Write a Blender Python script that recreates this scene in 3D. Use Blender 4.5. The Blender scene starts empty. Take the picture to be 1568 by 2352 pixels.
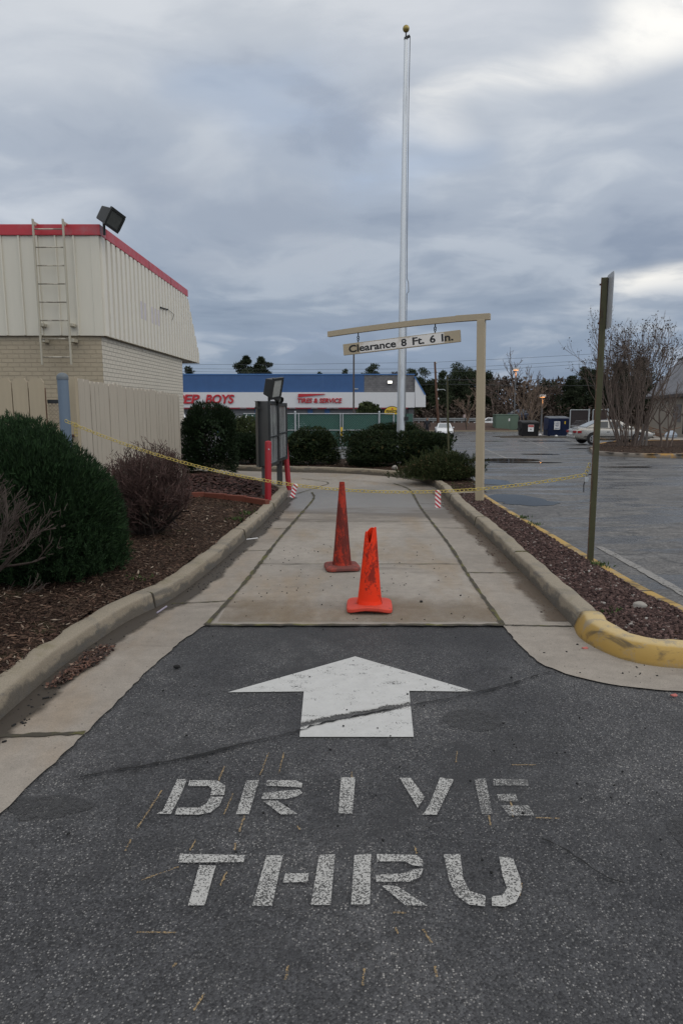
import bpy, bmesh, math, random
import numpy as np
from mathutils import Vector, Matrix

# ------------------------------------------------------------------ camera, sky, sun
C = bpy.context.scene.collection
SC = bpy.context.scene
R = math.radians
PITCH = math.atan(246 / 1568.0)
EYE = 1.65
cam = bpy.data.cameras.new('camera')
cam.sensor_fit = 'VERTICAL'; cam.sensor_height = 36; cam.sensor_width = 24; cam.lens = 24
cam.clip_start = 0.05; cam.clip_end = 2000
camo = bpy.data.objects.new('camera', cam); C.objects.link(camo)
camo.location = (0, 0, EYE); camo.rotation_euler = (R(90) - PITCH, 0, 0)
SC.camera = camo
SC.view_settings.view_transform = 'Standard'
SC.view_settings.look = 'None'
SC.view_settings.exposure = 0.0
SC.view_settings.gamma = 1.0
SC.view_settings.use_curve_mapping = False
SC.cycles.max_bounces = 6
SC.cycles.transparent_max_bounces = 12

SUN_EL, SUN_AZ = R(42), R(105)          # azimuth clockwise from +Y (towards the right of the view)
sun = bpy.data.lights.new('sun', 'SUN'); sun.energy = 0.6; sun.angle = R(28); sun.color = (1.0, 0.95, 0.88)
suno = bpy.data.objects.new('sun', sun); C.objects.link(suno)
sd = Vector((math.sin(SUN_AZ) * math.cos(SUN_EL), math.cos(SUN_AZ) * math.cos(SUN_EL), math.sin(SUN_EL)))
suno.rotation_euler = sd.to_track_quat('Z', 'Y').to_euler(); suno.location = (0, 0, 30)


class NT:
    """small wrapper for building node trees"""
    def __init__(s, tree):
        s.t = tree
        tree.nodes.clear()

    def n(s, kind, ins=None, **props):
        nd = s.t.nodes.new(kind)
        for k, v in props.items():
            setattr(nd, k, v)
        for k, v in (ins or {}).items():
            sock = nd.inputs[k]
            if isinstance(v, bpy.types.NodeSocket):
                s.t.links.new(v, sock)
            elif isinstance(v, (tuple, list)) and len(v) == 3 and sock.type == 'RGBA':
                sock.default_value = (*v, 1)
            else:
                sock.default_value = v
        return nd

    def math(s, op, a, b=0.0, clamp=False):
        return s.n('ShaderNodeMath', {0: a, 1: b}, operation=op, use_clamp=clamp).outputs[0]

    def vm(s, op, a, b=(0, 0, 0)):
        return s.n('ShaderNodeVectorMath', {0: a, 1: b}, operation=op).outputs[0]

    def mix(s, f, a, b):
        return s.n('ShaderNodeMix', {0: f, 6: a, 7: b}, data_type='RGBA').outputs[2]

    def mul(s, a, b):
        return s.n('ShaderNodeMix', {0: 1.0, 6: a, 7: b}, data_type='RGBA', blend_type='MULTIPLY').outputs[2]

    def noise(s, v, scale, detail=4, rough=0.55, dist=0.0):
        return s.n('ShaderNodeTexNoise', {'Vector': v, 'Scale': scale, 'Detail': detail, 'Roughness': rough, 'Distortion': dist}).outputs[0]

    def step(s, v, a, b, lo=0.0, hi=1.0):
        return s.n('ShaderNodeMapRange', {0: v, 1: a, 2: b, 3: lo, 4: hi}, interpolation_type='SMOOTHSTEP').outputs[0]

    def lin(s, v, a, b, lo=0.0, hi=1.0):
        return s.n('ShaderNodeMapRange', {0: v, 1: a, 2: b, 3: lo, 4: hi}).outputs[0]

    def ramp(s, v, stops):
        nd = s.n('ShaderNodeValToRGB', {0: v})
        el = nd.color_ramp.elements
        while len(el) < len(stops):
            el.new(0.5)
        for e, (p, c) in zip(el, stops):
            e.position = p; e.color = (*c, 1)
        return nd.outputs[0]

    def scale(s, v, sc):
        return s.vm('MULTIPLY', v, sc)

    def sep(s, v):
        return s.n('ShaderNodeSeparateXYZ', {0: v}).outputs

    def comb(s, x, y, z):
        return s.n('ShaderNodeCombineXYZ', {0: x, 1: y, 2: z}).outputs[0]


# sky: Nishita seen through gaps of a broken cloud deck laid out on a plane above the place
world = bpy.data.worlds.new('World'); SC.world = world; world.use_nodes = True
w = NT(world.node_tree)
d = w.n('ShaderNodeTexCoord').outputs['Generated']
dx, dy, dz = w.sep(d)
zc = w.math('ADD', w.math('MAXIMUM', dz, 0.0), 0.20)
px_, py_ = w.math('DIVIDE', dx, zc), w.math('DIVIDE', dy, zc)
Pv = w.comb(px_, py_, 0.0)
wob = w.n('ShaderNodeTexNoise', {'Vector': Pv, 'Scale': 0.9, 'Detail': 3.0}).outputs[1]
Pw = w.vm('ADD', Pv, w.vm('MULTIPLY', w.vm('SUBTRACT', wob, (0.5, 0.5, 0.5)), (0.7, 0.7, 0.0)))
n1 = w.noise(w.vm('ADD', Pw, (3.1, 7.7, 0)), 2.1, 8, 0.50, 0.2)
n2 = w.noise(w.vm('ADD', Pw, (11.3, 2.2, 4)), 0.5, 4, 0.5)
n3 = w.noise(w.vm('ADD', w.vm('MULTIPLY', Pw, (0.8, 1.3, 1)), (1.3, 5.2, 9)), 2.0, 7, 0.58)
base = w.ramp(dz, [(0.0, (0.285, 0.36, 0.475)), (0.07, (0.265, 0.335, 0.455)), (0.16, (0.325, 0.38, 0.475)),
                   (0.30, (0.455, 0.51, 0.595)), (0.46, (0.60, 0.64, 0.695)), (1.0, (0.80, 0.80, 0.80))])
light = w.ramp(dz, [(0.0, (0.42, 0.48, 0.585)), (0.12, (0.43, 0.485, 0.575)), (0.3, (0.61, 0.655, 0.715)), (0.5, (0.78, 0.805, 0.835)), (1.0, (1.0, 0.99, 0.97))])
dark = w.ramp(dz, [(0.0, (0.225, 0.295, 0.41)), (0.15, (0.245, 0.30, 0.40)), (0.3, (0.345, 0.40, 0.495)), (0.5, (0.49, 0.53, 0.60)), (1.0, (0.60, 0.60, 0.62))])
s1 = w.math('ADD', w.math('MULTIPLY', n1, 0.55), w.math('ADD', w.math('MULTIPLY', n2, 0.25), w.math('MULTIPLY', n3, 0.25)))
col = w.mix(w.step(s1, 0.525, 0.635), base, light)
col = w.mix(w.step(s1, 0.53, 0.43), col, dark)


def px_dir(x, y):
    u, v = (x - 784) / 1568, -(y - 1176) / 1568
    q = Vector((u, math.cos(PITCH) + v * math.sin(PITCH), -math.sin(PITCH) + v * math.cos(PITCH))).normalized()
    return q


def cloud_blob(col, x0, y0, x1, y1, rad, colour, amt):
    """a brighter or bluer patch of cloud between two points of the cloud plane (real sky directions)"""
    q = []
    for x, y in ((x0, y0), (x1, y1)):
        v = px_dir(x, y); q.append(Vector((v.x / (v.z + .20), v.y / (v.z + .20), 0)))
    ab = q[1] - q[0]; L = max(ab.length, 1e-3); t = ab / L
    rel = w.vm('SUBTRACT', Pw, tuple(q[0]))
    al = w.n('ShaderNodeVectorMath', {0: rel, 1: tuple(t)}, operation='DOT_PRODUCT').outputs['Value']
    alc = w.n('ShaderNodeClamp', {0: al, 1: 0.0, 2: L}).outputs[0]
    near = w.n('ShaderNodeVectorMath', {0: tuple(t)}, operation='SCALE'); w.t.links.new(alc, near.inputs['Scale'])
    dist = w.n('ShaderNodeVectorMath', {0: rel, 1: near.outputs[0]}, operation='DISTANCE').outputs['Value']
    f = w.step(dist, rad, rad * 0.1, 0.0, amt)
    f = w.math('MULTIPLY', f, w.step(n3, 0.38, 0.60, 0.22, 1.0))
    return w.mix(f, col, colour)


W1 = (1.0, 0.99, 0.96)
col = cloud_blob(col, 500, 190, 760, 190, 0.216, (0.46, 0.56, 0.72), 0.45)
col = cloud_blob(col, 660, 330, 880, 340, 0.245, (0.44, 0.54, 0.71), 0.5)
col = cloud_blob(col, 900, 420, 1000, 360, 0.180, (0.45, 0.56, 0.74), 0.45)
col = cloud_blob(col, 180, 420, 620, 470, 0.324, (0.35, 0.395, 0.48), 0.5)
col = cloud_blob(col, 1060, 250, 1330, 150, 0.08, W1, 0.8)
col = cloud_blob(col, 1330, 150, 1560, 70, 0.12, W1, 0.85)
col = cloud_blob(col, 1530, 40, 1700, -10, 0.16, (1.2, 1.17, 1.1), 0.9)
col = cloud_blob(col, 960, 300, 1040, 300, 0.115, W1, 0.6)
col = cloud_blob(col, 1450, 662, 1720, 640, 0.216, (1.2, 1.15, 1.05), 1.0)
col = cloud_blob(col, 1380, 690, 1600, 690, 0.324, (0.66, 0.69, 0.74), 0.7)
col = cloud_blob(col, 430, 575, 680, 570, 0.274, (0.50, 0.54, 0.61), 0.55)
col = cloud_blob(col, 0, 500, 110, 440, 0.216, (0.66, 0.70, 0.76), 0.7)
col = cloud_blob(col, 60, 130, 300, 30, 0.216, (0.76, 0.79, 0.83), 0.45)
col = cloud_blob(col, 900, 110, 1150, 60, 0.216, (0.80, 0.82, 0.86), 0.5)
# the cloud deck is thinner and brighter towards the part of the sky behind the camera
col = w.mul(col, w.mix(w.step(dy, 0.25, -0.6), (1, 1, 1), (1.95, 1.88, 1.78)))
sky = w.n('ShaderNodeTexSky', sky_type='NISHITA', sun_disc=False, sun_elevation=SUN_EL, sun_rotation=SUN_AZ, air_density=1.0, dust_density=1.5)
bg1 = w.n('ShaderNodeBackground', {0: sky.outputs[0], 1: 0.08})
bg2 = w.n('ShaderNodeBackground', {0: col, 1: 1.0})
gap = w.step(n2, 0.72, 0.35, 0.80, 0.97)
msh = w.n('ShaderNodeMixShader', {0: gap, 1: bg1.outputs[0], 2: bg2.outputs[0]})
w.n('ShaderNodeOutputWorld', {0: msh.outputs[0]})

# ------------------------------------------------------------------ measuring helpers (photo point -> metres)


def gz(Y):
    """the lot falls gently away beyond the drive"""
    return -0.028 * min(max(Y - 17.0, 0.0), 53.0)


def ray(x, y):
    u, v = (x - 784) / 1568, -(y - 1176) / 1568
    return (u, math.cos(PITCH) + v * math.sin(PITCH), -math.sin(PITCH) + v * math.cos(PITCH))


def G(x, y, z=0.0):
    r = ray(x, y); t = (z - EYE) / r[2]
    return (r[0] * t, r[1] * t)


def GG(x, y):
    """ground point on the falling lot"""
    r = ray(x, y); Y = 2.0
    while Y < 300:
        if EYE + r[2] / r[1] * Y <= gz(Y):
            break
        Y += 0.05
    return (r[0] / r[1] * Y, Y, gz(Y))


def V(x, y, Y):
    r = ray(x, y); t = Y / r[1]
    return (r[0] * t, Y, EYE + r[2] * t)


# ------------------------------------------------------------------ object helpers
def tag(o, label=None, cat=None, group=None, kind=None):
    if label: o['label'] = label
    if cat: o['category'] = cat
    if group: o['group'] = group
    if kind: o['kind'] = kind
    return o


def thing(name, label, cat, loc=(0, 0, 0), rz=0.0, group=None):
    o = bpy.data.objects.new(name, None); C.objects.link(o)
    o.empty_display_size = 0.2
    o.location = loc; o.rotation_euler = (0, 0, rz)
    return tag(o, label, cat, group)


def copy_thing(root, loc, rz=0.0, label=None, scale=1.0):
    r = root.copy(); C.objects.link(r); r.location = loc; r.rotation_euler = (0, 0, rz); r.scale = (scale,) * 3
    if label: r['label'] = label
    for ch in list(root.children):
        c = ch.copy(); C.objects.link(c); c.parent = r
        for g in list(ch.children):
            e = g.copy(); C.objects.link(e); e.parent = c
    return r


def base_of(o):
    v = Vector((0, 0, 0))
    while o is not None:
        v += o.location; o = o.parent
    return v


class MB:
    def __init__(s):
        s.v = []; s.f = []

    def add(s, vs, fs):
        b = len(s.v); s.v += [tuple(q) for q in vs]; s.f += [tuple(i + b for i in f) for f in fs]
        return s

    def box(s, a, b, mat=None):
        (x0, y0, z0), (x1, y1, z1) = a, b
        vs = [(x0, y0, z0), (x1, y0, z0), (x1, y1, z0), (x0, y1, z0), (x0, y0, z1), (x1, y0, z1), (x1, y1, z1), (x0, y1, z1)]
        if mat is not None: vs = [mat @ Vector(q) for q in vs]
        return s.add(vs, [(0, 3, 2, 1), (4, 5, 6, 7), (0, 1, 5, 4), (1, 2, 6, 5), (2, 3, 7, 6), (3, 0, 4, 7)])

    def prism(s, poly, ext, mat=None):
        """poly: 3-D outline, extruded along the vector ext"""
        n = len(poly); e = Vector(ext)
        vs = [Vector(q) for q in poly] + [Vector(q) + e for q in poly]
        if mat is not None: vs = [mat @ q for q in vs]
        fs = [tuple(range(n - 1, -1, -1)), tuple(range(n, 2 * n))] + [(i, (i + 1) % n, n + (i + 1) % n, n + i) for i in range(n)]
        return s.add(vs, fs)

    def sheet(s, poly):
        return s.add(poly, [tuple(range(len(poly)))])

    def lathe(s, prof, c=(0, 0, 0), n=16, axis=None, arc=None):
        """prof: (radius, height) pairs"""
        M = Matrix.Translation(c)
        if axis is not None: M = M @ Vector(axis).to_track_quat('Z', 'Y').to_matrix().to_4x4()
        vs = []
        for r, h in prof:
            for i in range(n):
                a = 2 * math.pi * i / n; vs.append(M @ Vector((r * math.cos(a), r * math.sin(a), h)))
        fs = []
        for k in range(len(prof) - 1):
            for i in range(n):
                j = (i + 1) % n; fs.append((k * n + i, k * n + j, (k + 1) * n + j, (k + 1) * n + i))
        fs.append(tuple(range(n - 1, -1, -1))); fs.append(tuple((len(prof) - 1) * n + i for i in range(n)))
        return s.add(vs, fs)

    def tube(s, pts, r, n=8, closed=False):
        pts = [Vector(q) for q in pts]; m = len(pts); vs = []
        rs = r if isinstance(r, (list, tuple)) else [r] * m
        up = None
        for i, q in enumerate(pts):
            if closed: t = (pts[(i + 1) % m] - pts[i - 1])
            else: t = pts[min(i + 1, m - 1)] - pts[max(i - 1, 0)]
            t.normalize()
            if up is None: up = Vector((0, 0, 1)) if abs(t.z) < .9 else Vector((1, 0, 0))
            a = t.cross(up)
            if a.length < 1e-4: a = t.orthogonal()
            a.normalize(); b = a.cross(t)
            for k in range(n):
                th = 2 * math.pi * k / n + math.pi / n
                vs.append(q + (a * math.cos(th) + b * math.sin(th)) * rs[i])
        fs = []
        for i in range(m if closed else m - 1):
            j = (i + 1) % m
            for k in range(n):
                l = (k + 1) % n; fs.append((i * n + k, i * n + l, j * n + l, j * n + k))
        if not closed:
            fs.append(tuple(range(n - 1, -1, -1))); fs.append(tuple((m - 1) * n + k for k in range(n)))
        return s.add(vs, fs)

    def loft(s, rings, cap=True):
        n = len(rings[0]); vs = [q for r in rings for q in r]; fs = []
        for k in range(len(rings) - 1):
            for i in range(n):
                j = (i + 1) % n; fs.append((k * n + i, k * n + j, (k + 1) * n + j, (k + 1) * n + i))
        if cap:
            fs.append(tuple(range(n - 1, -1, -1))); fs.append(tuple((len(rings) - 1) * n + i for i in range(n)))
        return s.add(vs, fs)

    def build(s, name, m, parent=None, bevel=0.0, smooth=False, world=True, kind=None, loc=None, seg=2):
        me = bpy.data.meshes.new(name)
        off = Vector((0, 0, 0))
        if parent is not None and world: off = base_of(parent)
        elif loc is not None: off = Vector(loc)
        me.from_pydata([tuple(Vector(q) - off) for q in s.v], [], s.f); me.update()
        bm = bmesh.new(); bm.from_mesh(me)
        bmesh.ops.recalc_face_normals(bm, faces=bm.faces); bm.to_mesh(me); bm.free()
        return finish(name, me, m, parent, bevel, smooth, kind, loc, seg)


def finish(name, me, m, parent=None, bevel=0.0, smooth=False, kind=None, loc=None, seg=2):
    me.materials.append(m)
    o = bpy.data.objects.new(name, me); C.objects.link(o)
    if parent is not None: o.parent = parent
    elif loc is not None: o.location = loc
    if bevel:
        b = o.modifiers.new('bevel', 'BEVEL'); b.width = bevel; b.segments = seg; b.limit_method = 'ANGLE'; b.angle_limit = R(40)
    if smooth:
        for p in me.polygons: p.use_smooth = True
        if smooth == 'auto':
            try: me.set_sharp_from_angle(angle=R(35))
            except Exception: pass
    if kind: o['kind'] = kind
    return o


def np_mesh(name, verts, quads, m, parent=None, kind=None, smooth=False, loc=None):
    """fast mesh from numpy arrays (k corners per face)"""
    me = bpy.data.meshes.new(name); nv, (nf, k) = len(verts), quads.shape
    v = np.asarray(verts, dtype=np.float32)
    if loc is not None: v = v - np.asarray(loc, dtype=np.float32)
    me.vertices.add(nv); me.vertices.foreach_set('co', v.ravel())
    me.loops.add(nf * k); me.loops.foreach_set('vertex_index', quads.astype(np.int32).ravel())
    me.polygons.add(nf); me.polygons.foreach_set('loop_start', np.arange(0, nf * k, k, dtype=np.int32))
    me.update(calc_edges=True); me.validate()
    return finish(name, me, m, parent, smooth=smooth, kind=kind, loc=loc if parent is None else None)


def text_obj(name, s, m, width, height, thick, M, parent=None, shear=0.0, bold=0.0, spacing=1.0):
    """lettering fitted into width x height, standing in its local x-z plane, placed with M"""
    cu = bpy.data.curves.new('txt', 'FONT'); cu.body = s; cu.size = 1; cu.shear = shear; cu.bevel_depth = bold; cu.bevel_resolution = 0
    cu.space_character = spacing; cu.extrude = 0.5; cu.fill_mode = 'BOTH'; cu.resolution_u = 6
    to = bpy.data.objects.new('txt', cu); C.objects.link(to)
    dg = bpy.context.evaluated_depsgraph_get(); dg.update()
    me = bpy.data.meshes.new_from_object(to.evaluated_get(dg))
    bpy.data.objects.remove(to); bpy.data.curves.remove(cu)
    off = base_of(parent)
    co = np.array([v.co[:] for v in me.vertices]); mn, mx = co.min(0), co.max(0)
    for v in me.vertices:
        x = (v.co.x - mn[0]) / (mx[0] - mn[0]) * width; z = (v.co.y - mn[1]) / (mx[1] - mn[1]) * height
        y = -v.co.z * thick
        v.co = M @ Vector((x, y, z)) - off
    me.materials.clear(); me.name = name
    return finish(name, me, m, parent)


# ------------------------------------------------------------------ materials
def S(r, g, b):
    f = lambda c: c / 255 / 12.92 if c <= 10 else ((c / 255 + .055) / 1.055) ** 2.4
    return (f(r), f(g), f(b))


def mat(name, fn):
    m = bpy.data.materials.new(name); m.use_nodes = True
    t = NT(m.node_tree)
    b = t.n('ShaderNodeBsdfPrincipled')
    o = t.n('ShaderNodeOutputMaterial', {0: b.outputs[0]})
    pos = t.n('ShaderNodeTexCoord').outputs['Object']
    fn(t, b, pos)
    return m


def setb(t, b, **kw):
    names = dict(col='Base Color', rough='Roughness', metal='Metallic', alpha='Alpha', nor='Normal', spec='Specular IOR Level', em='Emission Color', es='Emission Strength', trans='Transmission Weight')
    for k, v in kw.items():
        s = b.inputs[names[k]]
        if isinstance(v, bpy.types.NodeSocket): t.t.links.new(v, s)
        elif isinstance(v, tuple): s.default_value = (*v, 1)
        else: s.default_value = v


def bump(t, h, strength=0.3, dist=0.01):
    return t.n('ShaderNodeBump', {'Height': h, 'Strength': strength, 'Distance': dist}).outputs[0]


def plain(name, col, rough=0.6, metal=0.0, var=0.18, scale=6.0, dirt=None, dirt_lo=0.55, dirt_hi=0.75, dscale=3.0, bmp=0.0, bscale=60.0, stretch=(1, 1, 1), spec=0.4):
    def fn(t, b, p):
        p = t.scale(p, stretch)
        n = t.noise(p, scale, 5)
        c = t.mix(n, tuple(x * (1 - var) for x in col), tuple(min(1, x * (1 + var)) for x in col))
        if dirt: c = t.mix(t.step(t.noise(t.vm('ADD', p, (5, 9, 2)), dscale, 6, .62), dirt_lo, dirt_hi), c, dirt)
        setb(t, b, col=c, rough=t.lin(n, .3, .7, max(.02, rough - .08), min(1, rough + .08)), metal=metal, spec=spec)
        if bmp: setb(t, b, nor=bump(t, t.noise(p, bscale, 3), bmp, 0.01))
    return mat(name, fn)


def f_asphalt(t, b, p):
    v = t.n('ShaderNodeTexVoronoi', {'Vector': p, 'Scale': 145.0, 'Randomness': 1.0})
    rnd = t.sep(v.outputs['Color'])[0]
    rnd2 = t.sep(v.outputs['Color'])[1]
    big = t.noise(p, 0.8, 5, .6); mid = t.noise(p, 7, 5, .65)
    c = t.mix(rnd2, (0.027, 0.027, 0.029), (0.078, 0.079, 0.083))
    c = t.mul(c, t.mix(t.step(mid, .35, .65), (.82, .82, .82), (1.15, 1.15, 1.15)))
    stone = t.math('MULTIPLY', t.step(rnd, .70, .95), t.step(v.outputs['Distance'], .62, .30))
    stone = t.math('MULTIPLY', stone, t.step(t.noise(p, 1.7, 4, .6), .34, .55, .25, .85))
    c = t.mix(stone, c, t.mix(rnd2, (.15, .147, .14), (.36, .35, .335)))
    c = t.mul(c, t.ramp(big, [(.34, (.62, .62, .64)), (.5, (.98, .98, .98)), (.66, (1.34, 1.32, 1.29))]))
    # oil-darkened and sealed patches
    c = t.mix(t.step(t.noise(t.vm('ADD', p, (2.4, 8.8, 0)), 1.1, 5, .62), .54, .68, 0, .75), c, (0.034, 0.034, 0.036))
    yd = t.math('ADD', t.sep(p)[1], t.math('MULTIPLY', t.math('SUBTRACT', t.noise(p, 2.2, 5, .65), .5), .9))
    c = t.mix(t.math('MULTIPLY', t.step(yd, 4.25, 4.85), .55), c, (.030, .030, .032))
    c = t.mix(t.math('MULTIPLY', t.step(t.noise(t.vm('ADD', p, (7.7, .3, 2)), 3.1, 6, .7), .62, .70), .6), c, (.022, .022, .023))
    h = t.math('SUBTRACT', 1.0, v.outputs['Distance'])
    setb(t, b, col=c, rough=t.lin(mid, .3, .7, .62, .85), spec=.35, nor=bump(t, h, .55, .006))


def f_lot(t, b, p):
    v = t.n('ShaderNodeTexVoronoi', {'Vector': p, 'Scale': 55.0})
    q = t.scale(p, (.55, 1.6, 1))
    big = t.noise(p, .35, 5, .6); st = t.noise(q, .9, 6, .62, .6); fine = t.noise(p, 28, 4, .7)
    c = t.mix(t.sep(v.outputs['Color'])[0], (.062, .062, .064), (.135, .134, .133))
    c = t.mul(c, t.ramp(big, [(.34, (.66, .655, .65)), (.52, (1.06, 1.02, .97)), (.68, (1.32, 1.25, 1.16))]))
    c = t.mul(c, t.ramp(fine, [(.34, (.60, .60, .60)), (.66, (1.30, 1.30, 1.30))]))
    c = t.mul(c, t.ramp(t.noise(p, 5, 6, .7), [(.36, (.72, .72, .72)), (.62, (1.18, 1.18, 1.18))]))
    c = t.mix(t.step(t.n('ShaderNodeTexVoronoi', {'Vector': t.vm('ADD', t.scale(p, (.9, 1.4, 1)), t.scale(t.n('ShaderNodeTexNoise', {'Vector': p, 'Scale': 1.5, 'Detail': 5.0}).outputs[1], (.7, .7, 0))), 'Scale': .55}, feature='DISTANCE_TO_EDGE').outputs['Distance'], .018, .004, 0, .8), c, t.mix(t.step(t.noise(p, .7, 3), .45, .6), c, (.03, .03, .03)))
    wet = t.step(st, .49, .56)
    c = t.mix(wet, c, t.mul(c, (.45, .45, .46)))
    gr = t.step(t.noise(t.vm('ADD', t.scale(p, (.5, 1.5, 1)), (9, 3, 0)), .75, 7, .70), .54, .63)
    c = t.mix(t.math('MULTIPLY', gr, t.lin(fine, .3, .6, .25, .9)), c, (.030, .029, .029))
    lt = t.step(t.noise(t.vm('ADD', t.scale(p, (.4, 1.8, 1)), (2, 31, 0)), .8, 6, .68), .58, .68)
    c = t.mix(t.math('MULTIPLY', lt, .55), c, (.24, .235, .23))
    setb(t, b, col=c, rough=t.lin(wet, 0, 1, .62, .24), spec=.5, nor=bump(t, fine, .45, .01))


def concrete_fn(tone=(.29, .262, .228), tan=(.265, .205, .14), wet=True, streak=1.0):
    def fn(t, b, p):
        fine = t.noise(p, 160, 3, .7); mid = t.noise(p, 9, 6, .65); big = t.noise(p, .9, 5, .6)
        c = t.mix(t.step(big, .3, .7), tuple(x * .88 for x in tone), tuple(x * 1.1 for x in tone))
        c = t.mix(t.step(t.noise(t.vm('ADD', t.scale(p, (1.6, .6, 1)), (4, 1, 0)), 1.0, 6, .62), .47, .68, 0, .62 * streak), c, tan)
        c = t.mix(t.step(t.noise(t.vm('ADD', t.scale(p, (.5, 2.0, 1)), (14, 6, 0)), 1.5, 6, .66), .56, .72, 0, .55 * streak), c, (.12, .10, .085))
        c = t.mul(c, t.ramp(mid, [(.3, (.86, .86, .86)), (.7, (1.1, 1.1, 1.1))]))
        c = t.mul(c, t.ramp(fine, [(.34, (.80, .80, .80)), (.5, (1.0, 1.0, 1.0)), (.68, (1.12, 1.12, 1.12))]))
        pit = t.n('ShaderNodeTexVoronoi', {'Vector': p, 'Scale': 26.0})
        c = t.mix(t.math('MULTIPLY', t.step(pit.outputs['Distance'], .16, .08), t.step(t.sep(pit.outputs['Color'])[0], .72, .8, 0, .8)), c, (.05, .04, .035))
        ro = .8
        if wet:
            x, y, z = t.sep(p)
            yy = t.math('ADD', y, t.math('MULTIPLY', t.math('SUBTRACT', t.noise(t.scale(p, (.9, 2.4, 1)), .8, 6, .6), .5), 3.2))
            wm = t.math('MULTIPLY', t.step(yy, 9.4, 11.6), t.step(yy, 14.2, 12.9))
            dk = t.math('MULTIPLY', t.step(yy, 9.3, 10.4), t.step(yy, 11.4, 10.4))
            c = t.mix(t.math('MULTIPLY', dk, .72), c, (.085, .066, .048))
            c = t.mix(t.math('MULTIPLY', wm, .55), c, (.12, .115, .112))
            ro = t.lin(wm, 0, 1, .8, .34)
        setb(t, b, col=c, rough=ro, spec=.35, nor=bump(t, fine, .22, .004))
    return fn


def f_kerb(t, b, p):
    fine = t.noise(p, 140, 3, .7); mid = t.noise(p, 6, 6, .66); big = t.noise(p, 1.4, 5, .6)
    c = t.mix(big, (.20, .168, .125), (.31, .265, .20))
    x, y, z = t.sep(p)
    face = t.step(t.math('ADD', z, t.math('MULTIPLY', t.math('SUBTRACT', t.noise(p, 3.2, 6, .68), .5), .20)), .088, .055)
    c = t.mix(t.math('MULTIPLY', face, .72), c, (.075, .068, .060))
    sm = t.step(t.noise(t.vm('ADD', t.scale(p, (1, 1, 2.5)), (7, 2, 1)), 2.6, 6, .62, .8), .50, .62, 0, .7)
    c = t.mix(sm, c, (.105, .10, .092))
    c = t.mix(t.step(z, .115, .130, 0, .45), c, (.34, .30, .235))
    moss = t.math('MULTIPLY', t.step(z, .115, .14), t.step(t.noise(p, 3.4, 6, .65), .52, .68, 0, .45))
    c = t.mix(moss, c, (.17, .15, .07))
    c = t.mul(c, t.ramp(fine, [(.34, (.78, .78, .78)), (.68, (1.14, 1.14, 1.14))]))
    setb(t, b, col=c, rough=.82, spec=.3, nor=bump(t, t.math('ADD', fine, t.math('MULTIPLY', mid, 4)), .55, .009))


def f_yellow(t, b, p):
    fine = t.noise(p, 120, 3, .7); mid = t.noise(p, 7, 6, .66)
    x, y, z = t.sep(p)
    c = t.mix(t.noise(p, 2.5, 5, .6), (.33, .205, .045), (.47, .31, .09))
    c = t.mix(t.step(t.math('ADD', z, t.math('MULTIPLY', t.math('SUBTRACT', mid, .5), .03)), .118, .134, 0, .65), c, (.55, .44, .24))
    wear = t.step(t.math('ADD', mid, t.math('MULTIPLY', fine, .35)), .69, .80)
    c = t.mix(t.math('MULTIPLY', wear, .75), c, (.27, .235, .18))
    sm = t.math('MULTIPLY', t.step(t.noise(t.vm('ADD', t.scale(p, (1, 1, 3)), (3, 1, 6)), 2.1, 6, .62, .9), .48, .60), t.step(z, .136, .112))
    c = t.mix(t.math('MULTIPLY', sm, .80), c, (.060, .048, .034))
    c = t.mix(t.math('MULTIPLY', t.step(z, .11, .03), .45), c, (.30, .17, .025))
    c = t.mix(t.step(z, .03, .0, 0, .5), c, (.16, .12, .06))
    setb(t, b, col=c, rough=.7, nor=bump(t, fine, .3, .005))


def paint_fn(col, keep, hole=210.0):
    """road paint worn through to the stones; keep = share of paint left"""
    def fn(t, b, p):
        v = t.n('ShaderNodeTexVoronoi', {'Vector': p, 'Scale': hole})
        rn = t.sep(v.outputs['Color'])[0]
        f = t.noise(p, 190, 3, .75); g = t.noise(t.vm('ADD', p, (3, 3, 3)), 3.6, 6, .66)
        s = t.math('ADD', t.math('MULTIPLY', f, .55), t.math('ADD', t.math('MULTIPLY', rn, .40), t.math('MULTIPLY', g, .62)))
        a = t.step(s, 1.08 - keep * .62, 1.24 - keep * .62, .14, 1.0)
        c = t.mix(t.noise(p, 16, 5, .7), tuple(x * .72 for x in col), col)
        setb(t, b, col=c, alpha=a, rough=.75)
    return fn


def f_arrow(t, b, p):
    f = t.noise(p, 85, 4, .75); g = t.noise(t.scale(p, (1, 1.6, 1)), 5.5, 6, .7)
    x, y, z = t.sep(p)
    c = t.mix(t.noise(p, 11, 6, .7), (.38, .38, .37), (.565, .565, .55))
    # dirt gathers along the crack that runs under the paint
    d = t.math('ABSOLUTE', t.math('SUBTRACT', y, t.math('ADD', 3.44, t.math('MULTIPLY', x, .42))))
    s = t.math('ADD', t.math('MULTIPLY', f, .55), t.math('MULTIPLY', g, .6))
    s = t.math('SUBTRACT', s, t.step(d, .055, .0, 0, .20))
    a = t.step(s, .44, .51, .1, 1)
    c = t.mix(t.step(d, .06, .005, 0, .45), c, (.20, .19, .17))
    c = t.mix(t.step(t.noise(p, 31, 4, .7), .60, .70, 0, .45), c, (.25, .25, .24))
    setb(t, b, col=c, alpha=a, rough=.7)


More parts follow.
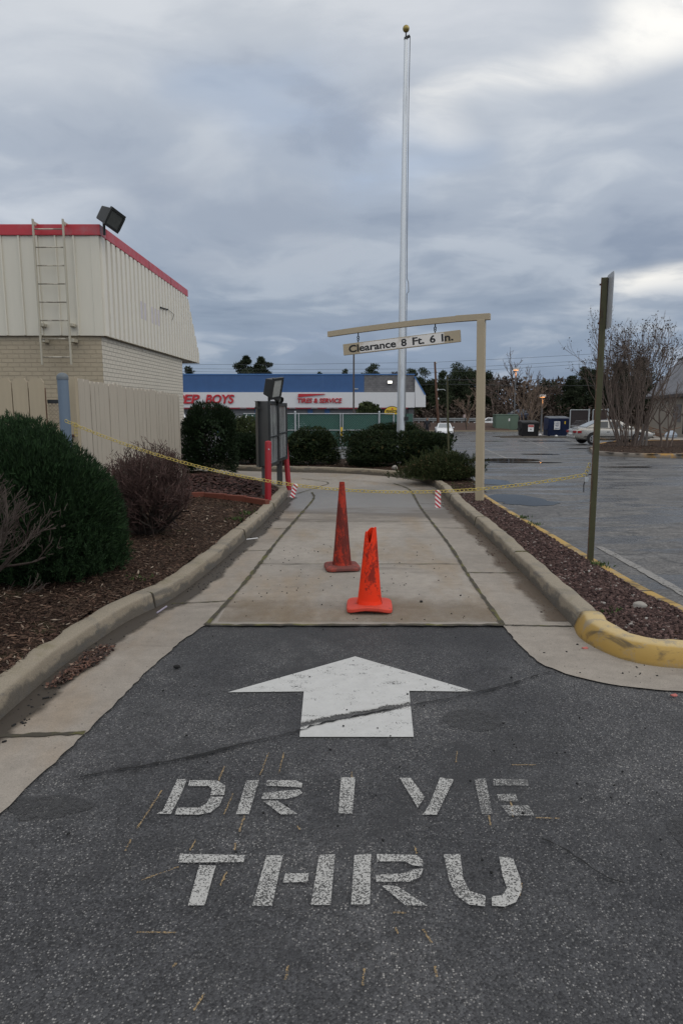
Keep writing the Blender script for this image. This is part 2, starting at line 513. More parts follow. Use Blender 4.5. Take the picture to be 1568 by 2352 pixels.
def f_mulch(t, b, p):
    v = t.n('ShaderNodeTexVoronoi', {'Vector': t.scale(p, (1, 1.0, 1)), 'Scale': 60.0, 'Randomness': 1.0})
    rnd = t.sep(v.outputs['Color'])
    c = t.ramp(rnd[0], [(0, (.012, .009, .007)), (.45, (.035, .022, .016)), (.75, (.06, .036, .026)), (1, (.13, .09, .065))])
    g = t.step(t.noise(p, 1.6, 5, .6), .56, .66, 0, .35)
    c = t.mix(g, c, (.035, .045, .016))
    setb(t, b, col=c, rough=.95, spec=.1, nor=bump(t, v.outputs['Distance'], .8, .02))


def f_chip(t, b, p):
    r = t.n('ShaderNodeNewGeometry').outputs['Random Per Island']
    c = t.ramp(r, [(0, (.016, .010, .008)), (.35, (.04, .023, .017)), (.7, (.085, .05, .036)), (.9, (.16, .10, .07)), (1, (.34, .28, .22))])
    setb(t, b, col=c, rough=.9, spec=.15)


def f_lava(t, b, p):
    r = t.n('ShaderNodeNewGeometry').outputs['Random Per Island']
    c = t.ramp(r, [(0, (.024, .014, .014)), (.4, (.056, .035, .031)), (.75, (.098, .062, .054)), (.965, (.16, .10, .09)), (.99, (.26, .235, .215)), (1, (.40, .38, .35))])
    c = t.mul(c, t.ramp(t.noise(p, 90, 3, .7), [(.3, (.6, .6, .6)), (.7, (1.3, 1.3, 1.3))]))
    setb(t, b, col=c, rough=.92, spec=.2, nor=bump(t, t.noise(p, 150, 3, .7), .6, .01))


def leaf_mat(name, lo, hi, tip=None, clump=5.0):
    def fn(t, b, p):
        r = t.n('ShaderNodeNewGeometry').outputs['Random Per Island']
        c = t.mix(r, lo, hi)
        n = t.noise(p, clump, 4, .6)
        c = t.mul(c, t.ramp(n, [(.3, (.55, .58, .5)), (.6, (1.15, 1.12, 1.1))]))
        if tip: c = t.mix(t.math('MULTIPLY', t.step(r, .86, .95), t.step(n, .42, .6)), c, tip)
        setb(t, b, col=c, rough=.75, spec=.18)
    return mat(name, fn)


def f_brick(col, mortar_dark=.72):
    def fn(t, b, p):
        x, y, z = t.sep(p)
        uv = t.comb(t.math('ADD', x, y), z, 0.0)
        br = t.n('ShaderNodeTexBrick', {'Vector': uv, 'Color1': (1, 1, 1), 'Color2': (.8, .8, .8), 'Mortar': (0, 0, 0), 'Scale': 1.0, 'Mortar Size': .008, 'Mortar Smooth': .35, 'Brick Width': .205, 'Row Height': .074}, offset=.5)
        f = br.outputs['Fac']
        n = t.noise(p, 14, 5, .65); g = t.noise(p, .9, 5, .6)
        c = t.mix(n, tuple(v * .88 for v in col), tuple(min(1, v * 1.08) for v in col))
        c = t.mul(c, t.mix(f, (1, 1, 1), (mortar_dark,) * 3))
        c = t.mix(t.step(g, .5, .72, 0, .25), c, tuple(v * .6 for v in col))
        # paint stops short of the ground: bare grey courses at the foot
        h = t.math('MULTIPLY', t.step(z, 1.05, .95), t.step(y, 5.55, 5.6))
        c = t.mix(h, c, t.mix(f, (.16, .14, .125), (.10, .09, .08)))
        hh = t.math('ADD', t.math('MULTIPLY', f, -1.0), t.math('MULTIPLY', n, .5))
        setb(t, b, col=c, rough=.7, nor=bump(t, hh, .8, .012))
    return fn


def f_mesh(t, b, p):
    """expanded metal / chain-link pattern with real gaps"""
    x, y, z = t.sep(p)
    u = t.math('ADD', x, y)
    a = t.math('ABSOLUTE', t.math('SINE', t.math('MULTIPLY', t.math('ADD', u, z), 70.0)))
    c = t.math('ABSOLUTE', t.math('SINE', t.math('MULTIPLY', t.math('SUBTRACT', u, z), 70.0)))
    m = t.math('LESS_THAN', t.math('MINIMUM', a, c), .35)
    setb(t, b, col=(.30, .25, .18), rough=.6, alpha=m)


def f_screen(t, b, p):
    x, y, z = t.sep(p)
    a = t.math('ABSOLUTE', t.math('SINE', t.math('MULTIPLY', t.math('ADD', x, z), 26.0)))
    c = t.math('ABSOLUTE', t.math('SINE', t.math('MULTIPLY', t.math('SUBTRACT', x, z), 26.0)))
    m = t.step(t.math('MINIMUM', a, c), .16, .06)
    n = t.noise(p, 2.2, 5, .6)
    g = t.mix(n, (.008, .052, .038), (.016, .085, .062))
    # torn patch where the pale wall behind shows through
    br = t.n('ShaderNodeTexBrick', {'Vector': t.comb(x, z, 0.0), 'Color1': (.35, .4, .4), 'Color2': (.22, .26, .26), 'Mortar': (.02, .08, .07), 'Scale': 1.0, 'Mortar Size': .03, 'Brick Width': .14, 'Row Height': .09})
    dd = t.n('ShaderNodeVectorMath', {0: t.comb(t.math('MULTIPLY', x, .9), 0.0, z), 1: (-.93, 0.0, .98)}, operation='DISTANCE').outputs['Value']
    hole = t.math('MULTIPLY', t.step(dd, .42, .25), t.step(t.noise(p, 4.5, 5, .7), .46, .54))
    g = t.mix(hole, g, br.outputs['Color'])
    c2 = t.mix(t.math('MULTIPLY', m, .6), g, (.22, .27, .26))
    setb(t, b, col=c2, rough=.6)


def f_stripes(t, b, p):
    x, y, z = t.sep(p)
    s = t.math('FRACT', t.math('MULTIPLY', t.math('ADD', t.math('MULTIPLY', x, 1.0), t.math('MULTIPLY', z, 1.15)), 19.0))
    c = t.mix(t.step(s, .46, .50), (.80, .79, .77), (.50, .035, .05))
    c = t.mul(c, t.ramp(t.noise(p, 60, 4, .7), [(.3, (.85, .85, .85)), (.7, (1, 1, 1))]))
    setb(t, b, col=c, rough=.45)


def cone_fn(col, dirty, dirt_lo, dirt_hi):
    def fn(t, b, p):
        q = t.scale(p, (1, 1, .30))
        n = t.noise(p, 9, 5, .6)
        c = t.mix(n, tuple(v * .86 for v in col), tuple(min(1, v * 1.08) for v in col))
        s = t.math('ADD', t.math('MULTIPLY', t.noise(t.vm('ADD', q, (dirt_lo * 9, 2, 3)), 8.5, 7, .68, .6), .75), t.math('MULTIPLY', t.noise(p, 46, 5, .7), .25))
        k = t.step(s, dirt_lo, dirt_hi)
        c = t.mix(t.math('MULTIPLY', k, .80), c, dirty)
        setb(t, b, col=c, rough=t.lin(k, 0, 1, .55, .85), spec=.22)
    return mat('traffic cone rubber', fn)


def f_lens(t, b, p):
    n = t.noise(p, 20, 4)
    setb(t, b, col=t.mix(n, (.30, .31, .29), (.48, .49, .46)), rough=.12, metal=.25)


def f_fresh(t, b, p):
    """translucent grey face of an empty menu cabinet"""
    x, y, z = t.sep(p)
    n = t.noise(t.scale(p, (9, 9, .5)), 3, 4)
    c = t.mix(t.step(n, .35, .65), (.10, .105, .11), (.34, .35, .35))
    setb(t, b, col=c, rough=.1, spec=.6)


def water_fn(t, b, p):
    b.inputs['IOR'].default_value = 1.26
    setb(t, b, col=(.016, .017, .018), rough=.05, spec=.06, nor=bump(t, t.noise(p, 14, 3), .05, .01))


def f_store_blue(t, b, p):
    q = t.scale(p, (1.0, 1, .05))
    n = t.noise(p, 1.4, 5, .6)
    c = t.mix(n, (.024, .072, .185), (.034, .10, .25))
    st = t.step(t.noise(q, .85, 6, .75), .60, .72, 0, .5)
    c = t.mix(st, c, (.12, .20, .34))
    setb(t, b, col=c, rough=.55)


def f_block(t, b, p):
    x, y, z = t.sep(p)
    br = t.n('ShaderNodeTexBrick', {'Vector': t.comb(t.math('ADD', x, y), z, 0.0), 'Color1': (.17, .165, .165), 'Color2': (.13, .125, .13), 'Mortar': (.085, .085, .085), 'Scale': 1.0, 'Mortar Size': .012, 'Brick Width': .4, 'Row Height': .2})
    setb(t, b, col=t.mul(br.outputs['Color'], t.ramp(t.noise(p, 2, 5, .6), [(.3, (.8, .8, .8)), (.7, (1.15, 1.15, 1.15))])), rough=.85)


def f_post_green(t, b, p):
    x, y, z = t.sep(p)
    n = t.noise(t.scale(p, (8, 8, .8)), 3, 6, .68)
    c = t.mix(t.noise(p, 6, 5), (.036, .036, .014), (.075, .072, .028))
    c = t.mix(t.step(n, .56, .66), c, (.035, .015, .010))
    setb(t, b, col=c, rough=.6, metal=.1)


def emis(name, col, st):
    def fn(t, b, p): setb(t, b, col=col, em=col, es=st, rough=.4)
    return mat(name, fn)


M_ASPH = mat('driveway asphalt', f_asphalt)
M_LOT = mat('parking lot asphalt', f_lot)
M_CONC = mat('drive lane concrete', concrete_fn())
M_PAN = mat('gutter concrete', concrete_fn((.275, .245, .21), (.265, .20, .135), True, .8))
M_KERB = mat('kerb concrete', f_kerb)
M_YEL = mat('yellow painted kerb', f_yellow)
M_ARROW = mat('white road paint', f_arrow)
M_LETTER = mat('worn white road paint', paint_fn((.47, .465, .445), .67))
M_LETTERF = mat('faded white road paint', paint_fn((.40, .395, .38), .47))
M_CHALK = mat('faded yellow survey paint', paint_fn((.33, .23, .11), .60))
M_OLDLINE = mat('old white line paint', paint_fn((.27, .26, .245), .86, 60))
M_JOINT = plain('dark joint filler', (.055, .048, .036), .95, dirt=(.10, .095, .03), dscale=5, dirt_lo=.48, dirt_hi=.6)
M_CRACK = plain('crack in asphalt', (.012, .012, .012), .9)
M_SEAL = mat('sealed asphalt repair', lambda t, b, p: setb(t, b, col=t.mix(t.noise(p, 90, 4, .7), (.022, .022, .023), (.075, .075, .077)), rough=.72, alpha=t.step(t.noise(p, 24, 5, .75), .36, .62, .1, .85)))
M_MULCH = mat('bark mulch', f_mulch)
M_CHIP = mat('bark chips', f_chip)
M_LAVA = mat('lava rock', f_lava)
M_EARTH = plain('bare earth and dry grass', (.085, .055, .035), .95, dirt=(.10, .085, .04), dscale=1.2)
M_BANK = plain('brown mulch bank', (.060, .034, .024), .95, scale=3)
M_TAN = plain('tan painted steel', (.38, .315, .215), .5, var=.07, dirt=(.24, .19, .12), dirt_lo=.64, dirt_hi=.8)
M_SIGNFACE = plain('off-white sign face', (.70, .67, .63), .5, var=.08, dirt=(.40, .33, .23), dirt_lo=.5, dirt_hi=.75, dscale=4)
M_BLACK = plain('black lettering', (.008, .008, .010), .5)
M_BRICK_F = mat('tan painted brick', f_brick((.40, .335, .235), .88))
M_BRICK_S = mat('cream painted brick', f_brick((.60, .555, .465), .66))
M_CREAM = plain('cream metal panel', (.61, .575, .48), .45, var=.05, dirt=(.45, .40, .29), dirt_lo=.6, dirt_hi=.85, dscale=1.5, stretch=(3, 3, .4))
M_CREAMRIB = plain('cream ribbed panel', (.69, .65, .555), .42, var=.05, dirt=(.50, .45, .36), dirt_lo=.6, dirt_hi=.85, dscale=1.4, stretch=(1, 1, .4))
M_REDBAND = plain('red coping', (.44, .030, .042), .38, var=.10, dirt=(.36, .10, .11), dirt_lo=.5, dirt_hi=.8)
M_SOFFIT = plain('pale soffit', (.42, .39, .33), .7)
M_FENCE = plain('tan painted wood', (.40, .335, .235), .75, var=.12, scale=3, stretch=(6, 6, .7), dirt=(.30, .235, .15), dirt_lo=.58, dirt_hi=.8, dscale=2)
M_FENCE2 = plain('weathered tan wood', (.42, .375, .305), .75, var=.14, scale=3, stretch=(6, 6, .7), dirt=(.27, .20, .13), dirt_lo=.6, dirt_hi=.8, dscale=2)
M_GAP = plain('raw wood seam', (.13, .07, .045), .9)
M_BLUEPOST = plain('blue grey painted steel', (.135, .18, .235), .42, var=.14, dirt=(.10, .10, .10), dirt_lo=.6, dirt_hi=.8, stretch=(3, 3, .5))
M_CAPGREY = plain('grey dome cap', (.12, .14, .155), .5)
M_DKMETAL = plain('dark bronze metal', (.022, .024, .024), .42, var=.2)
M_BOARD = plain('dark grey cabinet metal', (.060, .062, .062), .40, var=.16, scale=3, stretch=(4, 4, .5), dirt=(.12, .12, .118), dirt_lo=.6, dirt_hi=.8)
M_LENS = mat('lamp lens', f_lens)
M_DKLENS = plain('dark lamp glass', (.085, .09, .085), .12, .2, var=.5, scale=14)
M_VALLEY = plain('panel valley dirt and shade', (.24, .20, .135), .6, var=.08)  # dirt, plus shade between the ribs painted into the darker colour
M_FACE = mat('cabinet face', f_fresh)
M_REDPOST = plain('red painted steel', (.30, .014, .022), .42, var=.12, dirt=(.20, .02, .02), dirt_lo=.62, dirt_hi=.8)
M_CHAIN = plain('yellow plastic chain', (.50, .39, .10), .45, var=.15, scale=12)
M_STRIPE = mat('red and white striped tape', f_stripes)
M_ALU = plain('spun aluminium', (.62, .64, .65), .38, .55, var=.10, scale=2, stretch=(3, 3, .35), dirt=(.33, .345, .36), dirt_lo=.55, dirt_hi=.75, dscale=1.5)
M_GOLD = plain('gold finial', (.30, .23, .075), .40, .6, var=.2)
M_ROPE = plain('grey rope', (.20, .21, .22), .8)
M_GALV = plain('galvanised steel', (.42, .44, .45), .45, .5, var=.15)
M_SIGNBACK = plain('aluminium sign back', (.42, .43, .44), .45, .4, var=.1, dirt=(.30, .31, .30), dirt_lo=.55, dirt_hi=.8)
M_GPOST = mat('green rusty post', f_post_green)
M_WOODPOLE = plain('creosoted wood pole', (.11, .06, .042), .9, var=.25, stretch=(6, 6, .4))
M_WIRE = plain('overhead wire', (.05, .055, .06), .6)
M_STWHITE = plain('white store fascia', (.60, .60, .605), .55, var=.05, dirt=(.58, .58, .58), dirt_lo=.6, dirt_hi=.85, dscale=.8)
M_STBLUE = mat('faded blue store band', f_store_blue)
M_STRED = plain('red store letters', (.42, .022, .03), .45, var=.1)
M_STSTRIPE = plain('dark red stripe', (.22, .018, .028), .5)
M_BLOCK = mat('grey block wall', f_block)
M_SHUTTER = plain('grey roller door', (.20, .205, .21), .6, var=.08)
M_PILLAR = plain('blue pillar', (.06, .15, .34), .6)
M_YSIGN = plain('yellow oval sign', (.68, .45, .03), .5, var=.08)
M_WHITE = plain('white plastic', (.72, .72, .72), .5, var=.06)
M_SCREEN = mat('green fence screen', f_screen)
M_XMESH = mat('expanded metal', f_mesh)
M_LATCH = plain('rusty latch', (.10, .055, .04), .7, .3)
M_TIMBER = plain('red brown edging timber', (.15, .045, .028), .8, var=.25, scale=5, stretch=(1, 1, 4))
M_TGREEN = plain('green utility box', (.10, .15, .115), .55, var=.10)
M_DUMPBLACK = plain('black dumpster steel', (.014, .014, .015), .5, var=.3)
M_DUMPBLUE = plain('navy dumpster steel', (.012, .022, .065), .45, var=.25, dirt=(.03, .035, .05), dscale=4)
M_TYRE = plain('tyre rubber', (.015, .015, .016), .8)
M_RIM = plain('alloy rim', (.42, .43, .44), .35, .6)
M_GLASS = plain('dark car glass', (.02, .024, .026), .08, spec=.7)
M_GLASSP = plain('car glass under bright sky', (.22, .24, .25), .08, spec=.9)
M_TAIL = plain('tail lamp', (.25, .012, .015), .2)
M_SILVER = plain('silver champagne paint', (.37, .355, .325), .28, .5, var=.03)
M_CARWHITE = plain('white car paint', (.66, .67, .68), .3, var=.03)
M_CARDARK = plain('dark blue car paint', (.045, .055, .085), .3, .3, var=.05)
M_TRIMDK = plain('black trim', (.012, .012, .012), .6)
M_DKTWIG = plain('dark grey twigs', (.075, .057, .048), .85, var=.4, scale=15)
M_TWIG_RED = plain('dark red twigs', (.072, .041, .035), .8, var=.6, scale=9)
M_TWIG_BR = plain('grey brown twigs', (.115, .085, .07), .85, var=.3, scale=15)
M_TWIG_LT = plain('pale brown twigs', (.16, .115, .085), .85, var=.3, scale=9)
M_TWIG_CRAPE = plain('russet twigs', (.13, .098, .080), .85, var=.3, scale=6)
M_TRUNK = plain('dark bark', (.055, .042, .034), .95, var=.3, scale=9)
M_JUN = leaf_mat('juniper needles', (.008, .021, .009), (.026, .058, .020), clump=4)
M_YEW = leaf_mat('yew needles', (.006, .014, .006), (.018, .036, .013), clump=5)
M_HEDGE = leaf_mat('clipped hedge leaves', (.008, .016, .006), (.026, .044, .015), tip=(.060, .050, .016), clump=3)
M_SPREAD = leaf_mat('spreading juniper needles', (.018, .030, .010), (.050, .062, .022), tip=(.10, .06, .03), clump=3.2)
M_PINE = leaf_mat('pine needles', (.018, .030, .016), (.055, .072, .038), clump=.7)
M_CEDAR = leaf_mat('cedar needles', (.014, .023, .013), (.042, .054, .030), clump=.8)
M_BROWNLEAF = leaf_mat('brown leafless thicket', (.034, .026, .022), (.090, .068, .056), clump=.5)
M_SHRUBL = leaf_mat('shrub leaves', (.022, .036, .014), (.06, .075, .03), clump=2)
M_WEED = leaf_mat('weed leaves', (.030, .055, .016), (.07, .11, .035), clump=5)
M_LEAFLITTER = mat('dry leaf litter', lambda t, b, p: setb(t, b, col=t.ramp(t.n('ShaderNodeNewGeometry').outputs['Random Per Island'], [(0, (.02, .012, .010)), (.5, (.06, .032, .023)), (.85, (.14, .065, .042)), (1, (.34, .26, .20))]), rough=.85))
M_WATER = mat('puddle water', water_fn)
M_ROOF = plain('grey metal roof', (.27, .27, .285), .5, .2, var=.10, scale=1, dirt=(.17, .165, .17), dirt_lo=.5, dirt_hi=.7, dscale=.5)
M_STUCCO = plain('beige warehouse wall', (.27, .235, .19), .85, var=.12, scale=1.2, dirt=(.17, .14, .11), dscale=.6)
M_PALEBLUE = plain('pale blue siding', (.42, .47, .53), .6)
M_ROCK = plain('pale stone', (.30, .28, .25), .9, var=.25, scale=14)
M_LAMPON = emis('lit sodium lamp', (1.0, .50, .17), 1.6)
M_LAMPWHITE = emis('lit wall pack', (1.0, .95, .85), 2.4)
M_LAMPPOLE = plain('grey lamp pole', (.12, .125, .13), .5)
M_PLASTIC = plain('coral plastic scrap', (.42, .12, .10), .4)
M_CLOTH = plain('dark clothing', (.015, .016, .020), .9)
M_SKIN = plain('skin', (.30, .17, .12), .6)
M_PALLET = plain('weathered pallet wood', (.22, .13, .08), .9, var=.3)

rng = np.random.default_rng(7)
rnd = random.Random(11)


# ------------------------------------------------------------------ outline helpers
def smooth_path(pts, step=0.12):
    pts = [Vector((*q, 0)[:3]) for q in pts]; out = []
    P = [pts[0] * 2 - pts[1]] + pts + [pts[-1] * 2 - pts[-2]]
    for i in range(1, len(P) - 2):
        a, b, c, e = P[i - 1], P[i], P[i + 1], P[i + 2]
        k = max(1, int((c - b).length / step))
        for j in range(k):
            t = j / k
            out.append(0.5 * ((2 * b) + (c - a) * t + (2 * a - 5 * b + 4 * c - e) * t * t + (3 * b - a - 3 * c + e) * t ** 3))
    out.append(pts[-1]); return out


def offset(path, o, side):
    out = []
    for i, q in enumerate(path):
        t = path[min(i + 1, len(path) - 1)] - path[max(i - 1, 0)]; t.z = 0; t.normalize()
        out.append((q.x - t.y * side * o, q.y + t.x * side * o))
    return out


def rough_edge(pts, step=.05, amp=.007):
    out = []
    for a_, b_ in zip(pts[:-1], pts[1:]):
        n = max(1, int(math.dist(a_[:2], b_[:2]) / step))
        for i in range(n):
            f = i / n; out.append((a_[0] + (b_[0] - a_[0]) * f + rnd.uniform(-amp, amp), a_[1] + (b_[1] - a_[1]) * f + rnd.uniform(-amp, amp)))
    out.append(tuple(pts[-1][:2])); return out


def inside(poly, x, y):
    c = False; n = len(poly); j = n - 1
    for i in range(n):
        xi, yi = poly[i][0], poly[i][1]; xj, yj = poly[j][0], poly[j][1]
        if (yi > y) != (yj > y) and x < (xj - xi) * (y - yi) / (yj - yi) + xi: c = not c
        j = i
    return c


KP = [(0.0, -.06), (0.0, .0), (.008, .060), (.017, .106), (.022, .118), (.031, .127), (.046, .131), (.100, .134), (.150, .133), (.163, .127), (.171, .112), (.175, -.06)]


def kerb(name, path, side, m, prof=KP, joints=(), zf=None):
    """a kerb swept along path; side=+1 puts its body left of the walking direction"""
    path = [Vector(q) for q in path]; rings = []
    nr = []
    for i, q in enumerate(path):
        t = path[min(i + 1, len(path) - 1)] - path[max(i - 1, 0)]; t.z = 0; t.normalize()
        nr.append(Vector((-t.y, t.x, 0)) * side)
        wv = .0035 * math.sin(i * 1.7) + .004 * math.sin(i * .61) + .004 * math.sin(i * .233 + 1)
        z0 = zf(q.y) if zf else 0
        rings.append([q + nr[-1] * (o + (wv if z > .04 else 0)) + Vector((0, 0, z + z0 + (wv * .5 if z > .04 else 0))) for o, z in prof])
    o = MB().loft(rings).build(name, m, kind='structure', smooth=True)
    for j in joints:
        i = min(range(len(path)), key=lambda k: abs(path[k].y - j) + (0 if k else 0))
        t = Vector((nr[i].y, -nr[i].x, 0))
        ring = [path[i] + nr[i] * (a - .003 if a < .08 else a + .003) + Vector((0, 0, z + (.004 if z > 0 else 0))) for a, z in prof]
        MB().loft([[q - t * .006 for q in ring], [q + t * .006 for q in ring]]).build('expansion_joint', M_JOINT, o)
    return o


def bed(name, poly, m, zf, step=.18, kind='structure'):
    xs = [q[0] for q in poly]; ys = [q[1] for q in poly]
    nx = int((max(xs) - min(xs)) / step) + 2; ny = int((max(ys) - min(ys)) / step) + 2
    idx = {}; mb = MB()

    def vid(i, j):
        if (i, j) not in idx:
            x, y = min(xs) + i * step, min(ys) + j * step
            idx[(i, j)] = len(mb.v); mb.v.append((x, y, zf(x, y)))
        return idx[(i, j)]
    for i in range(nx):
        for j in range(ny):
            cx, cy = min(xs) + (i + .5) * step, min(ys) + (j + .5) * step
            if inside(poly, cx, cy): mb.f.append((vid(i, j), vid(i + 1, j), vid(i + 1, j + 1), vid(i, j + 1)))
    return mb.build(name, m, kind=kind, smooth=True)


def scatter_pts(poly, n, dens=None, r=None):
    xs = [q[0] for q in poly]; ys = [q[1] for q in poly]; out = []
    r = r or rnd
    while len(out) < n:
        x, y = r.uniform(min(xs), max(xs)), r.uniform(min(ys), max(ys))
        if dens and r.random() > dens(x, y): continue
        if inside(poly, x, y): out.append((x, y))
    return out


def chips(name, pts, zf, m, l0, l1, wr=.3, lift=.012, tilt=.5, kind='stuff', g=None):
    """small flat flakes lying about"""
    g = g or rng; n = len(pts); P = np.array([(x, y, zf(x, y)) for x, y in pts])
    P[:, 2] += g.uniform(.002, lift, n)
    a = g.uniform(0, 2 * np.pi, n); L = g.uniform(l0, l1, n); tz = g.normal(0, tilt, n) * .5
    u = np.stack([np.cos(a), np.sin(a), tz], 1); u /= np.linalg.norm(u, axis=1)[:, None]
    v = np.stack([-np.sin(a), np.cos(a), g.normal(0, tilt, n) * .6], 1); v /= np.linalg.norm(v, axis=1)[:, None]
    wd = L * wr * g.uniform(.6, 1.4, n)
    V4 = np.stack([P - u * L[:, None] / 2 - v * wd[:, None] * .35, P + u * L[:, None] * .1 - v * wd[:, None] / 2, P + u * L[:, None] / 2 + v * wd[:, None] * .2, P - u * L[:, None] * .15 + v * wd[:, None] / 2], 1)
    return np_mesh(name, V4.reshape(-1, 3), np.arange(4 * n).reshape(n, 4), m, kind=kind)


def rocks(name, pts, zf, m, r0, r1, kind='stuff', g=None):
    g = g or rng
    t = (1 + 5 ** .5) / 2
    iv = np.array([(-1, t, 0), (1, t, 0), (-1, -t, 0), (1, -t, 0), (0, -1, t), (0, 1, t), (0, -1, -t), (0, 1, -t), (t, 0, -1), (t, 0, 1), (-t, 0, -1), (-t, 0, 1)]) / 1.9
    ft = np.array([(0, 11, 5), (0, 5, 1), (0, 1, 7), (0, 7, 10), (0, 10, 11), (1, 5, 9), (5, 11, 4), (11, 10, 2), (10, 7, 6), (7, 1, 8), (3, 9, 4), (3, 4, 2), (3, 2, 6), (3, 6, 8), (3, 8, 9), (4, 9, 5), (2, 4, 11), (6, 2, 10), (8, 6, 7), (9, 8, 1)])
    n = len(pts); P = np.array([(x, y, zf(x, y)) for x, y in pts])
    Rr = g.uniform(r0, r1, n)
    vs = iv[None] * g.uniform(.65, 1.3, (n, 12, 1)) * (Rr[:, None, None] * g.uniform(.6, 1.25, (n, 1, 3)))
    a = g.uniform(0, 6.28, n); c, s = np.cos(a), np.sin(a)
    x, y = vs[..., 0] * c[:, None] - vs[..., 1] * s[:, None], vs[..., 0] * s[:, None] + vs[..., 1] * c[:, None]
    vs = np.stack([x, y, vs[..., 2] * .75], -1)
    vs += P[:, None] + np.stack([np.zeros(n), np.zeros(n), Rr * .3], 1)[:, None]
    f = (ft[None] + (np.arange(n) * 12)[:, None, None]).reshape(-1, 3)
    return np_mesh(name, vs.reshape(-1, 3), f, m, kind=kind)


# ------------------------------------------------------------------ ground, lot, drive
def strip_sheet(name, x0, x1, ys, z, m, xs=None):
    xs = xs or [x0, x1]
    vs = [(x, y, gz(y) + z) for y in ys for x in xs]; k = len(xs)
    fs = [(j * k + i, j * k + i + 1, (j + 1) * k + i + 1, (j + 1) * k + i) for j in range(len(ys) - 1) for i in range(k - 1)]
    mb = MB(); mb.add(vs, fs)
    return mb.build(name, m, kind='structure')


strip_sheet('ground', -600, 600, [-60, 17, 70, 900], -.06, M_EARTH)
strip_sheet('parking_lot', -70, 90, [-12, 17, 70, 83], -.012, M_LOT)

# left kerb line (foot of the kerb face), and the nose where it turns in front of the menu board
LK = [(-1.835, 1.2), (-1.82, 2.4), (-1.80, 3.4), (-1.765, 4.2), (-1.64, 5.04), (-1.44, 5.7), (-1.29, 6.9), (-1.18, 8.3), (-1.09, 9.6), (-1.02, 11.2), (-.985, 12.2),
      (-1.04, 12.85), (-1.35, 13.6), (-2.0, 14.6), (-2.9, 15.5), (-4.0, 16.2)]
# outer kerb of the turn and right kerb
RK = [(1.735, 4.92), (1.76, 5.6), (1.79, 6.8), (1.82, 8.4), (1.825, 10.6), (1.86, 12.0), (1.90, 13.5), (1.75, 14.6), (1.25, 15.7), (.2, 16.5), (-1.0, 16.85), (-2.6, 17.3), (-3.6, 18.2), (-4.2, 20)]
NK = [(1.735, 4.92), (1.70, 4.70), (1.73, 4.50), (1.83, 4.27), (1.99, 4.15), (2.2, 4.10), (2.45, 4.10), (2.64, 4.14), (2.75, 4.32), (2.755, 4.7), (2.70, 5.2), (2.645, 5.7), (2.63, 6.3), (2.61, 7.0), (2.60, 8.2), (2.56, 9.4), (2.54, 11.2), (2.55, 12.2)]
ZA = -.006
MB().sheet([(-30, -12, ZA), (30, -12, ZA), (30, 4.4, ZA), (2.9, 4.4, ZA), (2.4, 4.75, ZA), (1.6, 5.05, ZA), (-2.6, 5.05, ZA), (-30, 5.05, ZA)]).build('driveway_asphalt', M_ASPH, kind='structure')
ASPH = bpy.data.objects['driveway_asphalt']
lks = smooth_path(LK); rks = smooth_path(RK); nks = smooth_path(NK, .07)
LJ = [(-1.02, 4.97), (-.90, 6.3), (-.775, 8.3), (-.62, 10.3), (-.495, 12.05), (-.56, 12.9)]
RJ = [(1.22, 4.97), (1.236, 6.4), (1.28, 8.0), (1.285, 11.0), (1.335, 13.3), (1.1, 14.4)]
lane = [(q.x, q.y, 0.0) for q in lks if q.y >= 4.97] + [(-4.0, 16.2, 0), (-6, 19, 0), (-4.2, 20, 0)] + [(q.x, q.y, 0.0) for q in reversed(rks) if q.y >= 4.97]
lane = [(-1.02, 4.97, 0)] + [q for q in lane if not (q[1] < 5.05 and q[0] < 0)] + [(1.22, 4.97, 0)]
MB().sheet([(x + (-.03 if x < -.6 else .03 if x > 1.4 else 0), y, z) for x, y, z in lane]).build('drive_lane', M_CONC, kind='structure')
zp = .004
lp = [(q.x - .03, q.y, zp) for q in lks if q.y < 12.0]
lin_ = [(-1.06, .9), (-1.22, 1.6), (-1.39, 2.55), (-1.375, 2.69), (-1.30, 3.23), (-1.22, 4.02), (-1.125, 4.65), (-1.03, 4.97)] + LJ[1:5]
MB().sheet(lp + [(x, y, zp) for x, y in reversed(rough_edge(lin_))]).build('gutter', M_PAN, kind='structure')
rp = [(q.x + .03, q.y, zp) for q in rks if q.y < 13.3]
out_r = smooth_path([(1.22, 4.97), (1.235, 4.56), (1.30, 4.16), (1.49, 3.935), (1.71, 3.82), (1.99, 3.765), (2.4, 3.74), (3.4, 3.74)], .1)
nz = [(q.x + .02, q.y + .02, zp) for q in nks if q.y < 4.92 and q.x < 2.8]
MB().sheet([(x, y, zp) for x, y in reversed(rough_edge([(q.x, q.y) for q in out_r], .05, .006))] + [(x, y, zp) for x, y in RJ[1:5]] + list(reversed(rp)) + nz + [(3.4, 4.13, zp)]).build('gutter', M_PAN, kind='structure')


def ribbon(path, wd, z, jitter=0.0, taper=None):
    path = [Vector((*q[:2], 0)) for q in path]; L, Rr = [], []
    for i, q in enumerate(path):
        t = path[min(i + 1, len(path) - 1)] - path[max(i - 1, 0)]; t.normalize(); nn = Vector((-t.y, t.x, 0))
        k = wd / 2 * (1 + rnd.uniform(-jitter, jitter)) * (taper(i / (len(path) - 1)) if taper else 1)
        L.append(q + nn * k + Vector((0, 0, z))); Rr.append(q - nn * k + Vector((0, 0, z)))
    n = len(path)
    return L + Rr, [(i, i + 1, n + i + 1, n + i) for i in range(n - 1)]


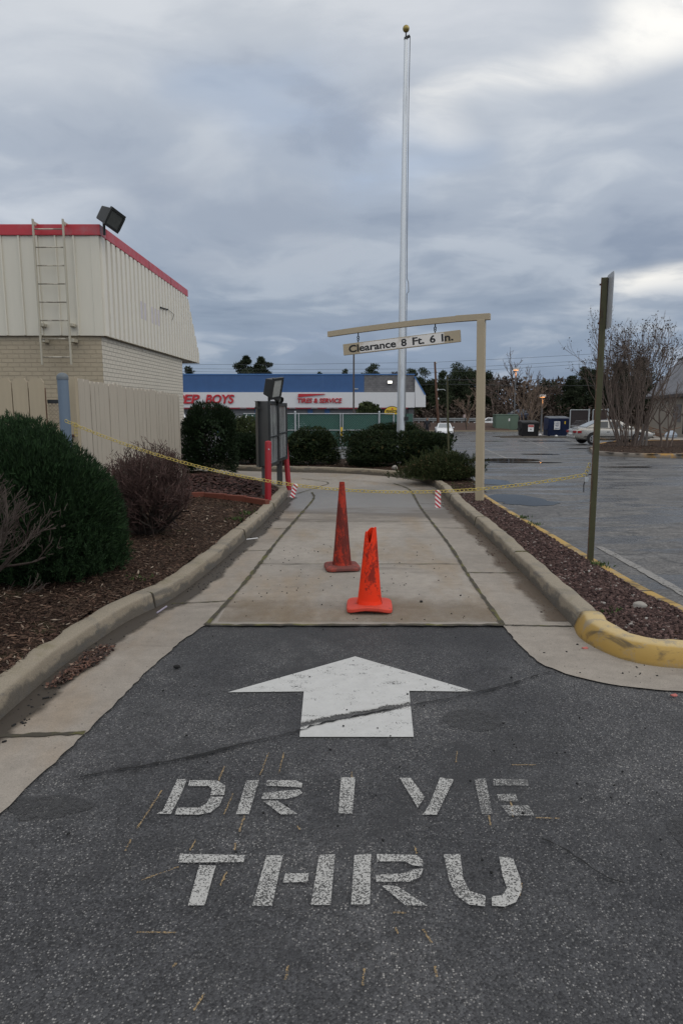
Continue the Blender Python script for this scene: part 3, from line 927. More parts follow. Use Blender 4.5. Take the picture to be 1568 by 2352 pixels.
jm = MB()
for pts, wd in ((LJ, .035), (RJ, .03)):
    jm.add(*ribbon(smooth_path(pts, .08), wd, .009, .45))
for (a, b_, y) in ((-.88, 1.24, 6.98), (-.80, 1.27, 9.6), (-.55, 1.33, 13.1)):
    jm.add(*ribbon([(a + (b_ - a) * i / 30, y + .012 * math.sin(i)) for i in range(31)], .012, .009, .5))
jm.add(*ribbon([(-1.02 + 2.24 * i / 40, 4.965 + rnd.uniform(-.012, .012)) for i in range(41)], .035, .010, .5))
for (a, b_, y0, y1) in ((-1.42, -.97, 5.52, 5.60), (-1.83, -1.30, 3.20, 3.245), (-1.12, -.70, 9.0, 9.05), (-1.2, -.80, 7.6, 7.65), (1.23, 1.74, 4.96, 4.93), (1.25, 1.77, 6.6, 6.58), (1.28, 1.82, 9.1, 9.05), (1.3, 1.84, 11.4, 11.3)):
    jm.add(*ribbon([(a + (b_ - a) * i / 14, y0 + (y1 - y0) * i / 14 + .004 * math.sin(i * 2)) for i in range(15)], .016 if y0 != 3.20 else .03, .010, .5))
jm.add(*ribbon(smooth_path([(-.95, 12.4), (-.45, 13.8), (-.3, 14.6), (-.9, 15.4)], .1), .02, .009, .4))
jm.add(*ribbon(smooth_path([(-2.6, 15.3), (-1.2, 15.2), (.2, 15.0), (1.2, 14.2)], .1), .016, .009, .4))
jm.build('pavement_joint', M_JOINT, bpy.data.objects['drive_lane'], world=True)


def stain_mat(name, col, s0, s1, amt, sc=(1, 1, 1), freq=2.2):
    # washed-in dirt and damp: a thin film with its own ragged outline
    def fn(t, b, p):
        uv = t.n('ShaderNodeTexCoord').outputs['UV']; u = t.sep(uv)[0]
        n = t.noise(t.scale(p, sc), freq, 7, .68)
        e = t.math('MULTIPLY', t.step(u, 0.0, .12), t.step(u, 1.0, .25))
        a = t.math('MULTIPLY', t.step(t.math('ADD', t.math('MULTIPLY', n, .8), t.math('MULTIPLY', e, .5)), s0, s1), amt)
        setb(t, b, col=t.mix(t.noise(p, 40, 4, .7), tuple(v * .7 for v in col), col), alpha=a, rough=.7)
    return mat(name, fn)


def film(name, path, wd, side, z, m, parent, o0=0.0):
    a_, b_ = offset(path, o0, side), offset(path, o0 + wd, side); n = len(a_); me = bpy.data.meshes.new(name)
    me.from_pydata([(x, y, z) for x, y in a_] + [(x, y, z) for x, y in b_], [], [(i, i + 1, n + i + 1, n + i) for i in range(n - 1)]); uv = me.uv_layers.new()
    for p in me.polygons:
        for li in p.loop_indices: uv.data[li].uv = (1.0 if me.loops[li].vertex_index >= n else .13, 0)
    return finish(name, me, m, parent)


GUT = [o for o in C.objects if o.name.startswith('gutter')]
M_DAMP = stain_mat('damp dirt film', (.060, .048, .036), .52, .74, .85, (1, .8, 1))
M_SILT = stain_mat('brown silt film', (.115, .080, .050), .60, .86, .75, (1, .7, 1), 3.0)
film('damp_stain', [q for q in lks if 1.5 < q.y < 12.2], .27, -1, .0075, M_DAMP, GUT[0], -.01)
film('silt_stain', [q for q in rks if 5.0 < q.y < 13], .34, +1, .0075, M_SILT, GUT[1], -.01)
film('silt_stain', smooth_path([(-.95, 5.05), (0, 5.05), (1.2, 5.05)], .1), 1.5, +1, .0055, stain_mat('tan silt film', (.23, .165, .095), .66, 1.05, .50, (1, .6, 1), 1.7), bpy.data.objects['drive_lane'])

lkp = [q for q in lks]
kerb('kerb', lkp, +1, M_KERB, joints=(5.45, 8.35, 10.6, 2.2))
kerb('kerb', rks, -1, M_KERB, joints=(7.0, 9.3, 11.6, 13.0))
KY = [(0.0, -.06), (0.0, .0), (.014, .05), (.034, .098), (.044, .116), (.058, .128), (.078, .134), (.12, .138), (.165, .136), (.186, .128), (.198, .110), (.205, -.06)]
ky1 = nks[:min(i for i, q in enumerate(nks) if q.x > 2.62)]
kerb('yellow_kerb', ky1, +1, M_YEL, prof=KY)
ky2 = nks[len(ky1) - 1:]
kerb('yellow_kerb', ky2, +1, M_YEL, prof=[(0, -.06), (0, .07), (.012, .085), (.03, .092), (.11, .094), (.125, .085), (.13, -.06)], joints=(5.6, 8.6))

# beds
lk_in = offset(lks, .135, +1)
mulch_poly = lk_in + [(-6.5, 17.5), (-8.0, 15.0), (-8.0, 1.2)]


def z_left(x, y):
    e = min(1, max(0, (-1.2 - x) / 1.2))
    return .105 + .05 * e + .018 * math.sin(x * 3.1 + y * 1.3) * math.sin(y * 2.3)


bed('mulch_bed', mulch_poly, M_MULCH, z_left)
mid_poly = [(q.x, q.y + .14) for q in rks if q.y > 13.6] + [(-4.6, 21.5), (3.2, 21.5), (3.0, 18.0), (2.75, 14.0), (2.5, 12.1), (2.0, 12.1), (2.05, 13.6)]
z_mid = lambda x, y: .10 + gz(y) + .02 * math.sin(x * 2.7) * math.sin(y * 2.1)
bed('mulch_bed', mid_poly, M_MULCH, z_mid)
gr_poly = offset([q for q in rks if q.y < 12.05], .13, -1) + [(2.42, 12.05)] + list(reversed([q for q in offset(nks, .135, +1) if q[1] > 4.15]))
z_gr = lambda x, y: .078 + .025 * math.sin(min(1, max(0, (x - 1.9) / .85)) * math.pi) + .008 * math.sin(x * 9) * math.sin(y * 7)
bed('rock_bed', offset([q for q in rks if q.y < 12.05], .16, -1) + [(2.42, 12.05)] + list(reversed([q for q in offset(nks, .17, +1) if q[1] > 4.15])), M_MULCH, z_gr, .06)
rocks('lava_rock', scatter_pts(gr_poly, 17000, lambda x, y: min(1, 5.5 / y) ** .8), z_gr, M_LAVA, .007, .019)
near_m = [q for q in lk_in if q[1] < 9] + [(-3.3, 9), (-3.6, 5), (-2.7, 2.0), (-2.2, 1.2)]
chips('bark_chips', scatter_pts(near_m, 17000, lambda x, y: min(1, 4.0 / y) ** 1.6), z_left, M_CHIP, .012, .07, wr=.22)
far_m = [q for q in lk_in if 8.5 < q[1]] + [(-3.6, 15), (-3.3, 8.5)]
chips('bark_chips', scatter_pts(far_m, 6000), z_left, M_CHIP, .03, .07)
chips('bark_chips', scatter_pts(mid_poly, 5000, lambda x, y: 1 if y < 18.5 else .2), z_mid, M_CHIP, .03, .08)

# mulch kerb across the strip at the foot of the clearance post
MB().box((1.98, 11.95, -.02), (2.44, 12.10, .125)).build('kerb', M_KERB, bevel=.02, kind='structure')

# ---- road paint
def c8(x, y): return G((300 + x * .70153) * .91855, (1580 + y * .70153) * .91855)


def flat_poly(pts, z): return [(*c8(*q), z) for q in pts]


def road_paint(name, polys, m, z=.002):
    mb = MB()
    for q in polys: mb.sheet(flat_poly(q, z))
    return mb.build(name, m, ASPH)


road_paint('painted_arrow', [[(838, 87), (385, 215), (655, 212), (640, 374), (1046, 374), (1030, 210), (1268, 213)]], M_ARROW, 0.0)
road_paint('painted_letter', [[(205, 526), (240, 526), (215, 588), (182, 650), (128, 650), (152, 640)], [(248, 530), (345, 530), (376, 548), (372, 583), (322, 583), (328, 562), (316, 551), (243, 551)],
           [(322, 589), (368, 589), (355, 620), (322, 645), (280, 653), (195, 653), (205, 628), (278, 628), (310, 612)]], M_LETTER)
road_paint('painted_letter', [[(450, 532), (496, 529), (460, 651), (414, 651)], [(525, 530), (625, 530), (650, 541), (647, 556), (600, 553), (519, 549)], [(510, 575), (560, 570), (640, 563), (650, 575), (625, 590), (590, 597), (504, 597)], [(510, 604), (560, 602), (632, 650), (575, 653)]], M_LETTER)
road_paint('painted_letter', [[(788, 520), (838, 520), (828, 650), (778, 648)]], M_LETTER)
road_paint('painted_letter', [[(995, 520), (1035, 522), (1086, 590), (1060, 628)], [(1140, 520), (1189, 527), (1128, 653), (1077, 653), (1100, 620)]], M_LETTER)
road_paint('painted_letter', [[(1262, 527), (1302, 523), (1326, 650), (1288, 650)], [(1328, 525), (1450, 527), (1456, 550), (1330, 548)], [(1342, 580), (1408, 578), (1418, 605), (1350, 605)], [(1358, 620), (1455, 620), (1475, 656), (1385, 656)]], M_LETTERF)
road_paint('painted_letter', [[(215, 793), (448, 797), (440, 822), (208, 824)], [(283, 833), (342, 835), (302, 976), (243, 977)]], M_LETTER)
road_paint('painted_letter', [[(522, 798), (581, 798), (542, 978), (472, 978)], [(590, 862), (672, 862), (668, 893), (580, 895)], [(710, 795), (766, 795), (750, 975), (680, 975)]], M_LETTER)
road_paint('painted_letter', [[(835, 797), (894, 793), (890, 973), (823, 973)], [(915, 793), (1055, 797), (1079, 815), (1078, 838), (1040, 833), (1015, 819), (915, 820)],
           [(912, 868), (1010, 862), (1045, 848), (1080, 845), (1070, 875), (1030, 892), (912, 892)], [(930, 905), (985, 907), (1098, 978), (1015, 975)]], M_LETTER)
road_paint('painted_letter', [[(1152, 795), (1211, 793), (1222, 880), (1245, 925), (1302, 943), (1299, 980), (1240, 973), (1195, 940), (1172, 885)],
           [(1350, 803), (1399, 808), (1425, 880), (1432, 920), (1410, 965), (1370, 981), (1325, 978), (1323, 945), (1362, 940), (1378, 915), (1362, 870)]], M_LETTER)
ch = MB()
for (x0, y0, x1, y1) in [(150, 565, 62, 700), (40, 740, 18, 780), (372, 480, 352, 530), (403, 575, 372, 650), (445, 655, 425, 712), (270, 740, 250, 780), (412, 752, 408, 778), (380, 855, 358, 905), (530, 430, 500, 510), (585, 430, 565, 505),
                         (1200, 425, 1196, 465), (1395, 474, 1480, 474), (1480, 662, 1568, 665), (1315, 655, 1320, 690), (1050, 765, 1056, 790), (208, 838, 75, 885), (632, 690, 640, 705), (825, 500, 826, 520), (60, 1070, 200, 1072),
                         (300, 1290, 262, 1350), (980, 1055, 990, 1075), (1080, 1060, 1110, 1110), (870, 1200, 865, 1260), (1120, 1190, 1130, 1230), (600, 1190, 590, 1240), (200, 1180, 190, 1195), (1430, 895, 1420, 940), (1390, 600, 1400, 660), (975, 1000, 1020, 1002)]:
    a, b_ = c8(x0, y0), c8(x1, y1)
    n_ = 9
    ch.add(*ribbon([(a[0] + (b_[0] - a[0]) * i / n_ + rnd.uniform(-.002, .002), a[1] + (b_[1] - a[1]) * i / n_) for i in range(n_ + 1)], .0062, .0005, .5))
ch.build('survey_marks', M_CHALK, ASPH)
ck = smooth_path([c8(*q) for q in [(-140, 520), (0, 495), (130, 472), (250, 448), (330, 428), (430, 402), (540, 378), (640, 352), (700, 332), (800, 312), (900, 290), (1000, 270), (1030, 262), (1130, 248), (1250, 222), (1400, 185), (1530, 142)]], .03)
ck = [(q.x + rnd.uniform(-.006, .006), q.y + rnd.uniform(-.008, .008)) for q in ck]
MB().add(*ribbon(ck, .0095, .005, .8, lambda t: .6 + .9 * math.sin(t * 9) ** 2 * (1 - t * .4))).build('crack', M_CRACK, ASPH)


for pts_ in ([(1500, 740), (1560, 765), (1620, 800), (1700, 860), (1790, 900)],):
    q_ = [(q.x + rnd.uniform(-.006, .006), q.y + rnd.uniform(-.006, .006)) for q in smooth_path([c8(*q) for q in pts_], .03)]
    MB().add(*ribbon(q_, .006, .005, .95)).build('crack', M_CRACK, ASPH)


def blob_poly(cx, cy, rx, ry, z, n=64, amp=.30, seed=0):
    r = random.Random(seed); ph = [r.uniform(0, 6.28) for _ in range(6)]
    out = []
    for i in range(n):
        a = 2 * math.pi * i / n
        k = 1 + amp * sum(math.sin((j + 2) * a + ph[j]) / (j + 1.6) for j in range(6)) * .6
        out.append((cx + rx * k * math.cos(a), cy + ry * k * math.sin(a), z))
    return out


MB().sheet(blob_poly(-1.22, 2.62, .15, .10, -.002, seed=4)).build('asphalt_repair', M_SEAL, ASPH)
MB().sheet(blob_poly(.70, 3.42, .16, .13, -.003, seed=2, amp=.08)).build('asphalt_repair', M_SEAL, ASPH)
MB().sheet(blob_poly(1.42, 2.32, .13, .26, -.002, seed=12)).build('asphalt_repair', M_SEAL, ASPH)
_m = mat('tar smear along crack', lambda t, b, p: setb(t, b, col=(.022, .022, .023), rough=.7, alpha=t.math('MULTIPLY', t.step(t.noise(p, 11, 6, .7), .42, .62), .38)))
MB().add(*ribbon([q for q in ck if q[0] < -.15], .07, .003, .5, lambda t: 1.25 - t)).build('tar_smear', _m, ASPH)

# white line at the lot's edge
wl = MB()
a = [GG(1372, 1253)[:2], GG(1420, 1279)[:2], GG(1490, 1318)[:2], GG(1568, 1362)[:2], GG(1660, 1415)[:2]]
wl.add(*ribbon(smooth_path(a, .1), .095, -.006, .2))
for x0, y0, x1, y1 in ((1180, 1060, 1110, 1030), (1260, 1030, 1190, 1005), (1330, 1020, 1290, 1006)):
    A, B = GG(x0, y0), GG(x1, y1)
    wl.add(*[(lambda vs, fs: ([(q[0], q[1], gz(q[1]) - .006) for q in vs], fs))(*ribbon([(A[0] + (B[0] - A[0]) * i / 6, A[1] + (B[1] - A[1]) * i / 6) for i in range(7)], .10, 0, .3))][0])
wl.build('parking_line', M_OLDLINE, bpy.data.objects['parking_lot'])

# puddles
for k, (x, y, rx, ry, sd_) in enumerate([(1172, 1144, .50, .62, 3), (1222, 1155, .42, .34, 8), (1135, 1107, .40, .55, 5), (1150, 1056, 1.5, .9, 6), (1205, 1062, 1.0, .35, 7), (1240, 1043, .7, .5, 12), (1330, 1030, .5, .5, 13), (1440, 1072, .7, .25, 14), (1120, 1013, 1.4, .9, 15), (1255, 1013, 1.8, 1.2, 16)]):
    X, Y, Z = GG(x, y)
    pl = [(a_, b_, gz(b_) - .0075 + k * .0006) for a_, b_, _ in blob_poly(X, Y, rx, ry, 0, seed=sd_)]
    o = MB().sheet(pl).build('puddle', M_WATER, kind='structure')

# ------------------------------------------------------------------ vegetation builders
def unit(a):
    return a / np.maximum(np.linalg.norm(a, axis=-1, keepdims=True), 1e-9)


def blades(name, P, D, L, Wd, m, parent, g, kind=None):
    """elongated diamond leaves at P along D"""
    n = len(P); side = unit(np.cross(D, unit(g.normal(size=(n, 3)))))
    L = np.asarray(L).reshape(-1, 1) * np.ones((n, 1)); Wd = np.asarray(Wd).reshape(-1, 1) * np.ones((n, 1))
    v = np.stack([P, P + D * L * .45 + side * Wd / 2, P + D * L, P + D * L * .45 - side * Wd / 2], 1).reshape(-1, 3)
    return np_mesh(name, v, np.arange(4 * n).reshape(n, 4), m, parent, kind)


def lump_dirs(n, g, zmin=-.6, K=46, amp=.17, wid=.32):
    d_ = unit(g.normal(size=(n * 2, 3))); d_ = d_[d_[:, 2] > zmin][:n]
    c = unit(g.normal(size=(K, 3))); a = g.normal(0, amp, K)
    r = 1 + (np.exp(-((d_[:, None] - c[None]) ** 2).sum(-1) / (2 * wid * wid)) * a).sum(1)
    return d_, r


def bush(name, label, cat, x, y, z0, rx, ry, h, n, leaf, wid, m, seed, group=None, up=.45, zmin=-.55, zc=.48, depth=.30, stem=True, amp=.17, square=1.0, jit=.55, core=.80, inner=1.5, sprays=None, skirt=False):
    """dense evergreen shrub: leaves through the outer shell of a lumpy crown over a dark leafy core"""
    g = np.random.default_rng(seed)
    t = thing(name, label, cat, (x, y, z0), 0, group)
    d_, r = lump_dirs(n, g, zmin, amp=amp)
    n = len(d_)

    def widen(P, e):
        if skirt:
            lo = e[:, 2] < 0; z_ = np.clip(-e[lo, 2], 0, .98); P[lo, :2] *= ((1 - z_ ** 4) ** .25 / np.sqrt(1 - z_ ** 2))[:, None]
        return P
    e = np.sign(d_) * np.abs(d_) ** square
    e = e / np.maximum(1e-6, (np.abs(e) ** 2.0).sum(1, keepdims=True) ** .5) if square == 1.0 else e / np.maximum(1e-6, (np.abs(e) ** 3).sum(1, keepdims=True) ** (1 / 3))
    rad = np.array([rx, ry, h * (1 - zc)])
    dep = r * (1 - depth * g.random(n) ** 1.3)
    P = e * dep[:, None] * rad + np.array([0, 0, h * zc])
    low = P[:, 2] < h * zc
    P[low, 2] = h * zc + (P[low, 2] - h * zc) * (zc / (1 - zc))
    P = widen(P, e)
    D = unit(e + np.array([0, 0, up]) + g.normal(0, jit, (n, 3)))
    keep = P[:, 2] > .01
    blades('foliage', P[keep], D[keep], leaf * g.uniform(.6, 1.35, keep.sum()), wid * g.uniform(.7, 1.4, keep.sum()), m, t, g)
    # inner shaded leaves: a second, denser, slightly smaller layer so nothing shows through
    k = n // 3
    d2, r2 = lump_dirs(k, g, zmin, amp=amp)
    k = len(d2)
    e2 = d2 if square == 1.0 else (lambda q: q / np.maximum(1e-6, (np.abs(q) ** 3).sum(1, keepdims=True) ** (1 / 3)))(np.sign(d2) * np.abs(d2) ** square)
    P2 = e2 * (r2 * core * g.uniform(.75, 1, k))[:, None] * rad + np.array([0, 0, h * zc])
    low = P2[:, 2] < h * zc; P2[low, 2] = h * zc + (P2[low, 2] - h * zc) * (zc / (1 - zc))
    P2 = widen(P2, e2)
    D2 = unit(np.cross(e2, g.normal(size=(k, 3))))
    s2 = inner
    blades('inner_foliage', P2, D2, leaf * s2 * g.uniform(.8, 1.3, k), wid * 2.6 * s2 * np.ones(k), m, t, g)
    if sprays:
        ns, per, sl_ = sprays; ds, rs = lump_dirs(ns, g, -.92 if skirt else -.35, amp=amp); ns = len(ds)
        ps_ = ds * (rs * g.uniform(.80, 1.0, ns))[:, None] * rad + np.array([0, 0, h * zc]); lw = ps_[:, 2] < h * zc
        ps_[lw, 2] = h * zc + (ps_[lw, 2] - h * zc) * (zc / (1 - zc))
        ps_ = widen(ps_, ds)
        ax = unit(ds * .55 + np.array([0, 0, .95]) + g.normal(0, .28, (ns, 3))); ln = sl_ * g.uniform(.5, 1.4, ns)
        tt = g.random((ns, per)); pp = ps_[:, None] + ax[:, None] * (tt * ln[:, None])[..., None] + g.normal(0, .012, (ns, per, 3)) * (1.3 - tt)[..., None]
        dd = unit(ax[:, None] + g.normal(0, .42, (ns, per, 3))); pp, dd = pp.reshape(-1, 3), dd.reshape(-1, 3); k = pp[:, 2] > .02
        blades('sprays', pp[k], dd[k], leaf * .75 * g.uniform(.6, 1.3, k.sum()), wid * .9 * np.ones(k.sum()), m, t, g)
    if stem:
        mb = MB()
        for i in range(5):
            a_ = g.uniform(0, 6.28); mb.tube([(0.02 * math.cos(a_), .02 * math.sin(a_), -.03), (rx * .2 * math.cos(a_), ry * .2 * math.sin(a_), h * .3), (rx * .4 * math.cos(a_), ry * .4 * math.sin(a_), h * .6)], [.025, .018, .01], 5)
        mb.build('stem', M_TRUNK, t, world=False)
    return t


def seg_arrays(segs, sides=3):
    A = np.array([s_[0] for s_ in segs], float); B = np.array([s_[1] for s_ in segs], float)
    ra = np.array([s_[2] for s_ in segs]); rb = np.array([s_[3] for s_ in segs]); n = len(segs)
    D = unit(B - A); ref = np.where(np.abs(D[:, 2:3]) < .9, np.array([[0, 0, 1.0]]), np.array([[1.0, 0, 0]]))
    a_ = unit(np.cross(D, ref)); b_ = np.cross(D, a_)
    vs = []
    for P, r in ((A, ra), (B, rb)):
        for k in range(sides):
            th = 2 * np.pi * k / sides
            vs.append(P + (a_ * np.cos(th) + b_ * np.sin(th)) * r[:, None])
    Vv = np.stack(vs, 1).reshape(-1, 3)
    f = np.array([(k, (k + 1) % sides, sides + (k + 1) % sides, sides + k) for k in range(sides)])
    F_ = (f[None] + (np.arange(n) * 2 * sides)[:, None, None]).reshape(-1, 4)
    return Vv, F_


def grow(segs, tips, p, d_, L, r, depth, r_, spread, nb, shrink=.72, rmin=.002, bendup=.12, parts=3, gnarl=.16):
    """one wandering branch, then nb smaller ones along its outer part"""
    q = Vector(p); dd = Vector(d_).normalized(); pts = [q.copy()]
    for i in range(parts):
        dd = (dd + Vector((r_.gauss(0, gnarl), r_.gauss(0, gnarl), r_.gauss(0, gnarl) + bendup))).normalized()
        q2 = q + dd * (L / parts); ra, rb = r * (1 - .35 * i / parts), r * (1 - .35 * (i + 1) / parts)
        segs.append((tuple(q), tuple(q2), max(ra, rmin), max(rb, rmin))); q = q2; pts.append(q.copy())
    if depth <= 0:
        tips.append((tuple(q), tuple(dd))); return
    for k in range(nb):
        f = r_.uniform(.35, 1.0) if k else 1.0
        i = min(int(f * parts), parts - 1); b_ = pts[i].lerp(pts[i + 1], f * parts - i) if f < 1 else pts[-1]
        nd = (dd + Vector((r_.gauss(0, spread), r_.gauss(0, spread), r_.gauss(0, spread) * .8))).normalized()
        grow(segs, tips, b_, nd, L * shrink * r_.uniform(.75, 1.15), r * .62, depth - 1, r_, spread, nb, shrink, rmin, bendup, parts, gnarl)


def twig_shrub(name, label, cat, x, y, z0, rx, h, stems, depth, nb, m, seed, r0=.012, rmin=.0022, spread=.42, lean=.75, shrink=.68, first=.42, group=None, dirs=None, gnarl=.2, base=.06, clip=None):
    r_ = random.Random(seed); t = thing(name, label, cat, (x, y, z0), 0, group); segs, tips = [], []
    for i in range(stems):
        a_ = r_.uniform(0, 6.28); l_ = lean * math.sqrt(r_.random())
        d_ = Vector((math.cos(a_) * l_, math.sin(a_) * l_, 1)) if dirs is None else Vector(dirs(r_))
        grow(segs, tips, (r_.gauss(0, base), r_.gauss(0, base), -.02), d_, h * first * r_.uniform(.8, 1.15), r0 * r_.uniform(.7, 1.2), depth, r_, spread, nb, shrink, rmin, .06, 3, gnarl)
    if clip:
        segs = [s_ for s_ in segs if clip(s_[1], r_)]
    big = [s_ for s_ in segs if s_[2] > r0 * .55]; small = [s_ for s_ in segs if s_[2] <= r0 * .55]
    Vv, F_ = seg_arrays(big, 5); np_mesh('stem', Vv, F_, M_TRUNK if m is M_TWIG_RED else m, t)
    Vv, F_ = seg_arrays(small, 3); np_mesh('twigs', Vv, F_, m, t)
    return t, tips


def conifer(name, label, x, y, z0, h, rx, n, m, seed, style='round', group=None, trunk=.18, leaf=.34, cat='tree', thin=1.0):
    g = np.random.default_rng(seed); t = thing(name, label, cat, (x, y, z0), 0, group)
    K = 40; f = np.sort(g.uniform(.22 if style != 'low' else .05, 1, K))
    if style == 'spire': wr = np.clip(1.02 - f, .05, 1) ** .8
    elif style == 'round': wr = np.sin(np.clip((f - .1) / .92, 0, 1) * np.pi) ** .55
    else: wr = np.sin(np.clip((f + .1) / 1.12, 0, 1) * np.pi) ** .5
    a_ = g.uniform(0, 6.28, K); rr = rx * wr * g.uniform(.25, 1.0, K)
    cen = np.stack([rr * np.cos(a_), rr * np.sin(a_), f * h * g.uniform(.93, 1.02, K)], 1)
    sz = rx * g.uniform(.22, .46, K) * (.55 + .6 * wr) * thin
    idx = g.integers(0, K, n); o_ = unit(g.normal(size=(n, 3))) * (g.random((n, 1)) ** .45)
    P = cen[idx] + o_ * sz[idx][:, None] * np.array([1.15, 1.15, .72])
    D = unit(o_ + np.array([0, 0, .35]) + g.normal(0, .5, (n, 3)))
    blades('crown', P, D, leaf * g.uniform(.6, 1.3, n), leaf * .42 * g.uniform(.6, 1.3, n), m, t, g)
    segs = [((0, 0, -.2), (0.02 * h, 0, h * .5), trunk, trunk * .65), ((0.02 * h, 0, h * .5), (0, 0, h * .96), trunk * .65, .02)]
    for i in range(K):
        segs.append(((0.01 * h, 0, max(.1, cen[i, 2] - sz[i] * .8)), tuple(cen[i]), trunk * .22, .015))
    Vv, F_ = seg_arrays(segs, 5); np_mesh('trunk', Vv, F_, M_TRUNK, t)
    return t


def bare_tree(name, label, x, y, z0, h, seed, depth=5, nb=3, m=None, r0=.16, rmin=.016, spread=.42, first=.38, stems=1, lean=.05, group=None, shrink=.70, cat='tree', base=.1):
    r_ = random.Random(seed); t = thing(name, label, cat, (x, y, z0), 0, group); segs, tips = [], []
    for i in range(stems):
        a_ = r_.uniform(0, 6.28) if stems == 1 else 6.28 * i / stems + r_.uniform(-.4, .4)
        grow(segs, tips, (base * math.cos(a_) * (stems > 1), base * math.sin(a_) * (stems > 1), -.1), (math.cos(a_) * lean, math.sin(a_) * lean, 1), h * first * r_.uniform(.85, 1.1), r0 * r_.uniform(.8, 1.1), depth, r_, spread, nb, shrink, rmin, .08, 3, .12)
    big = [s_ for s_ in segs if s_[2] > r0 * .5]; small = [s_ for s_ in segs if s_[2] <= r0 * .5]
    Vv, F_ = seg_arrays(big, 6); np_mesh('trunk', Vv, F_, m or M_TWIG_BR, t)
    Vv, F_ = seg_arrays(small, 3); np_mesh('branches', Vv, F_, m or M_TWIG_BR, t)
    return t, tips

# ------------------------------------------------------------------ restaurant building
def YX(x, y, X):
    r = ray(x, y); t = X / r[0]
    return (X, r[1] * t, EYE + r[2] * t)


YB = 12.0
XW = V(232, 655, YB)[0]
ZB = V(232, 771, YB)[2]; ZT = V(231, 516, YB)[2]; ZR = V(231, 541, YB)[2]
YT = YX(427, 660, XW)[1]; YE = YX(459, 838, XW)[1]; YBR = YX(421, 900, XW - .06)[1]
bld = thing('restaurant_building', 'cream ribbed-metal and painted brick building with red coping at left edge', 'building', (XW, YB, 0))
MB().box((-16, YB + .06, -.1), (XW - .06, YB + .30, ZB + .4)).build('front_wall', M_BRICK_F, bld)
MB().box((XW - .30, YB + .302, -.1), (XW - .06, YBR, ZB + .4)).box((-16, YBR - .24, -.1), (XW - .302, YBR - .002, ZB + .4)).build('side_wall', M_BRICK_S, bld)
# corner pier of the side wall shows cream paint right up to the corner
MB().box((XW - .062, YB + .062, -.1), (XW - .055, YB + .32, ZB + .3)).build('side_wall', M_BRICK_S, bld)
fp = MB().box((-16, YB, ZB), (XW - .012, YB + .08, ZR + .02))
for px in (10, 51, 92, 134, 176):
    X = V(px, 655, YB)[0]; fp.box((X - .014, YB - .026, ZB + .004), (X + .014, YB + .01, ZR))
fp.box((V(213, 655, YB)[0], YB - .008, ZB - .004), (XW + .012, YB + .02, ZR))
fp.build('front_fascia', M_CREAM, bld, bevel=.004)
side = MB()
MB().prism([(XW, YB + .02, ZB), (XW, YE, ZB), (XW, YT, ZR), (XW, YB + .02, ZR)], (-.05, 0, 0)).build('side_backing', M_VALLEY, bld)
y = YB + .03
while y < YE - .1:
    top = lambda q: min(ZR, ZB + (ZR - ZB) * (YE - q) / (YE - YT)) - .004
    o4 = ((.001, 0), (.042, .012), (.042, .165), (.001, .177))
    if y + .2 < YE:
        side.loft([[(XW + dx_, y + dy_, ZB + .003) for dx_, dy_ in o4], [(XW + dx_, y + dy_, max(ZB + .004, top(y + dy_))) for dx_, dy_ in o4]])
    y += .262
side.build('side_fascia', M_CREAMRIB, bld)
MB().prism([(XW - .051, YE, ZB), (XW - .051, YT, ZR), (XW - .051, YT - .06, ZR), (XW - .051, YE - .06, ZB)], (-9, 0, 0)).build('rear_slope', M_TRIMDK, bld)
MB().box((-16, YB - .035, ZR), (XW + .045, YB + .3, ZT)).box((XW - .25, YB + .302, ZR), (XW + .047, YT + .02, ZT)).build('coping', M_REDBAND, bld, bevel=.006)
for yy in (14.9, 16.75): MB().box((XW + .046, yy, ZR + .004), (XW + .050, yy + .018, ZT - .004)).build('coping_joint', plain('coping joint', (.18, .02, .025)), bld)
MB().box((-16, YB + .31, ZT - .35), (XW - .26, YT - .1, ZT - .25)).build('roof', M_SOFFIT, bld)
MB().box((XW - 3, YBR + .002, ZB + .002), (XW - .052, YE - .08, ZB + .03)).box((XW - .055, YB + .1, ZB + .003), (XW - .052, YBR, ZB + .02)).build('soffit', M_SOFFIT, bld)
# faded shadow of removed sign, and a loose bracket with wires
for k in range(5):
    p0 = YX(325 + k * 10.6, 712 + k * 5, XW + .04); yy = YB + .03 + .262 * round((p0[1] - YB - .03 - .1) / .262); MB().box((XW + .0425, yy + .03, p0[2] - .17), (XW + .0432, yy + .165, p0[2] + .17)).build('sign_stain', plain('faded mauve stain', (.56, .52, .54), .5), bld)
b0, b1 = YX(369, 706, XW + .06), YX(386, 711, XW + .06); b2 = YX(400, 722, XW + .06)
MB().tube([b0, b1], .016, 5).tube([b1, b2, YX(396, 735, XW + .06)], .005, 4).build('sign_bracket', M_TRIMDK, bld)

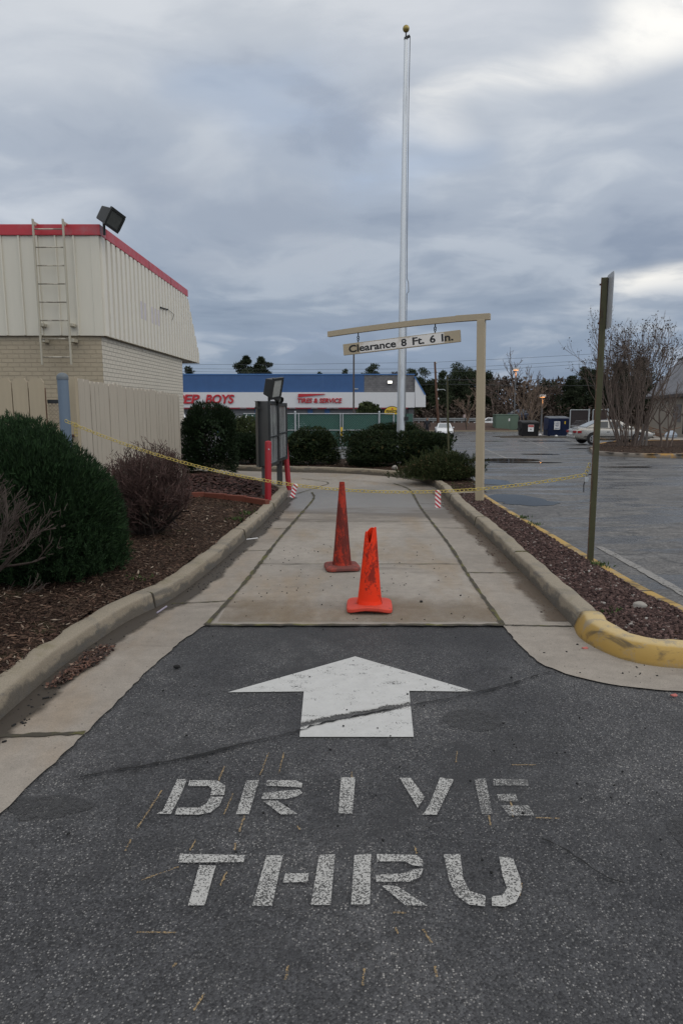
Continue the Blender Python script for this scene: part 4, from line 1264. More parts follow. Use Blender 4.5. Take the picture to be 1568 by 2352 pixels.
# roof ladder fixed to the front
lad = thing('roof_ladder', 'cream painted steel ladder fixed to the front of the building', 'ladder', (V(118, 655, YB)[0], YB - .16, ZB))
lm = MB(); xl, xr = V(86, 655, YB - .16)[0], V(154, 655, YB - .16)[0]
zt_, zb_ = V(86, 503, YB - .16)[2], V(86, 838, YB - .16)[2]
for X in (xl, xr):
    lm.box((X - .014, YB - .185, zb_), (X + .014, YB - .145, zt_)).box((X - .012, YB - .144, zt_ - .08), (X - .002, YB + .25, zt_ - .02))
    lm.box((X - .03, YB - .155, ZB + .14), (X + .06, YB - .01, ZB + .19)).box((X - .03, YB - .155, ZB - .12), (X + .06, YB + .055, ZB - .06))
lm.build('side_rail', plain('cream ladder paint', (.41, .38, .30), .5, var=.12, dirt=(.30, .27, .2)), lad, bevel=.004)
for yy in (526, 568, 610, 652, 694, 736, 778, 820):
    Z = V(118, yy, YB - .16)[2]
    MB().tube([(xl + .02, YB - .16, Z), (xr - .02, YB - .16, Z)], .011, 8).build('rung', plain('worn rung', (.20, .18, .14), .6, dirt=(.5, .46, .37), dscale=5, dirt_lo=.45, dirt_hi=.6), lad)


def floodlight(name, label, loc, f, w_, h_, dep, group=None, lens=M_LENS, up=(0, 0, 1), tilt=0.0, foot=.2):
    """box floodlight whose glass looks along f"""
    t = thing(name, label, 'floodlight', loc, 0, group)
    f = Vector(f).normalized(); s_ = f.cross(Vector(up)).normalized(); u = s_.cross(f)
    if tilt: q = Matrix.Rotation(tilt, 3, f); s_ = q @ s_; u = q @ u
    P = lambda a_, b_, c_: f * a_ + s_ * b_ + u * c_
    rings = [[P(-dep * .5, w_ * .30 * i, h_ * .30 * j) for i, j in ((-1, -1), (1, -1), (1, 1), (-1, 1))], [P(-dep * .4, w_ * .42 * i, h_ * .42 * j) for i, j in ((-1, -1), (1, -1), (1, 1), (-1, 1))], [P(dep * .42, w_ * .5 * i, h_ * .5 * j) for i, j in ((-1, -1), (1, -1), (1, 1), (-1, 1))]]
    MB().loft(rings).build('housing', M_DKMETAL, t, bevel=.012, world=False)
    fr = MB()
    for i, j, a_, b_ in ((0, 1, .52, .05), (0, -1, .52, .05)): fr.box((-.5 * w_ - .012, -.02, j * h_ * .5 - .02), (.5 * w_ + .012, .02, j * h_ * .5 + .02), None)
    for i in (1, -1): fr.box((i * w_ * .5 - .02, -.02, -h_ * .5 + .021), (i * w_ * .5 + .02, .02, h_ * .5 - .021))
    M_ = Matrix((s_, f, u)).transposed().to_4x4(); M_.translation = f * dep * .45
    fr.v = [tuple(M_ @ Vector(q)) for q in fr.v]; fr.build('door_frame', M_DKMETAL, t, world=False)
    MB().prism([P(dep * .425, w_ * .47 * i, h_ * .47 * j) for i, j in ((-1, -1), (1, -1), (1, 1), (-1, 1))], f * .012).build('glass', lens, t, world=False)
    MB().tube([P(-dep * .2, 0, -h_ * .4), tuple(P(-dep * .2, 0, -h_ * .4) + Vector((0, 0, -foot)))], .022, 8).build('mount', M_DKMETAL, t, world=False)
    return t


floodlight('roof_floodlight', 'large dark box floodlight tilted on the red roof coping', V(251, 500, 11.98), (.80, -.46, -.40), .31, .27, .30, tilt=R(-16), lens=M_DKLENS)

# ------------------------------------------------------------------ wooden screen fence and gate
YF = 8.2; XF = V(174, 900, YF)[0]; YF2 = YX(412, 930, XF)[1]
zf0, zf1 = V(174, 867, YF)[2], YX(412, 906, XF)[2]
fen = thing('board_fence', 'tan dog-eared board fence enclosing the side of the building', 'fence', (XF, YF, 0))
fr, fg = MB(), MB()
X = V(104, 930, YF)[0]; xe = X
k = 0
while X > -7.5:
    wd = .182; zt = V(60, 870, YF)[2] + rnd.uniform(-.012, .012)
    fr.prism([(X - wd, YF, .05), (X, YF, .05), (X, YF, zt - .045), (X - .035, YF, zt), (X - wd + .035, YF, zt), (X - wd, YF, zt - .045)], (0, .018, 0)); X -= wd + .011
fr.build('front_panel', M_FENCE, fen)
MB().box((-7.5, YF + .019, .1), (xe, YF + .05, zf0 - .12)).build('backing_rail', M_GAP, fen)
MB().prism([(XF - .085, YF - .002, .05), (XF - .002, YF - .002, .05), (XF - .002, YF - .002, zf0 + .01), (XF - .085, YF - .002, zf0 + .01)], (0, .09, 0)).build('post', M_FENCE, fen)
sdp = MB(); y = YF + .09
while y < YF2 - .02:
    wd = rnd.choice((.14, .185, .185, .20)); f_ = (y - YF) / (YF2 - YF); zt = zf0 + (zf1 - zf0) * f_ + rnd.uniform(-.02, .012); o_ = rnd.uniform(0, .006)
    y1 = min(y + wd, YF2)
    sdp.prism([(XF - .02 + o_, y, .05), (XF - .02 + o_, y1, .05), (XF - .02 + o_, y1, zt - .03), (XF - .02 + o_, y1 - .022, zt), (XF - .02 + o_, y + .022, zt), (XF - .02 + o_, y, zt - .03)], (.018, 0, 0)); y = y1 + rnd.choice((.006, .012, .018))
sdp.build('side_panel', M_FENCE2, fen)
MB().box((XF - .055, YF + .09, .08), (XF - .021, YF2 - .02, min(zf0, zf1) - .08)).build('backing_rail', M_GAP, fen)
gt = thing('mesh_gate', 'small dark framed expanded-metal gate behind the blue grey post', 'gate', (xe + .12, YF + .1, 0))
gx0, gx1 = xe + .005, XF - .092; gzt = V(120, 918, YF + .1)[2]
gm = MB()
gm.box((gx0, YF + .06, gzt - .045), (gx1, YF + .10, gzt)).box((gx1 - .035, YF + .06, .1), (gx1, YF + .10, gzt - .046)).box((gx0, YF + .06, gzt - .52), (gx1 - .036, YF + .10, gzt - .48)).box((gx0, YF + .06, .1), (gx0 + .02, YF + .10, gzt - .521))
gm.build('gate_frame', M_DKMETAL, gt)
MB().sheet([(gx0, YF + .08, .1), (gx1, YF + .08, .1), (gx1, YF + .08, gzt), (gx0, YF + .08, gzt)]).build('mesh_infill', M_XMESH, gt)
MB().box((gx0 + .10, YF - .03, gzt - .44), (gx1 + .05, YF + .05, gzt - .41)).box((gx1 - .10, YF - .05, gzt - .52), (gx1 - .06, YF + .05, gzt - .38)).box((gx1 - .02, YF - .05, gzt - .50), (gx1 + .01, YF + .05, gzt - .40)).build('latch', M_LATCH, gt, bevel=.004)

YP = 7.95; pX = V(148, 930, YP)[0]; pz = V(148, 872, YP)[2]
bp = thing('steel_bollard', 'tall blue grey steel bollard with domed cap in front of fence', 'bollard', (pX, YP, .1))
MB().lathe([(.061, -.1), (.061, pz - .1)], (pX, YP, .1), 20).build('post', M_BLUEPOST, bp, smooth='auto')
MB().lathe([(.066, 0), (.066, .02), (.062, .045), (.045, .066), (.02, .077), (.002, .08)], (pX, YP, pz), 20).build('cap', M_CAPGREY, bp, smooth='auto')

# ------------------------------------------------------------------ yellow chain across the lane with its tags
YR = 6.78
cl_, cm_, cr_ = V(150, 966, YP - .10), V(784, 1118, 7.52), V(1350, 1089, YR)
XS0, XS1 = cl_[0], cr_[0]
A_ = np.linalg.solve(np.array([[cl_[0] ** 2, cl_[0], 1], [cm_[0] ** 2, cm_[0], 1], [cr_[0] ** 2, cr_[0], 1]]), np.array([cl_[2], cm_[2], cr_[2]]))
zch = lambda X: A_[0] * X * X + A_[1] * X + A_[2]
ych = lambda X: cl_[1] + (cr_[1] - cl_[1]) * (X - XS0) / (XS1 - XS0)
cm = MB(); X = XS0; i = 0
lk = [(-.021, -.0125), (-.012, -.0175), (.012, -.0175), (.021, -.0125), (.0255, 0), (.021, .0125), (.012, .0175), (-.012, .0175), (-.021, .0125), (-.0255, 0)]
ps = []
while X < XS1:
    ps.append(Vector((X, ych(X), zch(X)))); sl = 2 * A_[0] * X + A_[1]; X += .041 / math.sqrt(1 + sl * sl)
for i in range(len(ps) - 1):
    c0 = (ps[i] + ps[i + 1]) / 2; t_ = (ps[i + 1] - ps[i]).normalized(); n_ = Vector((0, 1, 0)); n_ = (n_ - t_ * n_.dot(t_)).normalized(); b_ = t_.cross(n_)
    an = R(38) if i % 2 else R(-52) + rnd.uniform(-.3, .3)
    w_ = n_ * math.cos(an) + b_ * math.sin(an)
    cm.tube([c0 + t_ * a_ + w_ * c_ for a_, c_ in lk], .0035, 5, closed=True)
chn = thing('barrier_chain', 'yellow plastic link chain strung across the drive-through lane', 'chain', ps[0])
cm.build('links', M_CHAIN, chn, smooth=True)
tl = ps[-1]
tail = MB()
for i in range(3):
    c0 = tl + Vector((.012 * i, 0, .02 + .035 * i)); tail.tube([c0 + Vector((c_ * .8, c_ * .4, a_)) for a_, c_ in lk], .0035, 5, closed=True)
tail.build('loose_end', M_CHAIN, chn, smooth=True); tail = MB(); hk = ps[2]
for i in range(4):
    c0 = hk + Vector((.05, -.01, -.02 - .034 * i)); tail.tube([c0 + Vector((c_ * .8, c_ * .4, a_)) for a_, c_ in lk], .0035, 5, closed=True)
tail.build('loose_end', M_CHAIN, chn, smooth=True)


def chain_tag(label, px, wd, ht, lean):
    X = V(px, 1115, 7.55)[0]; o = (X, ych(X), zch(X))
    t = thing('warning_tag', label, 'tag', o, 0, 'striped warning tags on the chain')
    m = Matrix.Translation(o) @ Matrix.Rotation(lean, 4, 'Y')
    MB().prism([(-wd / 2, -.012, .012), (wd / 2, -.012, .012), (wd / 2, -.010, -ht), (-wd / 2, -.010, -ht)], (0, .024, 0), m).build('strip', M_STRIPE, t, bevel=.002)


chain_tag('red and white striped tag hanging crooked beside the leaning red bollard', 682, .050, .142, R(17))
chain_tag('red and white striped tag hanging straight near the right kerb', 991, .058, .172, R(-1))

# ------------------------------------------------------------------ green sign post with the back of a sign
spx = V(1366, 1089, YR)[0]
zpt = V(1384, 638, YR)[2]
sg = thing('sign_post', 'green rusty perforated steel post with back of a sign in rock strip', 'sign', (spx, YR, .08))
th = R(-18); Mr = Matrix.Translation((spx, YR, 0)) @ Matrix.Rotation(R(-.35), 4, 'Y') @ Matrix.Rotation(th, 4, 'Z')
w2 = .030
MB().box((-w2, -w2, -.1), (w2, w2, zpt), Mr).build('post', M_GPOST, sg, bevel=.006)
hm = MB(); z = .15
while z < zpt - .04:
    hm.prism([(-w2 - .001, .008 * math.cos(a_ * math.pi / 4), z + .008 * math.sin(a_ * math.pi / 4)) for a_ in range(8)], (.002, 0, 0), Mr)
    z += .0508
hm.build('perforation', M_TRIMDK, sg)
rl = MB().box((-w2 - .0015, -w2 - .0015, .1), (-w2 + .006, -w2 + .006, zpt), Mr).box((-w2 - .0012, w2 - .006, .1), (-w2 + .006, w2 + .0012, zpt), Mr).build('rusty_edge', plain('rusty edge', (.09, .05, .03), .8, dirt=(.20, .18, .10), dscale=20), sg)
# plate: seen almost edge-on, near half to the right of the post
zs0, zs1 = V(1393, 757, YR)[2], V(1393, 632, YR)[2]
u = Vector((-.15, -.989, 0)).normalized(); hw, hh = .145, (zs1 - zs0) / 2
cc = Vector((spx - .002, YR - .10, (zs0 + zs1) / 2))
out = []
for sx, sz, a0 in ((1, -1, -90), (1, 1, 0), (-1, 1, 90), (-1, -1, 180)):
    for k in range(5):
        a_ = R(a0 + k * 22.5); out.append(cc + u * (sx * (hw - .04) + .04 * math.cos(a_)) + Vector((0, 0, sz * (hh - .04) + .04 * math.sin(a_))))
nn = Vector((u.y, -u.x, 0)) * -1
MB().prism(out, nn * .003).build('sign_plate', M_SIGNBACK, sg)
for zz in (zpt - .06, zs0 + .06): MB().tube([Mr @ Vector((-w2 - .015, 0, zz)), Mr @ Vector((w2 + .03, 0, zz))], .009, 6).build('bolt', M_LATCH, sg)
pl = thing('padlock', 'small steel padlock holding the chain end to the sign post', 'padlock', tuple(ps[-1]))
e_ = ps[-1]
MB().box((e_.x - .018, e_.y - .012, e_.z - .075), (e_.x + .024, e_.y + .012, e_.z - .03)).build('body', M_GALV, pl, bevel=.004)
MB().tube([(e_.x - .010, e_.y, e_.z - .03), (e_.x - .010, e_.y, e_.z + .0), (e_.x + .002, e_.y, e_.z + .013), (e_.x + .016, e_.y, e_.z), (e_.x + .016, e_.y, e_.z - .03)], .004, 6).build('shackle', M_GALV, pl)
MB().tube([(e_.x + .014, e_.y, e_.z - .005), (spx - .03, YR, e_.z + .004)], .006, 6).tube([(e_.x - .012, e_.y, e_.z - .07), (e_.x - .02, e_.y, e_.z - .11), (e_.x - .016, e_.y, e_.z - .18)], .005, 5).build('wire_tie', M_TRIMDK, pl)

# ------------------------------------------------------------------ clearance gantry
cx_, cy_ = G(1101, 1151, .10); ang = R(22)
cz = V(1101, 735, cy_)[2]
cg = thing('clearance_post', 'tan square steel post with long drooping arm beside the lane', 'post', (cx_, cy_, .08))
Mp = Matrix.Translation((cx_, cy_, 0)) @ Matrix.Rotation(R(-1.2), 4, 'Y') @ Matrix.Rotation(-ang, 4, 'Z')
MB().box((-.062, -.062, -.1), (.062, .062, cz), Mp).build('post', M_TAN, cg, bevel=.006)
L_ = 2.60; H2 = .088
droop = lambda s: -.010 * s - .0135 * s * s
rings = []
for i in range(25):
    s = -.12 + (L_ + .12) * i / 24; z = cz + .002 + (droop(s) if s > 0 else 0); hb = H2
    rings.append([Mp @ Vector((-s, yy, zz)) for yy, zz in ((-.05, z), (.05, z), (.05, z + hb), (-.05, z + hb))])
MB().loft(rings).build('arm', M_TAN, cg)
MB().box((-.40, -.054, cz - .004), (.135, .054, cz + H2 + .004), Mp).build('arm_sleeve', M_TAN, cg, bevel=.004)


def on_arm(s): return Mp @ Vector((-s, 0, cz + droop(s)))


sgn = thing('clearance_sign', 'long hanging tan board lettered Clearance 8 Ft. 6 In. under the arm', 'sign', on_arm(1.3))
s0, s1 = .33, 2.33
HS = .186; drop = .125
a0, a1 = on_arm(s0), on_arm(s1)
p0 = a0 + Vector((0, 0, -drop + .0)); p1 = a1 + Vector((0, 0, -drop - .03))
ux = (p0 - p1); Ls = ux.length; ux.normalize(); uy = Vector((-ux.y, ux.x, 0)).normalized(); uz = ux.cross(uy)
Mq = Matrix((ux, uy, uz)).transposed().to_4x4(); Mq.translation = p1
MB().box((0, -.022, -HS), (Ls, .022, 0), Mq).build('board', M_TAN, sgn, bevel=.004)
MB().box((.30, -.0245, -HS + .014), (Ls - .26, -.0222, -.012), Mq).build('face_patch', M_SIGNFACE, sgn)
xs_ = .052 * Ls
for word, wd, gap in (('Clearance', .415, .045), ('8', .046, .050), ('Ft.', .098, .046), ('6', .046, .050), ('In.', .094, 0)):
    wd *= Ls; gap *= Ls
    text_obj('lettering', word, M_BLACK, wd, .120, .003, Mq @ Matrix.Translation((xs_, -.0255, -HS * .5 - .058)), sgn, bold=.024)
    xs_ += wd + gap
for s in (.74, 2.06):
    a_ = on_arm(s); f_ = (s - s0) / (s1 - s0); b_ = p0.lerp(p1, f_)
    hk = MB().tube([a_ + Vector((0, 0, .01)), a_ + (b_ - a_) * .40], .010, 6)
    for fz, rr in ((.45, .018), (.68, .016)):
        c0 = a_.lerp(b_, fz); hk.tube([c0 + ux * rr * math.cos(k * .785) + Vector((0, 0, rr * math.sin(k * .785))) for k in range(8)], .008, 5, closed=True)
    hk.tube([a_.lerp(b_, .75), b_ + Vector((0, 0, -.01))], .010, 6)
    hk.build('hook', M_DKMETAL, sgn)

# ------------------------------------------------------------------ flagpole
YFP = 19.3; fx = V(922, 820, YFP)[0]
fpz = lambda y: V(930, y, YFP)[2]
z0 = .05; z1, z2 = fpz(653), fpz(92)
wr = lambda px, z: px / 1568 * (YFP * math.cos(PITCH) - (z - EYE) * math.sin(PITCH)) / 2
fl = thing('flagpole', 'tall bare silver flagpole with gold ball rising behind the hedge', 'flagpole', (fx, YFP, z0))
r0_, r1_, r2_ = wr(18.5, 1), wr(15.2, z1), wr(8.0, z2)
MB().lathe([(r0_ * 1.05, -.3), (r0_, .8), (r1_ * 1.01, z1 - z0)], (fx, YFP, z0), 20).build('lower_shaft', M_ALU, fl, smooth='auto')
MB().lathe([(r1_ * .97, 0), (r1_ * .96, .3), (r2_, z2 - z1)], (fx, YFP, z1), 20).build('upper_shaft', M_ALU, fl, smooth='auto')
zb2 = fpz(66); rb = wr(15.5, zb2)
MB().lathe([(.01, -rb)] + [(rb * math.cos(R(a_)), rb * math.sin(R(a_))) for a_ in range(-75, 90, 15)] + [(.005, rb)], (fx, YFP, zb2), 20).build('gold_ball', M_GOLD, fl, smooth=True)
MB().lathe([(r2_ * 1.1, 0), (r2_ * 1.1, .06), (r2_ * .5, .08), (.018, .12), (.018, zb2 - z2 - rb + .02)], (fx, YFP, z2), 12).tube([(fx, YFP, z2 + .05), (fx + .10, YFP - .02, z2 + .09)], .035, 8).build('truck', M_DKMETAL, fl)
zc_ = fpz(640)
hp = [(fx + .105, YFP - .02, z2 + .08), (fx + .09, YFP - .05, z2 - 1.5), (fx + r1_ + .01, YFP - .06, z1 + 1.2), (fx + r1_ + .02, YFP - .05, zc_), (fx + r1_ + .06, YFP - .05, zc_ - .12), (fx + r1_ + .07, YFP - .05, zc_ - .35), (fx + r1_ + .025, YFP - .05, zc_ - .4), (fx + r0_ - .0, YFP - .07, 1.4)]
MB().tube(hp, .011, 5).build('halyard', M_ROPE, fl)
MB().box((fx + r0_ - .02, YFP - .09, fpz(966)), (fx + r0_ + .09, YFP - .0, fpz(957))).tube([(fx + r0_ + .02, YFP - .05, fpz(975)), (fx + r0_ + .02, YFP - .05, fpz(938))], .015, 5).build('cleat_box', M_DKMETAL, fl)

# ------------------------------------------------------------------ menu board, its lights, bollards
YM = 11.7
A0 = Vector((V(583.5, 1000, YM)[0], YM, 0)); A1 = Vector((V(617, 1000, YM)[0], YM - .02, 0)); A2 = Vector((V(637, 1000, 12.45)[0], 12.45, 0)); A3 = Vector((V(657, 1000, 13.2)[0], 13.2, 0))
zb0, zb1 = V(600, 1073, YM)[2], V(600, 921, YM)[2]
mb_ = thing('menu_board', 'empty dark grey two-panel menu board cabinet on a post', 'menu board', (A1.x - .1, YM + .1, .1))
face = (A3 - A1).normalized(); back = Vector((face.y, -face.x, 0)) * -1      # towards the left
f2 = (A2 - A1)
for (p, q, za, zt_, nm) in ((A1, A1 + f2, zb0, zb1, 'near_cabinet'), (A1 + f2 + face * .02, A3, zb0 + .03, zb1 - .03, 'far_cabinet')):
    w_ = (A1 - A0).length
    pr = [p, q, q + back * w_, p + back * w_ * .72 + face * .0, p + back * w_ + face * .10] if nm == 'near_cabinet' else [p, q, q + back * .22, p + back * .22]
    cab = MB().prism([(v.x, v.y, za) for v in pr], (0, 0, zt_ - za)).build(nm, M_BOARD, mb_, bevel=.012)
    ww = (q - p); L = ww.length; d_ = ww.normalized(); o_ = -back
    F = lambda s, z, off: tuple(p + d_ * s + o_ * off + Vector((0, 0, z)))
    MB().prism([F(.05, za + .06, .001), F(L - .05, za + .06, .001), F(L - .05, zt_ - .06, .001), F(.05, zt_ - .06, .001)], o_ * .006).build('display_face', M_FACE, cab)
    fm = MB()
    for (s0_, s1_, z0_, z1_) in ((0, L, za, za + .06), (0, L, zt_ - .06, zt_), (0, .05, za + .061, zt_ - .061), (L - .05, L, za + .061, zt_ - .061), (.051, L - .051, za + .50, za + .525)):
        fm.prism([F(s0_, z0_, .0), F(s1_, z0_, .0), F(s1_, z1_, .0), F(s0_, z1_, .0)], o_ * .03)
    fm.build('face_frame', M_DKMETAL, cab, bevel=.004)
vt = MB()
for px in (587.5, 595): c0 = Vector(V(px, 937, YM - .0)); vt.lathe([(.022, 0), (.022, .012)], c0 + Vector((0, -.006, 0)), 12, (0, -1, 0))
vt.build('vent_hole', M_TRIMDK, mb_)
c0 = A1 + back * .10 + face * .10
MB().box((c0.x - .05, c0.y - .03, -.05), (c0.x + .05, c0.y + .07, zb0 + .02)).build('support_post', M_BOARD, mb_)
MB().box((A3.x - .16, A3.y - .3, -.05), (A3.x - .06, A3.y - .2, zb0 + .05)).build('support_post', M_BOARD, mb_)
fl_c = V(625, 889, YM + .25)
floodlight('board_floodlight', 'square black floodlight angled on top of the menu board', fl_c, (.88, -.40, -.26), .30, .33, .20, tilt=R(6), foot=.12)
sl = thing('spotlight', 'small round black lamp beside the floodlight on the menu board', 'lamp', V(641, 918, YM + .6))
fv = Vector((.75, -.55, -.35)).normalized()
MB().lathe([(.02, -.10), (.05, -.08), (.065, -.02), (.068, .05), (.058, .052), (.05, .0)], (0, 0, 0), 16, fv).build('shade', M_DKMETAL, sl, world=False, smooth='auto')
MB().lathe([(.048, -.005), (.048, .006)], (0, 0, 0), 12, fv).build('bulb', M_LENS, sl, world=False)
MB().tube([(-.02, 0, -.02), (-.03, 0, -.12)], .018, 6).build('mount', M_DKMETAL, sl, world=False)


def red_bollard(label, base, top, r):
    t = thing('red_bollard', label, 'bollard', base, 0, 'red steel bollards guarding the menu board')
    v = Vector(top) - Vector(base); ax = v.normalized()
    MB().lathe([(r, -.15), (r, v.length - .02), (r * .93, v.length - .008), (r * .7, v.length), (.004, v.length + .006)], base, 18, ax).build('pipe', M_REDPOST, t, smooth='auto')
    q = Vector(base) + ax * (v.length - .13) + Vector((.3, -.95, 0)).normalized() * r
    MB().lathe([(.012, -.004), (.012, .004), (.004, .007)], q, 8, (.3, -.95, 0)).build('bolt', M_GALV, t)


b0 = G(615.5, 1149, .13)
red_bollard('upright red steel bollard in front of the menu board', (b0[0], b0[1], .10), V(616, 1013, b0[1]), .052)
yb2 = 13.32; q0 = V(664, 1131, yb2)
red_bollard('red steel bollard leaning over behind the menu board', (q0[0], yb2, q0[2]), V(652, 986, yb2 + .05), .052)

# timber edging between the dark and the red mulch
et = thing('timber_edging', 'low red brown timber edging across the mulch bed', 'edging', (-2.0, 11.2, .1))
ep = [G(x, y, .16) for x, y in ((425, 1142), (470, 1140), (520, 1143), (565, 1146), (615, 1154))]
em = MB()
for i in range(4):
    a_, b_ = Vector((*ep[i], 0)), Vector((*ep[i + 1], 0)); d_ = (b_ - a_); n_ = Vector((-d_.y, d_.x, 0)).normalized() * .04
    em.prism([a_ - n_ + d_ * .004, b_ - n_ - d_ * .004, b_ + n_ - d_ * .004, a_ + n_ + d_ * .004], (0, 0, .235 - .012 * i))
em.build('timber', M_TIMBER, et, bevel=.008)
red_m = [(ep[0][0], ep[0][1] + .05)] + [(x, y + .06) for x, y in ep[1:]] + [(-1.18, 11.6), (-1.2, 12.6), (-1.55, 13.3), (-2.2, 14.2), (-3.1, 15.1), (-3.3, 13)]
chips('red_bark_chips', scatter_pts(red_m, 4200), z_left, mat('red bark chips', lambda t, b, p: setb(t, b, col=t.ramp(t.n('ShaderNodeNewGeometry').outputs['Random Per Island'], [(0, (.02, .010, .009)), (.5, (.055, .024, .020)), (1, (.12, .055, .045))]), rough=.9)), .05, .10, wr=.5, lift=.03)

# ------------------------------------------------------------------ traffic cones
def ring_cone(name, label, loc, h, rb, rt, bw, mcol, torn=False, rz=0.0, warp=.0, lean=(0, 0)):
    t = thing(name, label, 'traffic cone', loc, rz, 'orange traffic cones on the concrete')
    bm_ = MB(); n = 28
    # square foot with clipped corners, edges lifted where the rubber has warped
    def foot(k, z, wz):
        out = []
        for i in range(n * 2):
            a_ = 2 * math.pi * i / (n * 2); c, s = math.cos(a_), math.sin(a_)
            rr = k / (abs(c) ** 5 + abs(s) ** 5) ** .2
            x, y_ = rr * c, rr * s
            out.append((x, y_, z + wz * (1 - min(1, (x / k) ** 2) * 1.0) * max(0, -y_ / k) + wz * .25 * (y_ / k > .5)))
        return out
    b2 = bw / 2
    bm_.loft([foot(b2 * .97, .0, warp), foot(b2, .006, warp), foot(b2, .026, warp), foot(b2 * .96, .034, warp), foot(rb * 1.02, .046, warp * .3)])
    bm_.build('base', mcol[1], t, world=False, smooth='auto')
    prof = []
    outer, inner = [], []
    zs = [.040, .10, .25, .45, .65, .82, .93, 1.0]
    for f in zs:
        r = rb + (rt - rb) * f
        if f == .10: r += .002
        ring = []
        for i in range(n):
            a_ = 2 * math.pi * i / n; z = f * h
            k = 1.0
            if torn and f >= .82:
                cut = .5 - .5 * math.cos(a_ - R(262)); cut = math.exp(-((((a_ - R(255) + math.pi) % (2 * math.pi)) - math.pi) / .46) ** 2)
                lim = h * (1.0 - .15 * cut - .055 * (.5 - .5 * math.cos(a_)) - .012 * math.sin(3 * a_))
                z = min(z, lim) if f < 1 else lim
                k = 1 + .05 * math.sin(a_ * 2 + .6)
            dxl = lean[0] * f * h; dyl = lean[1] * f * h
            ring.append((r * k * math.cos(a_) + dxl, r * k * math.sin(a_) + dyl, z))
        outer.append(ring)
    inner = [[((x - lean[0] * z) * .86 + lean[0] * z, (y_ - lean[1] * z) * .86 + lean[1] * z, z) for x, y_, z in r] for r in reversed(outer[2:])]
    inner[0] = [(x, y_, z - .001) for x, y_, z in inner[0]]
    MB().loft(outer + inner, cap=False).build('cone', mcol[0], t, world=False, smooth='auto')
    collar = [[((rb + .004 - .012 * f) * math.cos(2 * math.pi * i / n), (rb + .004 - .012 * f) * math.sin(2 * math.pi * i / n), .04 + f * .05) for i in range(n)] for f in (0, .3, .85, 1)]
    MB().loft(collar, cap=False).build('collar', mcol[0], t, world=False, smooth='auto')
    return t


c1 = G(784, 1306); c2 = G(848, 1398)
mA = cone_fn((.42, .036, .016), (.055, .022, .020), .40, .52); mAb = cone_fn((.36, .06, .04), (.10, .055, .05), .36, .56)
mB = cone_fn((.78, .040, .008), (.12, .020, .016), .512, .60); mBb = cone_fn((.58, .068, .042), (.14, .06, .05), .53, .66)
ring_cone('traffic_cone', 'tall grimy dark orange cone standing farther up the lane', (c1[0] + .005, c1[1], .004), .885, .098, .026, .35, (mA, mAb), rz=R(8), warp=.008)
ring_cone('traffic_cone', 'shorter bright orange cone with torn-off tip and warped base', (c2[0], c2[1], .004), .675, .103, .041, .37, (mB, mBb), torn=True, rz=R(-2), warp=.030, lean=(.012, 0))

# ------------------------------------------------------------------ near shrubs
bush('juniper_bush', 'large dense dark green juniper in the mulch bed at left', 'bush', -2.80, 6.12, .08, .77, .68, 1.36, 62000, .055, .008, M_JUN, 3, up=.75, zmin=-.95, zc=.36, depth=.24, amp=.09, jit=.45, core=.84, inner=1.2, sprays=(4600, 24, .09), skirt=True)
twig_shrub('bare_shrub', 'leafless grey brown shrub in front of the juniper at left edge', 'bush', -2.72, 4.55, .10, .8, 1.30, 13, 4, 4, M_DKTWIG, 21, r0=.016, rmin=.0021, spread=.26, lean=.55, shrink=.66, first=.42, gnarl=.13, dirs=lambda r_: (r_.gauss(.12, .26), r_.gauss(0, .22), 1), clip=lambda q, r_: (q[2] > .30 or abs(q[0]) < .12) and q[0] < .70 + r_.uniform(-.1, .08))
twig_shrub('barberry_bush', 'round leafless dark red twiggy bush by the board fence', 'bush', -2.28, 7.95, .10, .6, 1.42, 46, 4, 4, M_TWIG_RED, 6, r0=.018, rmin=.0026, spread=.48, lean=1.3, shrink=.66, first=.40, gnarl=.20,
           clip=lambda q, r_: (q[0] / .50) ** 2 + (q[1] / .52) ** 2 + ((q[2] - .56) / .60) ** 2 < 1 + r_.uniform(-.10, .22))
bush('yew_bush', 'tall dark clipped yew between the building corner and menu board', 'bush', V(483, 1000, 15.6)[0], 15.6, .05, .62, .60, 1.56, 17000, .075, .016, M_YEW, 14, inner=1.0, up=.9, zmin=-.8, zc=.56, depth=.32, amp=.13, square=.75)
bush('clipped_hedge', 'dark clipped shrub behind the menu board post', 'bush', V(578, 1030, 19.0)[0], 19.0, .02, .62, .55, .84, 9000, .065, .022, M_YEW, 15, 'clipped evergreen shrubs in the island bed', zmin=-.75, square=.8)
bush('clipped_hedge', 'rounded dark green clipped shrub just right of the menu board', 'bush', V(714, 1030, 18.6)[0], 18.6, .03, .69, .66, .88, 13000, .065, .022, M_HEDGE, 16, 'clipped evergreen shrubs in the island bed', zmin=-.75, square=.8)
bush('clipped_hedge', 'widest clipped evergreen hedge in front of the flagpole', 'bush', V(914, 1030, 18.0)[0], 18.0, .03, 1.40, .80, .92, 24000, .065, .022, M_HEDGE, 17, 'clipped evergreen shrubs in the island bed', zmin=-.8, square=.72)
bush('clipped_hedge', 'rounded green shrub behind the wide hedge at foot of flagpole', 'bush', V(905, 990, 20.6)[0], 20.6, -.1, .80, .6, 1.27, 10000, .065, .024, M_HEDGE, 18, 'clipped evergreen shrubs in the island bed', zmin=-.6, square=.85)
bush('spreading_juniper', 'low spreading juniper with brownish tips beside the clearance post', 'bush', V(1018, 1085, 14.4)[0], 14.4, .08, .74, .60, .52, 15000, .065, .013, M_SPREAD, 19, up=.35, zmin=-.3, zc=.25, depth=.45, amp=.20, jit=.7, inner=1.0, sprays=(420, 26, .16))
